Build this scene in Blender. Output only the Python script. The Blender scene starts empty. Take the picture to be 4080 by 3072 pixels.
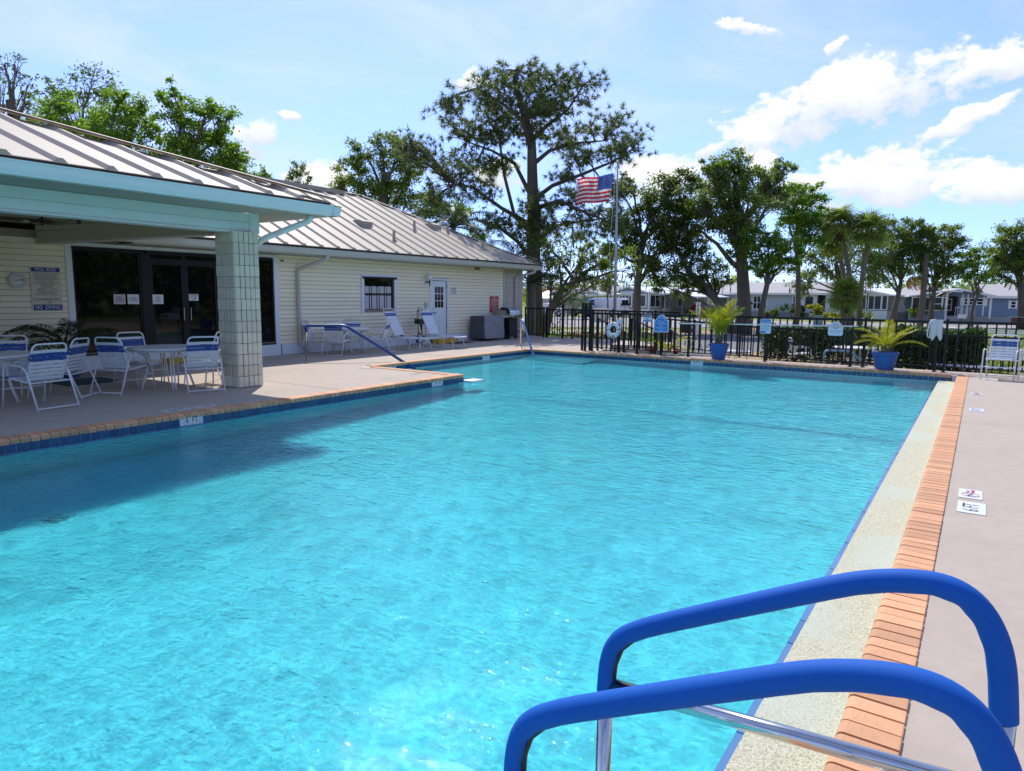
import bpy, math, random
import numpy as np
from mathutils import Vector, Matrix, Euler
R = math.radians
sc = bpy.context.scene
col = sc.collection
random.seed(7)
EXPOSURE = 1.2
CLOUD = 3.7

# ---------------------------------------------------------------- camera
EYE = 1.65
F_PX, PITCH, ROLL, HEAD = 2727.57, 0.130191355, 0.0100060894, 0.597333223
_fw = np.array([-math.sin(HEAD) * math.cos(PITCH), math.cos(HEAD) * math.cos(PITCH), -math.sin(PITCH)])
_rt = np.array([math.cos(HEAD), math.sin(HEAD), 0.0])
_up = np.cross(_rt, _fw)
_right = _rt * math.cos(ROLL) + _up * math.sin(ROLL)
_cup = -_rt * math.sin(ROLL) + _up * math.cos(ROLL)
cam_d = bpy.data.cameras.new('camera')
cam = bpy.data.objects.new('camera', cam_d)
col.objects.link(cam)
cam_d.sensor_width = 36.0
cam_d.lens = 36.0 * F_PX / 4080.0
cam_d.clip_start = 0.05
cam_d.clip_end = 3000
cam.matrix_world = Matrix(((_right[0], _cup[0], -_fw[0], 0), (_right[1], _cup[1], -_fw[1], 0),
                           (_right[2], _cup[2], -_fw[2], EYE), (0, 0, 0, 1)))
sc.camera = cam

# ---------------------------------------------------------------- sun, sky, exposure
SUN = Vector((-0.58, 0.60, 1.0)).normalized()
SUN_EL = math.asin(SUN.z)
SUN_AZ = math.atan2(SUN.x, SUN.y)
sd = bpy.data.lights.new('sun', 'SUN')
sd.energy = 2.0
sd.angle = R(0.53)
sd.cycles.use_multiple_importance_sampling = False
sd.color = (1.0, 0.95, 0.87)
sun = bpy.data.objects.new('sun', sd)
sun.rotation_euler = SUN.to_track_quat('Z', 'Y').to_euler()
sun.location = (0, 0, 60)
col.objects.link(sun)

sc.view_settings.view_transform = 'Standard'
sc.view_settings.look = 'None'
sc.view_settings.gamma = 1.0
sc.view_settings.use_curve_mapping = False
sc.view_settings.exposure = EXPOSURE

w = bpy.data.worlds.new('World')
sc.world = w
w.use_nodes = True
nt = w.node_tree
nt.nodes.clear()
def wn(t, **k):
    n = nt.nodes.new(t)
    for a, b in k.items():
        setattr(n, a, b)
    return n
L = nt.links.new
wout = wn('ShaderNodeOutputWorld')
bg = wn('ShaderNodeBackground')
bg.inputs['Strength'].default_value = 0.13
sky = wn('ShaderNodeTexSky', sky_type='NISHITA', sun_disc=False, sun_elevation=SUN_EL, sun_rotation=SUN_AZ,
         altitude=0, air_density=0.72, dust_density=0.12, ozone_density=2.2)
def wmath(op, a, b=None, c=None, clamp=False):
    n = wn('ShaderNodeMath', operation=op, use_clamp=clamp)
    for i, v in enumerate((a, b, c)):
        if v is None:
            continue
        if isinstance(v, (int, float)):
            n.inputs[i].default_value = v
        else:
            L(v, n.inputs[i])
    return n.outputs[0]
tc = wn('ShaderNodeTexCoord')
sep = wn('ShaderNodeSeparateXYZ')
L(tc.outputs['Generated'], sep.inputs[0])
X, Y, Z = sep.outputs
# bearing (0 = heading of the view, + right) and elevation of the looked-at direction, in radians
bear = wmath('SUBTRACT', wmath('ARCTAN2', X, Y), -HEAD)
elev = wmath('ARCSINE', Z)
def noise(vec, scale, detail, rough=0.55, dist=0.0):
    n = wn('ShaderNodeTexNoise')
    n.inputs['Scale'].default_value = scale
    n.inputs['Detail'].default_value = detail
    n.inputs['Roughness'].default_value = rough
    n.inputs['Distortion'].default_value = dist
    L(vec, n.inputs['Vector'])
    return n.outputs['Fac']
comb = wn('ShaderNodeCombineXYZ')
L(bear, comb.inputs[0]); L(elev, comb.inputs[1])
cmap = wn('ShaderNodeMapping')
cmap.inputs['Scale'].default_value = (1.0, 1.45, 1.0)
L(comb.outputs[0], cmap.inputs['Vector'])
puff = noise(cmap.outputs[0], 17.0, 9.0, 0.58, 0.25)
puff2 = noise(cmap.outputs[0], 60.0, 6.0, 0.6, 0.1)
# cumulus: soft ellipses in the sky (bearing, elevation, half width, half height, tilt)
CLOUDS = [(0.397, 0.239, 0.098, 0.035, 0.3), (0.49, 0.254, 0.071, 0.026, 0.22), (0.586, 0.263, 0.045, 0.019, 0.3), (0.551, 0.205, 0.059, 0.010, 0.36),
          (0.475, 0.149, 0.073, 0.034, 0.12), (0.501, 0.173, 0.027, 0.016, 0.1), (0.591, 0.135, 0.05, 0.023, 0.08), (0.412, 0.305, 0.013, 0.008, 0.6),
          (0.298, 0.34, 0.037, 0.007, -0.3), (0.194, 0.158, 0.071, 0.023, 0.1), (0.332, 0.174, 0.019, 0.016, 0.3), (0.263, 0.193, 0.016, 0.011, 0.4),
          (-0.347, 0.203, 0.025, 0.015, 0.1), (-0.307, 0.23, 0.014, 0.006, 0.1), (-0.27, 0.152, 0.04, 0.019, 0.1), (-0.071, 0.288, 0.024, 0.012, 0.3),
          (-0.023, 0.17, 0.032, 0.013, 0), (0.374, 0.14, 0.078, 0.019, 0),
          (0.80, 0.24, 0.10, 0.03, 0.1), (1.25, 0.20, 0.15, 0.04, 0), (1.8, 0.28, 0.15, 0.05, 0), (2.4, 0.22, 0.18, 0.04, 0),
          (-0.8, 0.18, 0.12, 0.03, 0), (-1.3, 0.25, 0.15, 0.04, 0), (-2.0, 0.2, 0.18, 0.04, 0), (-2.7, 0.3, 0.15, 0.05, 0)]
warp = noise(cmap.outputs[0], 8.0, 6.0, 0.6, 0.2)
wmap = wn('ShaderNodeMapping'); wmap.inputs['Location'].default_value = (7.3, 3.1, 0); L(cmap.outputs[0], wmap.inputs['Vector'])
warp2 = noise(wmap.outputs[0], 12.0, 6.0, 0.6, 0.2)
wbear = wmath('ADD', bear, wmath('MULTIPLY', wmath('SUBTRACT', warp, 0.5), 0.09))
welev = wmath('ADD', elev, wmath('MULTIPLY', wmath('SUBTRACT', warp2, 0.5), 0.045))
field = None
shade = None
for (cb, ce, a, b, tilt) in CLOUDS:
    a, b = a * 1.12, b * 1.20
    db = wmath('SUBTRACT', wbear, cb)
    de = wmath('SUBTRACT', wmath('SUBTRACT', welev, ce), wmath('MULTIPLY', db, tilt))
    q = wmath('ADD', wmath('POWER', wmath('DIVIDE', db, a), 2.0), wmath('POWER', wmath('DIVIDE', de, b), 2.0))
    m = wmath('SUBTRACT', 1.0, q)
    s = wmath('MULTIPLY', wmath('DIVIDE', de, b), 1.0)
    if field is None:
        field, shade = m, s
    else:
        big = wmath('GREATER_THAN', m, field)
        shade = wmath('ADD', wmath('MULTIPLY', big, s), wmath('MULTIPLY', wmath('SUBTRACT', 1.0, big), shade))
        field = wmath('MAXIMUM', field, m)
field = wmath('MAXIMUM', field, -1.6)
dens = wmath('ADD', wmath('MULTIPLY', field, 0.46), wmath('ADD', wmath('MULTIPLY', wmath('SUBTRACT', puff, 0.5), 2.1),
                                                       wmath('MULTIPLY', wmath('SUBTRACT', puff2, 0.5), 0.9)))
cum = wn('ShaderNodeMapRange', interpolation_type='SMOOTHSTEP')
cum.inputs['From Min'].default_value = -0.16
cum.inputs['From Max'].default_value = 0.26
L(dens, cum.inputs['Value'])
# high thin cirrus
cmap2 = wn('ShaderNodeMapping')
cmap2.inputs['Scale'].default_value = (1.2, 3.2, 1.0)
cmap2.inputs['Rotation'].default_value = (0, 0, 0.35)
L(comb.outputs[0], cmap2.inputs['Vector'])
wisp = noise(cmap2.outputs[0], 2.6, 8.0, 0.62, 0.6)
cir = wn('ShaderNodeMapRange', interpolation_type='SMOOTHSTEP')
cir.inputs['From Min'].default_value = 0.40
cir.inputs['From Max'].default_value = 0.72
cir.inputs['To Max'].default_value = 0.48
L(wisp, cir.inputs['Value'])
# cloud colour: white tops, blue grey bellies
belly = wn('ShaderNodeMapRange', interpolation_type='SMOOTHSTEP')
belly.inputs['From Min'].default_value = -0.9
belly.inputs['From Max'].default_value = 0.55
L(wmath('ADD', shade, wmath('MULTIPLY', wmath('SUBTRACT', puff, 0.5), 2.2)), belly.inputs['Value'])
ccol = wn('ShaderNodeMix', data_type='RGBA')
ccol.inputs[6].default_value = (CLOUD * .68, CLOUD * .76, CLOUD * .87, 1)
ccol.inputs[7].default_value = (CLOUD, CLOUD, CLOUD, 1)
L(belly.outputs[0], ccol.inputs[0])
mx1 = wn('ShaderNodeMix', data_type='RGBA')
tint = wn('ShaderNodeMix', data_type='RGBA', blend_type='MULTIPLY')
tint.inputs[0].default_value = 1.0
L(sky.outputs[0], tint.inputs[6]); tint.inputs[7].default_value = (0.84, 0.78, 0.94, 1)
# clear humid-free air towards the horizon: the blue stays deep low down, all the way round
low = wn('ShaderNodeMapRange', interpolation_type='SMOOTHSTEP')
low.inputs['From Min'].default_value = -0.05
low.inputs['From Max'].default_value = 0.42
L(elev, low.inputs['Value'])
lowc = wn('ShaderNodeMix', data_type='RGBA')
lowc.inputs[6].default_value = (0.46, 0.58, 0.76, 1); lowc.inputs[7].default_value = (1, 1, 1, 1)
L(low.outputs[0], lowc.inputs[0])
tint2 = wn('ShaderNodeMix', data_type='RGBA', blend_type='MULTIPLY')
tint2.inputs[0].default_value = 1.0
L(tint.outputs[2], tint2.inputs[6]); L(lowc.outputs[2], tint2.inputs[7])
L(cir.outputs[0], mx1.inputs[0]); L(tint2.outputs[2], mx1.inputs[6]); mx1.inputs[7].default_value = (2.9, 3.15, 3.5, 1)
mx2 = wn('ShaderNodeMix', data_type='RGBA')
L(cum.outputs[0], mx2.inputs[0]); L(mx1.outputs[2], mx2.inputs[6]); L(ccol.outputs[2], mx2.inputs[7])
L(mx2.outputs[2], bg.inputs['Color'])
L(bg.outputs[0], wout.inputs['Surface'])

sc.cycles.use_denoising = True
sc.cycles.max_bounces = 10
sc.cycles.transparent_max_bounces = 16
sc.cycles.glossy_bounces = 5
sc.cycles.transmission_bounces = 6
sc.cycles.caustics_reflective = False
sc.cycles.caustics_refractive = True
sc.cycles.sample_clamp_indirect = 6

# ---------------------------------------------------------------- survey helpers: bearings of the photograph turned into real places
def ray(sx, sy):
    u = (sx - 2040) / F_PX; v = (sy - 1536) / F_PX
    x = u * math.cos(ROLL) + v * math.sin(ROLL); y = -u * math.sin(ROLL) + v * math.cos(ROLL)
    return _fw + _rt * x - _up * y
def on_z(sx, sy, z=0.0):
    d = ray(sx, sy); t = (z - EYE) / d[2]
    return Vector((d[0] * t, d[1] * t, z))
def at_dist(sx, sy, D):
    d = ray(sx, sy); t = D / (-math.sin(HEAD) * d[0] + math.cos(HEAD) * d[1])
    return Vector((d[0] * t, d[1] * t, EYE + d[2] * t))
def on_wall(sx, sy, p0, p1):
    """pixel ray against the upright plane through p0 and p1 -> (distance along p0p1, height)"""
    d = ray(sx, sy)
    ex, ey = p1[0] - p0[0], p1[1] - p0[1]
    ln = math.hypot(ex, ey); ex /= ln; ey /= ln
    nx, ny = -ey, ex
    t = (p0[0] * nx + p0[1] * ny) / (d[0] * nx + d[1] * ny)
    return ((d[0] * t - p0[0]) * ex + (d[1] * t - p0[1]) * ey, EYE + d[2] * t)

# ---------------------------------------------------------------- materials
MATS = {}
def M(name, c, rough=0.6, metal=0.0, spec=0.5, vary=0.0, vscale=6.0, bump=0.0, bscale=60.0, rnd=0.0, island=0.0, stain=None, coat=0.0, stretch=None, detail=4.0, fine=None):
    if name in MATS:
        return MATS[name]
    m = bpy.data.materials.new(name); m.use_nodes = True
    t = m.node_tree; p = t.nodes['Principled BSDF']; lk = t.links.new
    p.inputs['Base Color'].default_value = (*c, 1); p.inputs['Roughness'].default_value = rough
    p.inputs['Metallic'].default_value = metal; p.inputs['Specular IOR Level'].default_value = spec
    p.inputs['Coat Weight'].default_value = coat
    cur = None
    tcn = t.nodes.new('ShaderNodeTexCoord')
    vec = tcn.outputs['Object']
    if stretch:
        mp = t.nodes.new('ShaderNodeMapping'); mp.inputs['Scale'].default_value = stretch
        lk(vec, mp.inputs['Vector']); vec = mp.outputs[0]
    def scaled(src, lo, hi, fac):
        mr = t.nodes.new('ShaderNodeMapRange'); mr.inputs['To Min'].default_value = lo; mr.inputs['To Max'].default_value = hi
        lk(fac, mr.inputs['Value'])
        hs = t.nodes.new('ShaderNodeMix'); hs.data_type = 'RGBA'; hs.blend_type = 'MULTIPLY'; hs.inputs[0].default_value = 1.0
        if src is None:
            hs.inputs[6].default_value = (*c, 1)
        else:
            lk(src, hs.inputs[6])
        cc = t.nodes.new('ShaderNodeCombineColor')
        for i in range(3):
            lk(mr.outputs[0], cc.inputs[i])
        lk(cc.outputs[0], hs.inputs[7])
        return hs.outputs[2]
    if vary:
        n = t.nodes.new('ShaderNodeTexNoise'); n.inputs['Scale'].default_value = vscale; n.inputs['Detail'].default_value = 5; n.inputs['Roughness'].default_value = 0.65
        lk(vec, n.inputs['Vector'])
        cur = scaled(cur, 1 - vary * 1.6, 1 + vary * 1.6, n.outputs['Fac'])
    if fine:
        n = t.nodes.new('ShaderNodeTexNoise'); n.inputs['Scale'].default_value = fine[1]; n.inputs['Detail'].default_value = 8; n.inputs['Roughness'].default_value = 0.75
        lk(vec, n.inputs['Vector'])
        cur = scaled(cur, 1 - fine[0] * 2, 1 + fine[0] * 2, n.outputs['Fac'])
    if rnd:
        oi = t.nodes.new('ShaderNodeObjectInfo')
        cur = scaled(cur, 1 - rnd, 1 + rnd, oi.outputs['Random'])
    if island:
        ge = t.nodes.new('ShaderNodeNewGeometry')
        cur = scaled(cur, 1 - island, 1 + island, ge.outputs['Random Per Island'])
    if stain:
        n = t.nodes.new('ShaderNodeTexNoise'); n.inputs['Scale'].default_value = stain[1]; n.inputs['Detail'].default_value = 6; n.inputs['Roughness'].default_value = 0.7
        lk(vec, n.inputs['Vector'])
        mr = t.nodes.new('ShaderNodeMapRange'); mr.interpolation_type = 'SMOOTHSTEP'
        mr.inputs['From Min'].default_value = stain[2]; mr.inputs['From Max'].default_value = stain[2] + 0.2; mr.inputs['To Max'].default_value = stain[3]
        lk(n.outputs['Fac'], mr.inputs['Value'])
        mx = t.nodes.new('ShaderNodeMix'); mx.data_type = 'RGBA'
        lk(mr.outputs[0], mx.inputs[0])
        if cur is None:
            mx.inputs[6].default_value = (*c, 1)
        else:
            lk(cur, mx.inputs[6])
        mx.inputs[7].default_value = (*stain[0], 1)
        cur = mx.outputs[2]
    if cur is not None:
        lk(cur, p.inputs['Base Color'])
    if bump:
        n = t.nodes.new('ShaderNodeTexNoise'); n.inputs['Scale'].default_value = bscale; n.inputs['Detail'].default_value = detail
        lk(vec, n.inputs['Vector'])
        b = t.nodes.new('ShaderNodeBump'); b.inputs['Strength'].default_value = bump; b.inputs['Distance'].default_value = 0.02
        lk(n.outputs['Fac'], b.inputs['Height']); lk(b.outputs[0], p.inputs['Normal'])
    MATS[name] = m
    return m
def leafmat(name, c, tr=0.45, island=0.45, rough=0.45, tint=(1.7, 1.9, 0.75)):
    m = M(name, c, rough=rough, island=island, spec=0.35)
    t = m.node_tree; p = t.nodes['Principled BSDF']; out = t.nodes['Material Output']
    lnk = p.inputs["Base Color"].links
    if not lnk:
        rg = t.nodes.new("ShaderNodeRGB"); rg.outputs[0].default_value = (*c, 1); t.links.new(rg.outputs[0], p.inputs["Base Color"])
    src = p.inputs["Base Color"].links[0].from_socket
    tl = t.nodes.new('ShaderNodeBsdfTranslucent')
    mm = t.nodes.new('ShaderNodeMix'); mm.data_type = 'RGBA'; mm.blend_type = 'MULTIPLY'; mm.inputs[0].default_value = 1
    t.links.new(src, mm.inputs[6]); mm.inputs[7].default_value = (*tint, 1)
    t.links.new(mm.outputs[2], tl.inputs['Color'])
    ms = t.nodes.new('ShaderNodeMixShader'); ms.inputs[0].default_value = tr
    t.links.new(p.outputs[0], ms.inputs[1]); t.links.new(tl.outputs[0], ms.inputs[2]); t.links.new(ms.outputs[0], out.inputs['Surface'])
    return m

# ---------------------------------------------------------------- mesh builder
class MB:
    def __init__(s):
        s.v = []; s.f = []; s.m = []
    def add(s, vs, fs, m=0):
        o = len(s.v)
        s.v += [tuple(map(float, x)) for x in vs]
        s.f += [tuple(i + o for i in f) for f in fs]
        s.m += [m] * len(fs)
        return s
    def box(s, x0, y0, z0, x1, y1, z1, m=0):
        x0, x1 = min(x0, x1), max(x0, x1); y0, y1 = min(y0, y1), max(y0, y1); z0, z1 = min(z0, z1), max(z0, z1)
        return s.add([(x0, y0, z0), (x1, y0, z0), (x1, y1, z0), (x0, y1, z0), (x0, y0, z1), (x1, y0, z1), (x1, y1, z1), (x0, y1, z1)],
                     [(0, 3, 2, 1), (4, 5, 6, 7), (0, 1, 5, 4), (1, 2, 6, 5), (2, 3, 7, 6), (3, 0, 4, 7)], m)
    def beam(s, a, b, w, h, m=0, up=(0, 0, 1)):
        a = Vector(a); b = Vector(b); d = (b - a).normalized(); up = Vector(up)
        r = d.cross(up)
        if r.length < 1e-4:
            r = d.cross(Vector((0, 1, 0)))
        r.normalize(); u = r.cross(d)
        r = r * (w / 2); u = u * (h / 2)
        vs = [p + i * r + j * u for p in (a, b) for (i, j) in ((-1, -1), (1, -1), (1, 1), (-1, 1))]
        return s.add(vs, [(0, 1, 2, 3), (7, 6, 5, 4), (0, 4, 5, 1), (1, 5, 6, 2), (2, 6, 7, 3), (3, 7, 4, 0)], m)
    def tube(s, path, r, n=8, m=0, closed=False, caps=True):
        P = [Vector(p) for p in path]; k = len(P)
        rr = r if isinstance(r, (list, tuple)) else [r] * k
        vs = []; ref = None
        for i in range(k):
            if closed:
                d = P[(i + 1) % k] - P[i - 1]
            else:
                d = P[min(i + 1, k - 1)] - P[max(i - 1, 0)]
            d.normalize()
            if ref is None:
                ref = Vector((0, 0, 1)) if abs(d.z) < 0.9 else Vector((1, 0, 0))
            a = ref - d * ref.dot(d)
            if a.length < 1e-5:
                a = d.orthogonal()
            a.normalize(); b = d.cross(a); ref = a
            for j in range(n):
                t = 2 * math.pi * j / n
                vs.append(P[i] + (a * math.cos(t) + b * math.sin(t)) * rr[i])
        fs = []
        for i in range(k if closed else k - 1):
            i2 = (i + 1) % k
            for j in range(n):
                j2 = (j + 1) % n
                fs.append((i * n + j, i * n + j2, i2 * n + j2, i2 * n + j))
        if caps and not closed:
            fs.append(tuple(range(n - 1, -1, -1))); fs.append(tuple((k - 1) * n + j for j in range(n)))
        return s.add(vs, fs, m)
    def lathe(s, prof, n=16, c=(0, 0, 0), m=0):
        vs = []; fs = []
        for (r, z) in prof:
            for j in range(n):
                t = 2 * math.pi * j / n
                vs.append((c[0] + r * math.cos(t), c[1] + r * math.sin(t), c[2] + z))
        for i in range(len(prof) - 1):
            for j in range(n):
                j2 = (j + 1) % n
                fs.append((i * n + j, i * n + j2, (i + 1) * n + j2, (i + 1) * n + j))
        return s.add(vs, fs, m)
    def prism(s, poly, axis, a, b, m=0):
        """poly in the two other axes (in x,y,z order), swept along axis from a to b"""
        def mk(p, t):
            return (t, p[0], p[1]) if axis == 'x' else ((p[0], t, p[1]) if axis == 'y' else (p[0], p[1], t))
        n = len(poly)
        vs = [mk(p, a) for p in poly] + [mk(p, b) for p in poly]
        fs = [tuple(range(n)), tuple(range(2 * n - 1, n - 1, -1))] + [(i, i + n, (i + 1) % n + n, (i + 1) % n) for i in range(n)]
        return s.add(vs, fs, m)
    def build(s, name, mats, parent=None, origin=(0, 0, 0), smooth=False):
        me = s.mesh(name, mats, origin, smooth)
        return link(name, me, parent, origin)
    def mesh(s, name, mats, origin=(0, 0, 0), smooth=False):
        me = bpy.data.meshes.new(name)
        o = origin
        me.from_pydata([(x - o[0], y - o[1], z - o[2]) for x, y, z in s.v], [], s.f)
        if not isinstance(mats, (list, tuple)):
            mats = [mats]
        for mm in mats:
            me.materials.append(mm)
        me.polygons.foreach_set('material_index', s.m)
        if smooth is True:
            me.polygons.foreach_set('use_smooth', [True] * len(s.f))
        elif smooth:
            me.polygons.foreach_set('use_smooth', [True] * len(s.f))
            me.update(); me.set_sharp_from_angle(angle=R(smooth))
        me.update()
        # consistent outward normals
        import bmesh
        bm = bmesh.new(); bm.from_mesh(me); bmesh.ops.recalc_face_normals(bm, faces=bm.faces); bm.to_mesh(me); bm.free()
        return me
WORLD = {}
def link(name, me, parent=None, origin=(0, 0, 0)):
    ob = bpy.data.objects.new(name, me)
    col.objects.link(ob)
    o = Vector(origin)
    if parent is not None:
        ob.parent = parent
        o = o - WORLD.get(parent.name, Vector((0, 0, 0)))
    ob.location = o
    WORLD[ob.name] = Vector(origin)
    return ob
def tag(o, label=None, cat=None, group=None, kind=None):
    if label: o['label'] = label
    if cat: o['category'] = cat
    if group: o['group'] = group
    if kind: o['kind'] = kind
    return o
def thing(name, label, cat, loc=(0, 0, 0), rz=0.0, group=None):
    o = bpy.data.objects.new(name, None)
    o.empty_display_size = 0.2
    col.objects.link(o); o.location = loc; o.rotation_euler = (0, 0, rz)
    WORLD[o.name] = Vector(loc)
    return tag(o, label, cat, group)
def local_thing(name, label, cat, loc=(0, 0, 0), rz=0.0, group=None):
    o = thing(name, label, cat, loc, rz, group)
    WORLD[o.name] = Vector((0, 0, 0))        # its parts are given in its own frame
    return o
def put(name, me, parent, loc=(0, 0, 0), rot=(0, 0, 0), scale=None):
    ob = bpy.data.objects.new(name, me); col.objects.link(ob)
    ob.parent = parent; ob.location = loc; ob.rotation_euler = rot
    if scale is not None: ob.scale = scale
    WORLD[ob.name] = Vector((0, 0, 0))
    return ob
def dup(root, loc, rz, label, group=None):
    r = root.copy(); col.objects.link(r); r.location = loc; r.rotation_euler = (0, 0, rz); r['label'] = label
    if group: r['group'] = group
    for ch in root.children:
        c = ch.copy(); col.objects.link(c); c.parent = r
        for g in ch.children:
            d = g.copy(); col.objects.link(d); d.parent = c
    return r
def words(name, s, size, loc, rot, mat, parent, ext=0.0006, spacing=1.0, sx=1.0):
    cu = bpy.data.curves.new(name, 'FONT'); cu.body = s; cu.size = size; cu.align_x = 'CENTER'; cu.align_y = 'CENTER'
    cu.extrude = ext; cu.space_line = spacing; cu.resolution_u = 2
    cu.materials.append(mat)
    o = bpy.data.objects.new(name, cu); col.objects.link(o)
    p = Vector(loc)
    if parent is not None:
        o.parent = parent; p = p - WORLD.get(parent.name, Vector((0, 0, 0)))
    o.location = p; o.rotation_euler = rot; o.scale = (sx, 1, 1)
    return o
FACE_X = (R(90), 0, R(90))     # upright, read by someone looking along -x
FACE_Y = (R(90), 0, 0)         # upright, read by someone looking along +y
def bez(p0, p1, p2, n=6):
    p0, p1, p2 = Vector(p0), Vector(p1), Vector(p2)
    return [p0 * (1 - t) ** 2 + p1 * 2 * t * (1 - t) + p2 * t * t for t in [i / n for i in range(n + 1)]]
def rounded(pts, rad, n=5):
    """polyline with its inner corners rounded"""
    P = [Vector(p) for p in pts]; out = [P[0]]
    for i in range(1, len(P) - 1):
        a = (P[i - 1] - P[i]); b = (P[i + 1] - P[i])
        r = min(rad, a.length * 0.49, b.length * 0.49)
        out += bez(P[i] + a.normalized() * r, P[i], P[i] + b.normalized() * r, n)
    out.append(P[-1])
    return out
# ================================================================ ground, deck, pool
ZG = -0.55                       # lawn level beyond the raised pool deck
WATER = -0.162
m_deck = M('deck_concrete', (0.465, 0.39, 0.315), rough=0.85, fine=(.10, 7.0), vary=0.08, vscale=1.3, bump=0.35, bscale=180, stain=((0.36, 0.305, 0.25), 0.7, 0.52, 0.5))
m_brick = M('coping_brick', (0.64, 0.33, 0.165), rough=0.7, vary=0.10, vscale=9, bump=0.25, bscale=120, rnd=0.20, fine=(.08, 40.0))
m_mortar = M('mortar', (0.62, 0.60, 0.55), rough=0.9, vary=0.12, vscale=20)
m_mortar_dark = M('mortar_worn', (0.36, 0.30, 0.24), rough=0.95, vary=0.15, vscale=20)
m_tile = M('blue_glazed_tile', (0.014, 0.072, 0.165), rough=0.22, rnd=0.22, vary=0.05, vscale=12)
m_grout = M('grout', (0.70, 0.72, 0.74), rough=0.85)
m_white_tile = M('white_glazed_tile', (0.72, 0.73, 0.72), rough=0.25, vary=0.04, vscale=14)
m_black = M('black_lettering', (0.012, 0.012, 0.016), rough=0.6)
m_trim = M('waterline_trim', (0.08, 0.20, 0.38), rough=0.25, rnd=0.15)
m_pebble = M('pebble_finish', (0.62, 0.58, 0.42), rough=0.7, vary=0.10, vscale=2.0, bump=0.5, bscale=160)
# pebble ledge: fine aggregate of dark, tan and pale grains, with blue-white mineral bloom
def pebble_nodes(m, base, dark, light, scale, bloom=None):
    t = m.node_tree; p = t.nodes['Principled BSDF']; lk = t.links.new
    tcn = t.nodes.new('ShaderNodeTexCoord')
    v = t.nodes.new('ShaderNodeTexVoronoi'); v.inputs['Scale'].default_value = scale
    lk(tcn.outputs['Object'], v.inputs['Vector'])
    r = t.nodes.new('ShaderNodeValToRGB'); e = r.color_ramp.elements
    e[0].position = 0.0; e[0].color = (*dark, 1); e[1].position = 1.0; e[1].color = (*light, 1)
    k = e.new(0.22); k.color = (*[a * 0.75 for a in base], 1); k = e.new(0.45); k.color = (*base, 1)
    sx = t.nodes.new('ShaderNodeSeparateColor'); lk(v.outputs['Color'], sx.inputs[0]); lk(sx.outputs[0], r.inputs[0])
    src = r.outputs[0]
    if bloom:
        n = t.nodes.new('ShaderNodeTexNoise'); n.inputs['Scale'].default_value = bloom[1]; n.inputs['Detail'].default_value = 5
        lk(tcn.outputs['Object'], n.inputs['Vector'])
        mr = t.nodes.new('ShaderNodeMapRange'); mr.interpolation_type = 'SMOOTHSTEP'; mr.inputs['From Min'].default_value = 0.42; mr.inputs['From Max'].default_value = 0.66; mr.inputs['To Max'].default_value = bloom[2]
        lk(n.outputs['Fac'], mr.inputs['Value'])
        mx = t.nodes.new('ShaderNodeMix'); mx.data_type = 'RGBA'; lk(mr.outputs[0], mx.inputs[0]); lk(src, mx.inputs[6]); mx.inputs[7].default_value = (*bloom[0], 1)
        src = mx.outputs[2]
    lk(src, p.inputs['Base Color'])
pebble_nodes(m_pebble, (0.58, 0.55, 0.37), (0.33, 0.29, 0.18), (0.66, 0.65, 0.48), 170, ((0.52, 0.60, 0.50), 1.3, 0.6))
m_plaster = M('pool_plaster', (0.62, 0.80, 0.80), rough=0.8)
pebble_nodes(m_plaster, (0.72, 0.89, 0.90), (0.52, 0.75, 0.78), (0.84, 0.92, 0.88), 22, ((0.58, 0.74, 0.68), 0.8, 0.35))
m_lawn = M('lawn', (0.19, 0.24, 0.045), rough=0.95, vary=0.25, vscale=0.35, bump=0.6, bscale=30, stain=((0.34, 0.27, 0.10), 0.12, 0.50, 0.8))
m_road = M('road_asphalt', (0.33, 0.295, 0.285), rough=0.9, vary=0.1, vscale=0.5, bump=0.2, bscale=40)
m_path = M('path_asphalt', (0.17, 0.17, 0.175), rough=0.9, vary=0.1, vscale=0.8, bump=0.2, bscale=60)
m_gravel = M('gravel', (0.36, 0.25, 0.14), rough=0.95, vary=0.2, vscale=3, bump=0.9, bscale=25)
m_conc = M('plain_concrete', (0.50, 0.44, 0.39), rough=0.9, vary=0.08, vscale=2, bump=0.2, bscale=90)

g = MB()
for (x0, y0, x1, y1) in ((-400, -120, -31.9, 700), (8.9, -120, 400, 700), (-31.9, -120, 8.9, -8.9), (-31.9, 24.1, 8.9, 700), (-9.7, 18.9, 8.9, 24.1)):
    g.add([(x0, y0, ZG), (x1, y0, ZG), (x1, y1, ZG), (x0, y1, ZG)], [(0, 1, 2, 3)])
g.build('ground', m_lawn)['kind'] = 'structure'

# ---- pool outline (inner faces of the coping) and deck slabs round it
XR, XL, XF = -0.32, -8.85, -11.55       # right, near-left and far-left edges
YN, YL, YF = -3.0, 11.2, 17.95          # near end, step of the L, far end
CW = 0.205                              # coping width
deck = MB()
def slab(x0, y0, x1, y1):
    deck.box(x0, y0, ZG - 0.3, x1, y1, 0)
slab(XR + CW, -9, 9, 18.95)
slab(-32, -9, XR + CW, YN - CW)
slab(-32, YN - CW, XL - CW, YL - CW)
slab(-32, YL - CW, XF - CW, 18.95)
slab(XF - CW, YF + CW, XR + CW, 18.95)
slab(-32, 18.95, -9.6, 24.2)
deck_o = deck.build('pool_deck', m_deck); deck_o['kind'] = 'structure'
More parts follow.
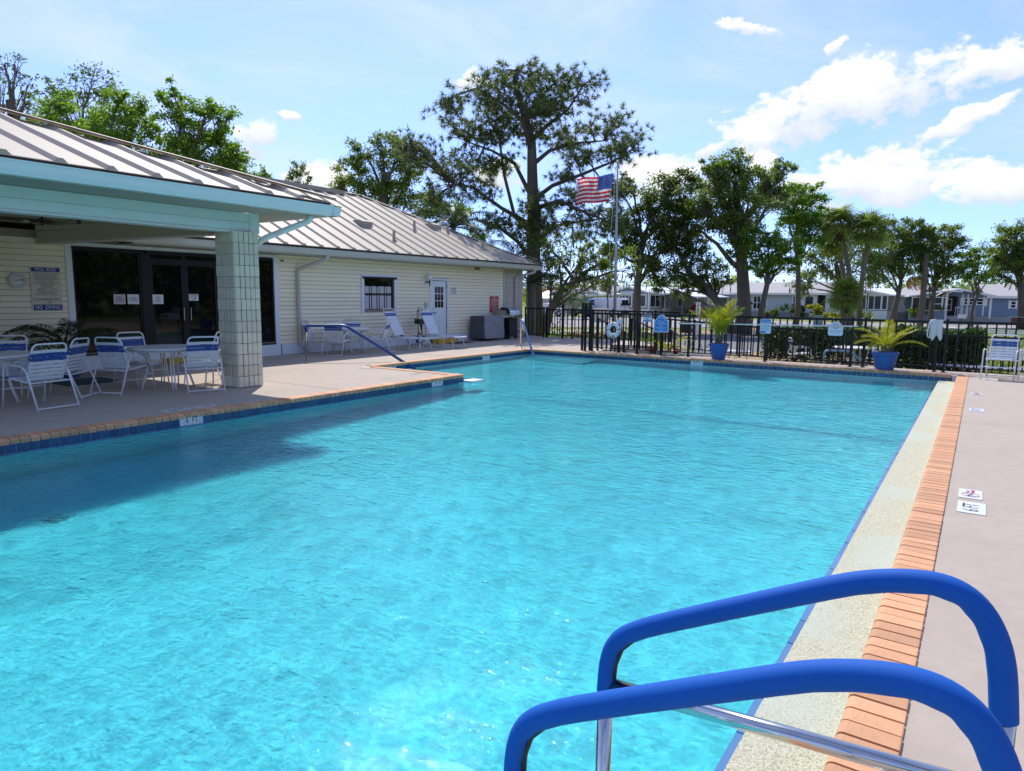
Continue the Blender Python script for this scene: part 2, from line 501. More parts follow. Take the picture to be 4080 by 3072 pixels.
# hairline construction joints in the deck (real saw cuts: thin dark slots laid as shallow strips)
m_joint = M('joint_sealer', (0.38, 0.32, 0.27), rough=0.9)
for (x0, y0, x1, y1) in ((1.9, -9, 1.907, 18.9), (-15.5, 8.05, XL - CW, 8.057), (-13.0, 18.4, -12.993, 24.0), (-15.5, 14.4, XF - CW, 14.407)):
    MB().box(x0, y0, 0.0005, x1, y1, 0.0035).build('joint', m_joint, deck_o)

# ---- basin: walls and sloping floor
def depth(x, y):
    t = min(max((y - 6.0) / 6.0, 0), 1); d = 1.30 + (0.98 - 1.30) * t
    s = min(max((-x - 5.5) / 5.0, 0), 1) * min(max((y - 8.5) / 4.0, 0), 1)
    return -(d + (0.66 - d) * s)
bas = MB()
def floor_patch(x0, x1, y0, y1, nx, ny):
    vs = [(x0 + (x1 - x0) * i / nx, y0 + (y1 - y0) * j / ny) for j in range(ny + 1) for i in range(nx + 1)]
    bas.add([(x, y, depth(x, y)) for x, y in vs], [(j * (nx + 1) + i, j * (nx + 1) + i + 1, (j + 1) * (nx + 1) + i + 1, (j + 1) * (nx + 1) + i) for j in range(ny) for i in range(nx)])
floor_patch(XL, XR, YN, YL, 12, 28)
floor_patch(XF, XR, YL, YF, 20, 14)
def wall(a, b, top=-0.012, m=0):
    bas.add([(a[0], a[1], -2.2), (b[0], b[1], -2.2), (b[0], b[1], top), (a[0], a[1], top)], [(0, 1, 2, 3)], m)
T = 0.006
wall((XL, YN), (XL, YL)); wall((XL, YL), (XF, YL)); wall((XF, YL), (XF, YF)); wall((XF, YF), (XR, YF)); wall((XR, YF), (XR, YN)); wall((XR, YN), (XL, YN))
basin = bas.build('pool_basin', m_plaster); basin['kind'] = 'structure'
# entry steps in the shallow far corner
for k in range(3):
    MB().box(XF, YF - 0.35 * (3 - k), -0.70, XF + 2.4, YF - 0.35 * (2 - k), -0.70 + 0.14 * (k + 1) + 0.01).build('step', m_plaster, basin)
# dark tile line where the floor falls away to the deep end
sl = MB()
for i in range(24):
    x0 = XL + (XR - XL) * i / 24; x1 = XL + (XR - XL) * (i + 1) / 24
    sl.add([(x0, 10.9, depth(x0, 10.9) + .012), (x1, 10.9, depth(x1, 10.9) + .012), (x1, 11.0, depth(x1, 11.0) + .012), (x0, 11.0, depth(x0, 11.0) + .012)], [(0, 1, 2, 3)])
sl.build('slope_line', M('slope_tile', (0.10, 0.26, 0.34), rough=.3), basin)
# main drain
MB().lathe([(0.0, 0.012), (0.10, 0.012), (0.11, 0.0)], 14, (-7.1, 2.75, depth(-7.1, 2.75) + 0.004)).build('drain_cover', M('drain_grey', (0.25, 0.27, 0.27)), basin)

# pebble ledge along the right side, with its blue edge trim; white nosing at the L corner
led = MB().box(-0.665, YN, -0.30, XR - 0.001, YF, -0.125)
led.build('ledge', m_pebble, basin)
MB().box(XL - 0.06, YL - 0.0, -0.16, XL + 0.22, YL + 0.42, -0.118).build('corner_step', M('white_plaster', (0.72, 0.74, 0.72), rough=0.7, vary=0.05), basin)
tm = MB().box(-0.002, 0, -0.05, 0.030, 0.297, 0.0).mesh('trim_tile', m_trim)
for i in range(60):
    put('trim_tile', tm, basin, (-0.695, YN + 0.3 + 0.3 * i, -0.126 + 0.003 * math.sin(i * 2.1)))
tm2 = MB().box(0.0, 0, -0.024, 0.032, 0.297, 0.0).mesh('trim_tile', m_trim)
for i in range(46):
    put('trim_tile', tm2, basin, (XL + 0.008, YN + 0.2 + 0.3 * i, -0.150 + 0.002 * math.sin(i * 1.3)))
# bond beam (the mortar bed under the bricks) and grout faces behind the tiles
bond = MB()
bond.box(XR, YN, -0.12, XR + CW, YF + CW, -0.006); bond.box(XF, YF, -0.2, XR, YF + CW, -0.006)
bond.box(XL - CW, YN, -0.2, XL, YL, -0.006); bond.box(XF - CW, YL - CW, -0.2, XL - CW, YL, -0.006); bond.box(XF - CW, YL, -0.2, XF, YF + CW, -0.006)
bond.box(XL - CW, YN - CW, -0.2, XR + CW, YN, -0.006)
bond.build('mortar_bed', m_mortar, basin)
gr = MB()
gr.box(XL, YN, -0.175, XL + 0.004, YL, -0.014); gr.box(XF, YL, -0.175, XF + 0.004, YF, -0.014)
gr.box(XF, YF - 0.004, -0.175, XR, YF, -0.014); gr.box(XF, YL, -0.175, XL, YL + 0.004, -0.014)
gr.box(XR - 0.004, YN, -0.125, XR, YF, -0.014)
gr.build('grout_bed', m_grout, basin)

# coping bricks: bull-nosed, one object each for the 300 that show largest
def brick_mesh(dy=0.0, seed=0):
    rnd = random.Random(seed)
    prof = [(CW, -0.052), (CW, 0.010), (CW - .004, 0.013), (0.030, 0.014)]
    for i in range(5):
        a = math.pi / 2 * i / 4
        prof.append((0.004 - 0.012 + 0.030 - 0.030 * math.sin(a) - 0.004, -0.016 + 0.030 * math.cos(a)))
    prof.append((-0.012, -0.052))
    b = MB(); n = len(prof); y0, y1 = 0.0035 + rnd.uniform(0, .0015), 0.0955 - rnd.uniform(0, .0015)
    return b.prism(prof, 'y', y0, y1)
bricks = [brick_mesh(seed=i).mesh('brick', m_brick) for i in range(4)]
rest = MB()
PITCH_B = 0.102
def brick_run(start, direction, count, rz, keep):
    for i in range(count):
        loc = (start[0] + direction[0] * PITCH_B * i, start[1] + direction[1] * PITCH_B * i, random.uniform(-0.0015, 0.0015))
        if keep(loc):
            put('brick', bricks[i % 4], basin, loc, (random.uniform(-.006, .006), random.uniform(-.006, .006), rz + random.uniform(-.008, .008)))
        else:
            c, s = math.cos(rz), math.sin(rz); b = brick_mesh(seed=i)
            b.v = [(x * c - y * s + loc[0], x * s + y * c + loc[1], z + loc[2]) for x, y, z in b.v]
            rest.add(b.v, b.f)
nR = int((YF + CW - YN) / PITCH_B)
brick_run((XR, YN), (0, 1), nR, 0, lambda p: 1.2 < p[1] < 13.5)                      # right side, nose to -x
nF = int((XR - XF) / PITCH_B)
brick_run((XF, YF), (1, 0), nF, R(90), lambda p: p[0] > -8.6)                        # far side, nose to -y
brick_run((XL, YL), (0, -1), int((YL - YN) / PITCH_B), R(180), lambda p: p[1] > 2.8)  # near left, nose to +x
brick_run((XL - CW, YL), (-1, 0), int((XL - CW - XF) / PITCH_B), R(-90), lambda p: False)
brick_run((XF, YF + CW), (0, -1), int((YF + CW - YL) / PITCH_B), R(180), lambda p: False)
rest.build('brick_course', m_brick, basin)['kind'] = 'stuff'

# wall tiles
PT = 0.1125
tile_x = MB().box(0, 0.003, -0.020, 0.006, PT - 0.003, PT - 0.004).mesh('tile', m_tile)
tile_y = MB().box(0.003, 0, -0.020, PT - 0.003, 0.006, PT - 0.004).mesh('tile', m_tile)
skip_nl = [(5.08, 5.31), (10.28, 10.50)]
trest = MB()
for i in range(int((YL - YN) / PT)):
    y = YL - PT * (i + 1)
    if any(a - 0.06 < y + PT / 2 < b + 0.06 for a, b in skip_nl): continue
    if y > 2.75: put('tile', tile_x, basin, (XL + 0.0045, y, -0.128))
    else: trest.box(XL + .0045, y + .002, -.127, XL + .0105, y + PT - .002, -.02)
skip_f = [(-6.32, -6.09)]
for i in range(int((XR - XF) / PT)):
    x = XF + PT * i
    if any(a - 0.06 < x + PT / 2 < b + 0.06 for a, b in skip_f): continue
    put('tile', tile_y, basin, (x, YF - 0.0105, -0.128))
skip_fl = [(15.5, 15.73), (11.75, 11.97)]
for i in range(int((YF - YL) / PT)):
    y = YL + PT * i
    if any(a - 0.06 < y + PT / 2 < b + 0.06 for a, b in skip_fl): continue
    put('tile', tile_x, basin, (XF + 0.0045, y, -0.128))
for i in range(int((XL - XF) / PT)):
    trest.box(XF + PT * i + .002, YL + .0045, -.127, XF + PT * (i + 1) - .002, YL + .0105, -.02)
trest.build('tile_course', m_tile, basin)['kind'] = 'stuff'
def marker(x0, y0, x1, y1, txt, rot, pos):
    o = MB().box(x0, y0, -0.148, x1, y1, -0.018).build('depth_tile', m_white_tile, basin)
    words('lettering', txt, 0.118, pos, rot, m_black, basin, sx=0.72)
marker(XL + .0045, 5.08, XL + .0115, 5.31, '6  FT.', FACE_X, (XL + .0125, 5.195, -0.082))
marker(XL + .0045, 10.28, XL + .0115, 10.50, '4  FT', FACE_X, (XL + .0125, 10.39, -0.082))
marker(XF + .0045, 15.5, XF + .0115, 15.73, '2  FT', FACE_X, (XF + .0125, 15.615, -0.082))
marker(XF + .0045, 11.75, XF + .0115, 11.97, '2  FT', FACE_X, (XF + .0125, 11.86, -0.082))
marker(-6.32, YF - .0115, -6.09, YF - .0045, '4  FT', FACE_Y, (-6.205, YF - .0125, -0.082))

# depth and no-diving tiles set in the deck
m_red = M('red_print', (0.55, 0.03, 0.03), rough=0.5)
def deck_mark(x, y, w, l, txt, rz, red=False, draw=True):
    o = MB().box(-l / 2, -w / 2, 0.0, l / 2, w / 2, 0.005).mesh('depth_tile', m_white_tile)
    p = put('depth_tile', o, deck_o, (x, y, 0.001), (0, 0, rz))
    if txt:
        words('lettering', txt, w * 0.84, (0, -0.0, 0.0057), (0, 0, 0), m_black, p, sx=0.8)
    else:
        rg = MB().tube([(0.062 * math.cos(a) - .04, 0.062 * math.sin(a), 0.0055) for a in [i * math.pi / 10 for i in range(20)]], 0.004, 4, closed=True)
        rg.beam((-.083, -.043, .0058), (.003, .043, .0058), .006, .002)
        rg.build('no_diving_ring', M('worn_red', (.42, .16, .15), rough=.6), p)
        MB().beam((-.085, .02, .0052), (.0, -.012, .0052), .016, .0016).build('diver', m_black, p)
        words('lettering', 'NO\nDIVING', 0.036, (0.085, 0, 0.0057), (0, 0, R(0)), m_red, p)
deck_mark(0.062, 6.47, 0.19, 0.36, '6 FT', R(90)); deck_mark(0.05, 6.93, 0.17, 0.32, None, R(90))
deck_mark(0.06, 12.45, 0.19, 0.36, '5 FT', R(90)); deck_mark(0.05, 14.6, 0.17, 0.32, None, R(90)); deck_mark(0.24, 17.55, 0.17, 0.32, '4 FT', R(90))
deck_mark(-9.32, 5.23, 0.19, 0.36, '6 FT', R(-90)); deck_mark(-9.32, 5.66, 0.17, 0.32, None, R(-90))
deck_mark(-9.75, 10.75, 0.17, 0.32, None, R(-90)); deck_mark(-11.3, 10.82, 0.19, 0.36, '3 FT', R(0))

# ---------------------------------------------------------------- water
def water_mat():
    m = bpy.data.materials.new('water'); m.use_nodes = True
    t = m.node_tree; t.nodes.clear(); lk = t.links.new; N = t.nodes.new
    out = N('ShaderNodeOutputMaterial'); tcn = N('ShaderNodeTexCoord')
    def nz(scale, detail, rough, stretch, rot, dist=0.0):
        mp = N('ShaderNodeMapping'); mp.inputs['Scale'].default_value = stretch; mp.inputs['Rotation'].default_value = (0, 0, rot)
        lk(tcn.outputs['Object'], mp.inputs['Vector'])
        n = N('ShaderNodeTexNoise'); n.inputs['Scale'].default_value = scale; n.inputs['Detail'].default_value = detail
        n.inputs['Roughness'].default_value = rough; n.inputs['Distortion'].default_value = dist
        lk(mp.outputs[0], n.inputs['Vector']); return n.outputs['Fac']
    a = nz(3.2, 3, 0.5, (1.0, 1.5, 1), 0.5, 0.4)
    b = nz(10.0, 3, 0.5, (1.0, 1.7, 1), 0.9, 0.5)
    c = nz(0.35, 2, 0.5, (1, 1, 1), 0.0)
    gust = N('ShaderNodeMapRange'); gust.inputs['From Min'].default_value = 0.32; gust.inputs['From Max'].default_value = 0.68
    gust.inputs['To Min'].default_value = 0.45; gust.inputs['To Max'].default_value = 1.25; lk(c, gust.inputs['Value'])
    def math_(op, x, y):
        n = N('ShaderNodeMath'); n.operation = op
        for i, v in enumerate((x, y)):
            if isinstance(v, (int, float)): n.inputs[i].default_value = v
            else: lk(v, n.inputs[i])
        return n.outputs[0]
    h = math_('MULTIPLY', math_('ADD', math_('MULTIPLY', a, 0.045), math_('ADD', math_('MULTIPLY', b, 0.028), math_('MULTIPLY', nz(20.0, 2, 0.5, (1.0, 1.6, 1), 0.7, 0.3), 0.012))), gust.outputs[0])
    bp = N('ShaderNodeBump'); bp.inputs['Strength'].default_value = 1.0; bp.inputs['Distance'].default_value = WAVE
    lk(h, bp.inputs['Height'])
    bs = N('ShaderNodeBump'); bs.inputs['Strength'].default_value = 1.0; bs.inputs['Distance'].default_value = WAVE * .62
    lk(h, bs.inputs['Height'])
    fr = N('ShaderNodeFresnel'); fr.inputs['IOR'].default_value = 1.38; lk(bp.outputs[0], fr.inputs['Normal'])
    gl = N('ShaderNodeBsdfGlossy'); gl.inputs['Roughness'].default_value = 0.02; lk(bp.outputs[0], gl.inputs['Normal'])
    rf = N('ShaderNodeBsdfRefraction'); rf.inputs['IOR'].default_value = 1.33; rf.inputs['Roughness'].default_value = 0.0; rf.inputs['Color'].default_value = (*WTINT, 1); lk(bs.outputs[0], rf.inputs['Normal'])
    tr = N('ShaderNodeBsdfTransparent'); tr.inputs['Color'].default_value = (*WTINT, 1)
    # caustics imitated by a drawn net that lets more sunlight through along its lines
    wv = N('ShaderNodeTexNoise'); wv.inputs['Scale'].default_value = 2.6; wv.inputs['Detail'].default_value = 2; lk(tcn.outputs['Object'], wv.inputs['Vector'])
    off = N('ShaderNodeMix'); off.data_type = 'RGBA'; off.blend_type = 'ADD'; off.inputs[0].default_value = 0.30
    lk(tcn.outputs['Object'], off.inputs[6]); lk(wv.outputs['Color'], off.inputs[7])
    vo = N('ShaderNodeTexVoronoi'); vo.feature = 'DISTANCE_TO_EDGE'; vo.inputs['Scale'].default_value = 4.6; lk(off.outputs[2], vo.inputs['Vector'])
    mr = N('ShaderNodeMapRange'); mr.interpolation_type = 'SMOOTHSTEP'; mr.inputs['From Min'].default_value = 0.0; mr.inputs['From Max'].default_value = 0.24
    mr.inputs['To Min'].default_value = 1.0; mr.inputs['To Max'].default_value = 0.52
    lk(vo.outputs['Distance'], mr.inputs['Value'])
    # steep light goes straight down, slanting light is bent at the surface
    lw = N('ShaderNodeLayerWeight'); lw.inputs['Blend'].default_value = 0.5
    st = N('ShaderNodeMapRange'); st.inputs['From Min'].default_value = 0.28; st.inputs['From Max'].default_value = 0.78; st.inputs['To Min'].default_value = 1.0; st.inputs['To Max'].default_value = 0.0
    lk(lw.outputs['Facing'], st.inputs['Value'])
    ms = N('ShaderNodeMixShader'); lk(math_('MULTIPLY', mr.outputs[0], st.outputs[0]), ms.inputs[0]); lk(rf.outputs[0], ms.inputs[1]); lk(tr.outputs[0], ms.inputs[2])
    mf = N('ShaderNodeMixShader'); lk(fr.outputs[0], mf.inputs[0]); lk(ms.outputs[0], mf.inputs[1]); lk(gl.outputs[0], mf.inputs[2])
    lk(mf.outputs[0], out.inputs['Surface'])
    return m
WAVE = 0.54
WTINT = (0.34, 0.91, 1.0)
wm = MB()
wm.add([(XL, YN, WATER), (XR, YN, WATER), (XR, YL, WATER), (XL, YL, WATER)], [(0, 1, 2, 3)])
wm.add([(XF, YL, WATER), (XL, YL, WATER), (XR, YL, WATER), (XR, YF, WATER), (XF, YF, WATER)], [(0, 1, 2, 3, 4)])
wm.build('water', water_mat())['kind'] = 'structure'
# ================================================================ clubhouse
WX = -15.6
m_siding = M('cream_siding', (0.93, 0.835, 0.60), rough=0.55, fine=(.05, 5.0), vary=0.06, vscale=1.6, stain=((0.62, 0.53, 0.36), 1.4, 0.58, 0.35), rnd=0.035, bump=0.12, bscale=150, stretch=(1, .15, 1))
m_sheath = M('sheathing', (0.30, 0.26, 0.19), rough=0.9)
m_white = M('white_trim', (0.74, 0.77, 0.80), rough=0.5, vary=0.04, vscale=3)
m_skirt = M('white_skirting', (0.72, 0.76, 0.82), rough=0.6, vary=0.06, vscale=3)
m_bounce_trim = M('aqua_bounce_trim', (0.74, 0.80, 0.775), rough=0.45, vary=0.04, vscale=2)  # white trim with the pool's aqua bounce light put into its colour
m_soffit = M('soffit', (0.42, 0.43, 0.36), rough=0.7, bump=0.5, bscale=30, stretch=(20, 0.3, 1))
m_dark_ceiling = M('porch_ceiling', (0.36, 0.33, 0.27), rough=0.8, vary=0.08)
m_roof = M('metal_roof', (0.385, 0.325, 0.25), rough=0.6, metal=0.0, fine=(.05, 9.0), vary=0.04, vscale=1.2, rnd=0.03, stain=((0.42, 0.38, 0.34), 1.1, 0.55, 0.4))
m_gutter = M('gutter_paint', (0.52, 0.51, 0.45), rough=0.45, vary=0.07, vscale=2, stain=((0.33, 0.32, 0.27), 2.0, 0.56, 0.5))
m_blk = M('split_face_block', (0.76, 0.70, 0.54), rough=0.95, vary=0.10, vscale=14, bump=1.0, bscale=45, rnd=0.07)
m_blk_joint = M('block_joint', (0.20, 0.19, 0.17), rough=1.0)
m_black_frame = M('dark_bronze_frame', (0.010, 0.009, 0.011), rough=0.5, spec=.25)
m_glass = M('dark_glass', (0.004, 0.004, 0.006), rough=0.03, spec=0.30)
m_curtain = M('net_curtain', (0.56, 0.53, 0.54), rough=0.9, vary=0.06, vscale=9, stretch=(1, 6, .4))
m_steel = M('stainless_steel', (0.62, 0.62, 0.60), rough=0.18, metal=1.0)
m_metal_dark = M('dark_metal', (0.05, 0.05, 0.055), rough=0.45, metal=0.6)
m_yellow = M('yellow_paint', (0.62, 0.36, 0.01), rough=0.6, vary=0.12, vscale=9)
m_lamp = M('opal_globe', (0.78, 0.77, 0.74), rough=0.2)
club = thing('clubhouse', 'long cream-sided clubhouse with ribbed metal roof beside the pool', 'building', (WX, 23.6, 0))
def C(mb, name, m, smooth=False, parent=None):
    return mb.build(name, m, parent or club, (WX, 23.6, 0), smooth)
Y0, Y1 = -6.0, 23.6
# core walls (behind the planks), leaving the glazed openings
core = MB()
OPEN = [(6.72, 11.62, 0.36, 2.58), (14.83, 16.13, 1.18, 2.19), (17.95, 18.77, 0.17, 2.15)]
ys = sorted({Y0, 22.37} | {o[0] for o in OPEN} | {o[1] for o in OPEN})
for a, b in zip(ys[:-1], ys[1:]):
    hole = [o for o in OPEN if o[0] <= a and b <= o[1]]
    if hole:
        o = hole[0]
        core.box(WX - .15, a, 0, WX - .004, b, o[2]); core.box(WX - .15, a, o[3], WX - .004, b, 2.85)
    else:
        core.box(WX - .15, a, 0, WX - .004, b, 2.85)
core.box(-25.0, 23.45, 0, WX - .4, 23.6, 2.85); core.box(-25.0, Y0, 0, -24.85, 23.45, 2.85); core.box(-25, Y0 - .15, 0, WX - .15, Y0, 2.85)
C(core, 'wall', m_sheath)
# siding planks, lapped
PH = 0.1145
def plank(y0, y1, z):
    return MB().prism([(WX, z), (WX + .026, z), (WX + .026, z + .012), (WX + .006, z + PH - .009), (WX, z + PH - .009)], 'y', y0, y1)
BLK = [(6.60, 11.74, 0.0, 2.70), (14.72, 16.24, 1.08, 2.26), (17.86, 18.86, 0.0, 2.22)]
seams = random.Random(5)
nrow = int((2.68 - 0.30) / PH) + 1
for r in range(nrow):
    z = 0.30 + r * PH
    h = z + PH / 2
    cuts = [(1.5, 22.24)]
    for (a, b, z0, z1) in BLK:
        if z0 < h < z1:
            nc = []
            for (p, q) in cuts:
                if b <= p or a >= q: nc.append((p, q)); continue
                if a > p: nc.append((p, a))
                if b < q: nc.append((b, q))
            cuts = nc
    for (p, q) in cuts:
        segs = [p]
        if q - p > 3.2 and r % 2 == 0:
            segs.append(p + (q - p) * seams.uniform(.25, .75))
        segs.append(q)
        for a, b in zip(segs[:-1], segs[1:]):
            C(plank(a + .002, b - .002, z), 'plank', m_siding)
# skirting boards, corner boards
for (a, b) in ((1.5, 6.55), (11.80, 17.83), (18.89, 22.30)):
    C(MB().box(WX, a, 0.15, WX + .028, b, 0.292), 'skirting_board', m_skirt)
    C(MB().box(WX, a, 0.005, WX + .045, b, 0.147), 'skirting_board', m_skirt)
C(MB().box(WX, 6.6, 0.0, WX + .06, 11.74, 0.30), 'sill', m_white)
C(MB().box(WX, 6.60, 0.30, WX + .035, 6.72, 2.66), 'corner_trim', m_white); C(MB().box(WX, 11.62, 0.30, WX + .035, 11.75, 2.66), 'corner_trim', m_white)
C(MB().box(WX, 6.72, 2.585, WX + .034, 11.62, 2.66), 'header_trim', m_white)
C(MB().box(WX, 22.26, 0.15, WX + .035, 22.37, 2.68), 'corner_trim', m_gutter)
# glazed entrance: windows, double door, transoms
def framed(y0, y1, z0, z1, name='window', fw=.05, bars=(), zbars=(), m=m_black_frame, dx=0.0, glass=m_glass):
    f = MB(); x0, x1 = WX - .06 + dx, WX - .005 + dx
    f.box(x0, y0, z0, x1, y0 + fw, z1); f.box(x0, y1 - fw, z0, x1, y1, z1)
    f.box(x0, y0 + fw, z0, x1, y1 - fw, z0 + fw); f.box(x0, y0 + fw, z1 - fw, x1, y1 - fw, z1)
    for yb in bars: f.box(x0 + .004, yb - .014, z0 + fw, x1 - .004, yb + .014, z1 - fw)
    for zb in zbars: f.box(x0 + .004, y0 + fw, zb - .014, x1 - .004, y1 - fw, zb + .014)
    o = C(f, name, m)
    C(MB().box(WX - .04 + dx, y0 + fw * .6, z0 + fw * .6, WX - .032 + dx, y1 - fw * .6, z1 - fw * .6), 'pane', glass, parent=o)
    return o
framed(6.72, 8.13, 0.36, 2.58, zbars=(1.02,)); framed(8.31, 9.15, 2.36, 2.58); framed(9.15, 10.0, 2.36, 2.58)
framed(10.08, 10.95, 0.36, 2.58); framed(10.97, 11.62, 0.36, 2.58)
C(MB().box(WX - .07, 8.13, 0.36, WX + .012, 8.31, 2.58), 'mullion', m_black_frame); C(MB().box(WX - .07, 10.0, 0.36, WX + .012, 10.08, 2.58), 'mullion', m_black_frame)
for (a, b, hy) in ((8.31, 9.15, 9.07), (9.15, 10.0, 9.24)):
    d = framed(a, b, 0.36, 2.36, 'glass_door', fw=.085)
    C(MB().tube([(WX + .0, hy, 1.0), (WX + .05, hy, 1.0), (WX + .05, hy, 1.30), (WX + .0, hy, 1.30)], .012, 6), 'handle', m_steel, parent=d)
for (y0, y1) in ((6.72, 8.1), (8.25, 11.5)):
    C(MB().box(WX + .012, y0, 2.50, WX + .062, y1, 2.575), 'shutter_track', m_black_frame)
C(MB().box(WX + .06, 6.75, 0.30, WX + .07, 11.6, 0.345), 'sill_track', m_metal_dark)
# double-hung window with net curtains
wtr = MB(); wtr.box(WX + .022, 14.72, 1.09, WX + .05, 14.83, 2.26); wtr.box(WX + .022, 16.13, 1.09, WX + .05, 16.24, 2.26); wtr.box(WX + .022, 14.83, 2.19, WX + .05, 16.13, 2.26)
C(wtr, 'window_trim', m_white)
wf = framed(14.83, 16.13, 1.13, 2.19, 'sash_window', fw=.06, zbars=(1.66,), m=M('dark_wood_frame', (0.035, 0.028, 0.028), rough=0.5))
C(MB().box(WX + .05, 14.76, 2.13, WX + .085, 16.22, 2.19), 'shutter_track', m_black_frame)
cur = MB(); n = 60
for (zlo, zhi, amp, dx) in ((1.20, 1.62, .016, -.026), (1.69, 1.90, .014, -.026)):
    pts = [(WX + dx + amp * .4 * math.sin(i * 1.1) + amp * .4 * math.sin(i * .37), 14.91 + 1.14 * i / n) for i in range(n + 1)]
    cur.add([(x, y, zlo) for x, y in pts] + [(x, y, zhi + .012 * math.sin(i * 1.9)) for i, (x, y) in enumerate(pts)], [(i, i + 1, n + 2 + i, n + 1 + i) for i in range(n)])
C(cur, 'curtain', m_curtain, smooth=True, parent=wf)
# white back door with nine panes
dr = MB(); dr.box(WX - .05, 17.98, 0.19, WX + .004, 18.74, 2.13)
door = C(dr, 'door', m_white)
fr = MB(); fr.box(WX, 17.86, 0.15, WX + .035, 17.95, 2.22); fr.box(WX, 18.77, 0.15, WX + .035, 18.86, 2.22); fr.box(WX, 17.95, 2.15, WX + .035, 18.77, 2.22); fr.box(WX - .02, 17.95, 0.13, WX + .05, 18.77, 0.19)
C(fr, 'door_frame', m_white)
C(MB().box(WX + .004, 18.10, 1.19, WX + .014, 18.62, 1.97), 'glazing_frame', m_white, parent=door)
for i in range(3):
    for j in range(3):
        C(MB().box(WX + .014, 18.135 + .157 * i, 1.225 + .245 * j, WX + .0175, 18.135 + .157 * i + .135, 1.225 + .245 * j + .22), 'pane', m_glass, parent=door)
for a in (18.10, 18.40):
    pm = MB(); pm.box(WX + .004, a, .38, WX + .012, a + .24, .40); pm.box(WX + .004, a, .98, WX + .012, a + .24, 1.0); pm.box(WX + .004, a, .40, WX + .012, a + .02, .98); pm.box(WX + .004, a + .22, .40, WX + .012, a + .24, .98)
    C(pm, 'door_panel', m_white, parent=door)
hd = MB().tube([(WX + .004, 18.05, 1.05), (WX + .05, 18.05, 1.05), (WX + .05, 18.17, 1.035)], .014, 6); hd.lathe([(0, 0), (.03, 0), (.03, .02), (0, .02)], 8, (WX + .01, 18.05, 1.19))
C(hd, 'handle', m_metal_dark, parent=door)
for z in (.5, 1.15, 1.9): C(MB().tube([(WX + .038, 18.765, z), (WX + .038, 18.765, z + .1)], .011, 6), 'hinge', m_steel, parent=door)

# split-face block pilaster at the far end, stack bond with narrow ribs
bz = 0.2
C(MB().box(WX - .4, 22.372, 0.0, WX + .012, 23.6, 2.8), 'pilaster_core', m_blk_joint)
m_blk2 = M('ribbed_block', (0.66, 0.58, 0.48), rough=0.95, vary=0.10, vscale=14, bump=0.8, bscale=45, rnd=0.06)
blk = MB()
for k in range(5):
    blk.box(0, .046 * k + .004, .004, .03, .046 * k + .040, .192)
bmesh_ = blk.mesh('block', m_blk2)
for r in range(14):
    for c in range(5):
        z = 0.02 + r * .196
        if z + .19 > 2.85: break
        o = put('block', bmesh_, club, Vector((WX + .012, 22.40 + c * .238, z)) - Vector((WX, 23.6, 0)))
# ---------------------------------------------------------------- main roof
EX, EZ, SL = -15.0, 2.90, 0.489         # eave line and slope
RX = -19.97
EY1 = 23.88
def rz(x): return EZ + .03 + SL * (EX - x)
rib_w = 0.585
def panel(y0, y1, x_top0, x_top1, x_eave, zfun, name='roof_panel', ribh=.05):
    """one roof sheet running up from the eave between y0 and y1 with a rib along y0"""
    b = MB(); t = .012
    q = [(x_eave, y0), (x_eave, y1), (x_top1, y1), (x_top0, y0)]
    b.add([(x, y, zfun(x)) for x, y in q] + [(x, y, zfun(x) + t) for x, y in q], [(0, 1, 2, 3), (7, 6, 5, 4), (0, 4, 5, 1), (1, 5, 6, 2), (2, 6, 7, 3), (3, 7, 4, 0)])
    if abs(x_top0 - x_eave) > .1:
        sec = [(-.085, t), (-.028, ribh + t), (.028, ribh + t), (.085, t)]
        vs = [(xx, y0 + dy, zfun(xx) + dz) for xx in (x_eave, x_top0) for dy, dz in sec]
        b.add(vs, [(0, 1, 5, 4), (1, 2, 6, 5), (2, 3, 7, 6), (0, 3, 2, 1), (4, 5, 6, 7)])
    return b
y = EY1 - .02 - rib_w
ycount = 0
while y > -6:
    top = lambda yy: max(RX, EX - (EY1 - yy))
    C(panel(y, y + rib_w - .001, top(y), top(y + rib_w - .001), EX + .03, rz), 'roof_panel', m_roof)
    y -= rib_w
# hip end and rear slope as wide sheets (seen only from elsewhere)
hip = MB(); hip.add([(EX, EY1, EZ), (2 * RX - EX, EY1, EZ), (RX, EY1 + (RX - EX), rz(RX))], [(0, 1, 2)])
hip.add([(2 * RX - EX, EY1, EZ), (2 * RX - EX, -6, EZ), (RX, -6, rz(RX)), (RX, EY1 + (RX - EX), rz(RX))], [(0, 1, 2, 3)])
C(hip, 'rear_roof', m_roof)
cap = MB()
def strip(a, b, w=.24, up=.075):
    a, b = Vector(a), Vector(b); d = (b - a); s = Vector((-d.y, d.x, 0)).normalized() * (w / 2)
    vs = [a + s + Vector((0, 0, up - .035)), a + Vector((0, 0, up)), a - s + Vector((0, 0, up - .035)), b + s + Vector((0, 0, up - .035)), b + Vector((0, 0, up)), b - s + Vector((0, 0, up - .035))]
    cap.add(vs, [(0, 1, 4, 3), (1, 2, 5, 4), (0, 3, 5, 2), (0, 2, 1), (3, 4, 5)])
strip((EX + .02, EY1 + .02, EZ), (RX, EY1 - (EX - RX), rz(RX))); strip((RX, EY1 - (EX - RX), rz(RX)), (RX, -6, rz(RX)))
strip((2 * RX - EX, EY1, EZ), (RX, EY1 - (EX - RX), rz(RX)))
C(cap, 'ridge_cap', m_roof)
C(MB().box(-19.7, 13.2, 5.28, -20.2, 17.9, 5.42), 'ridge_vent', m_roof)
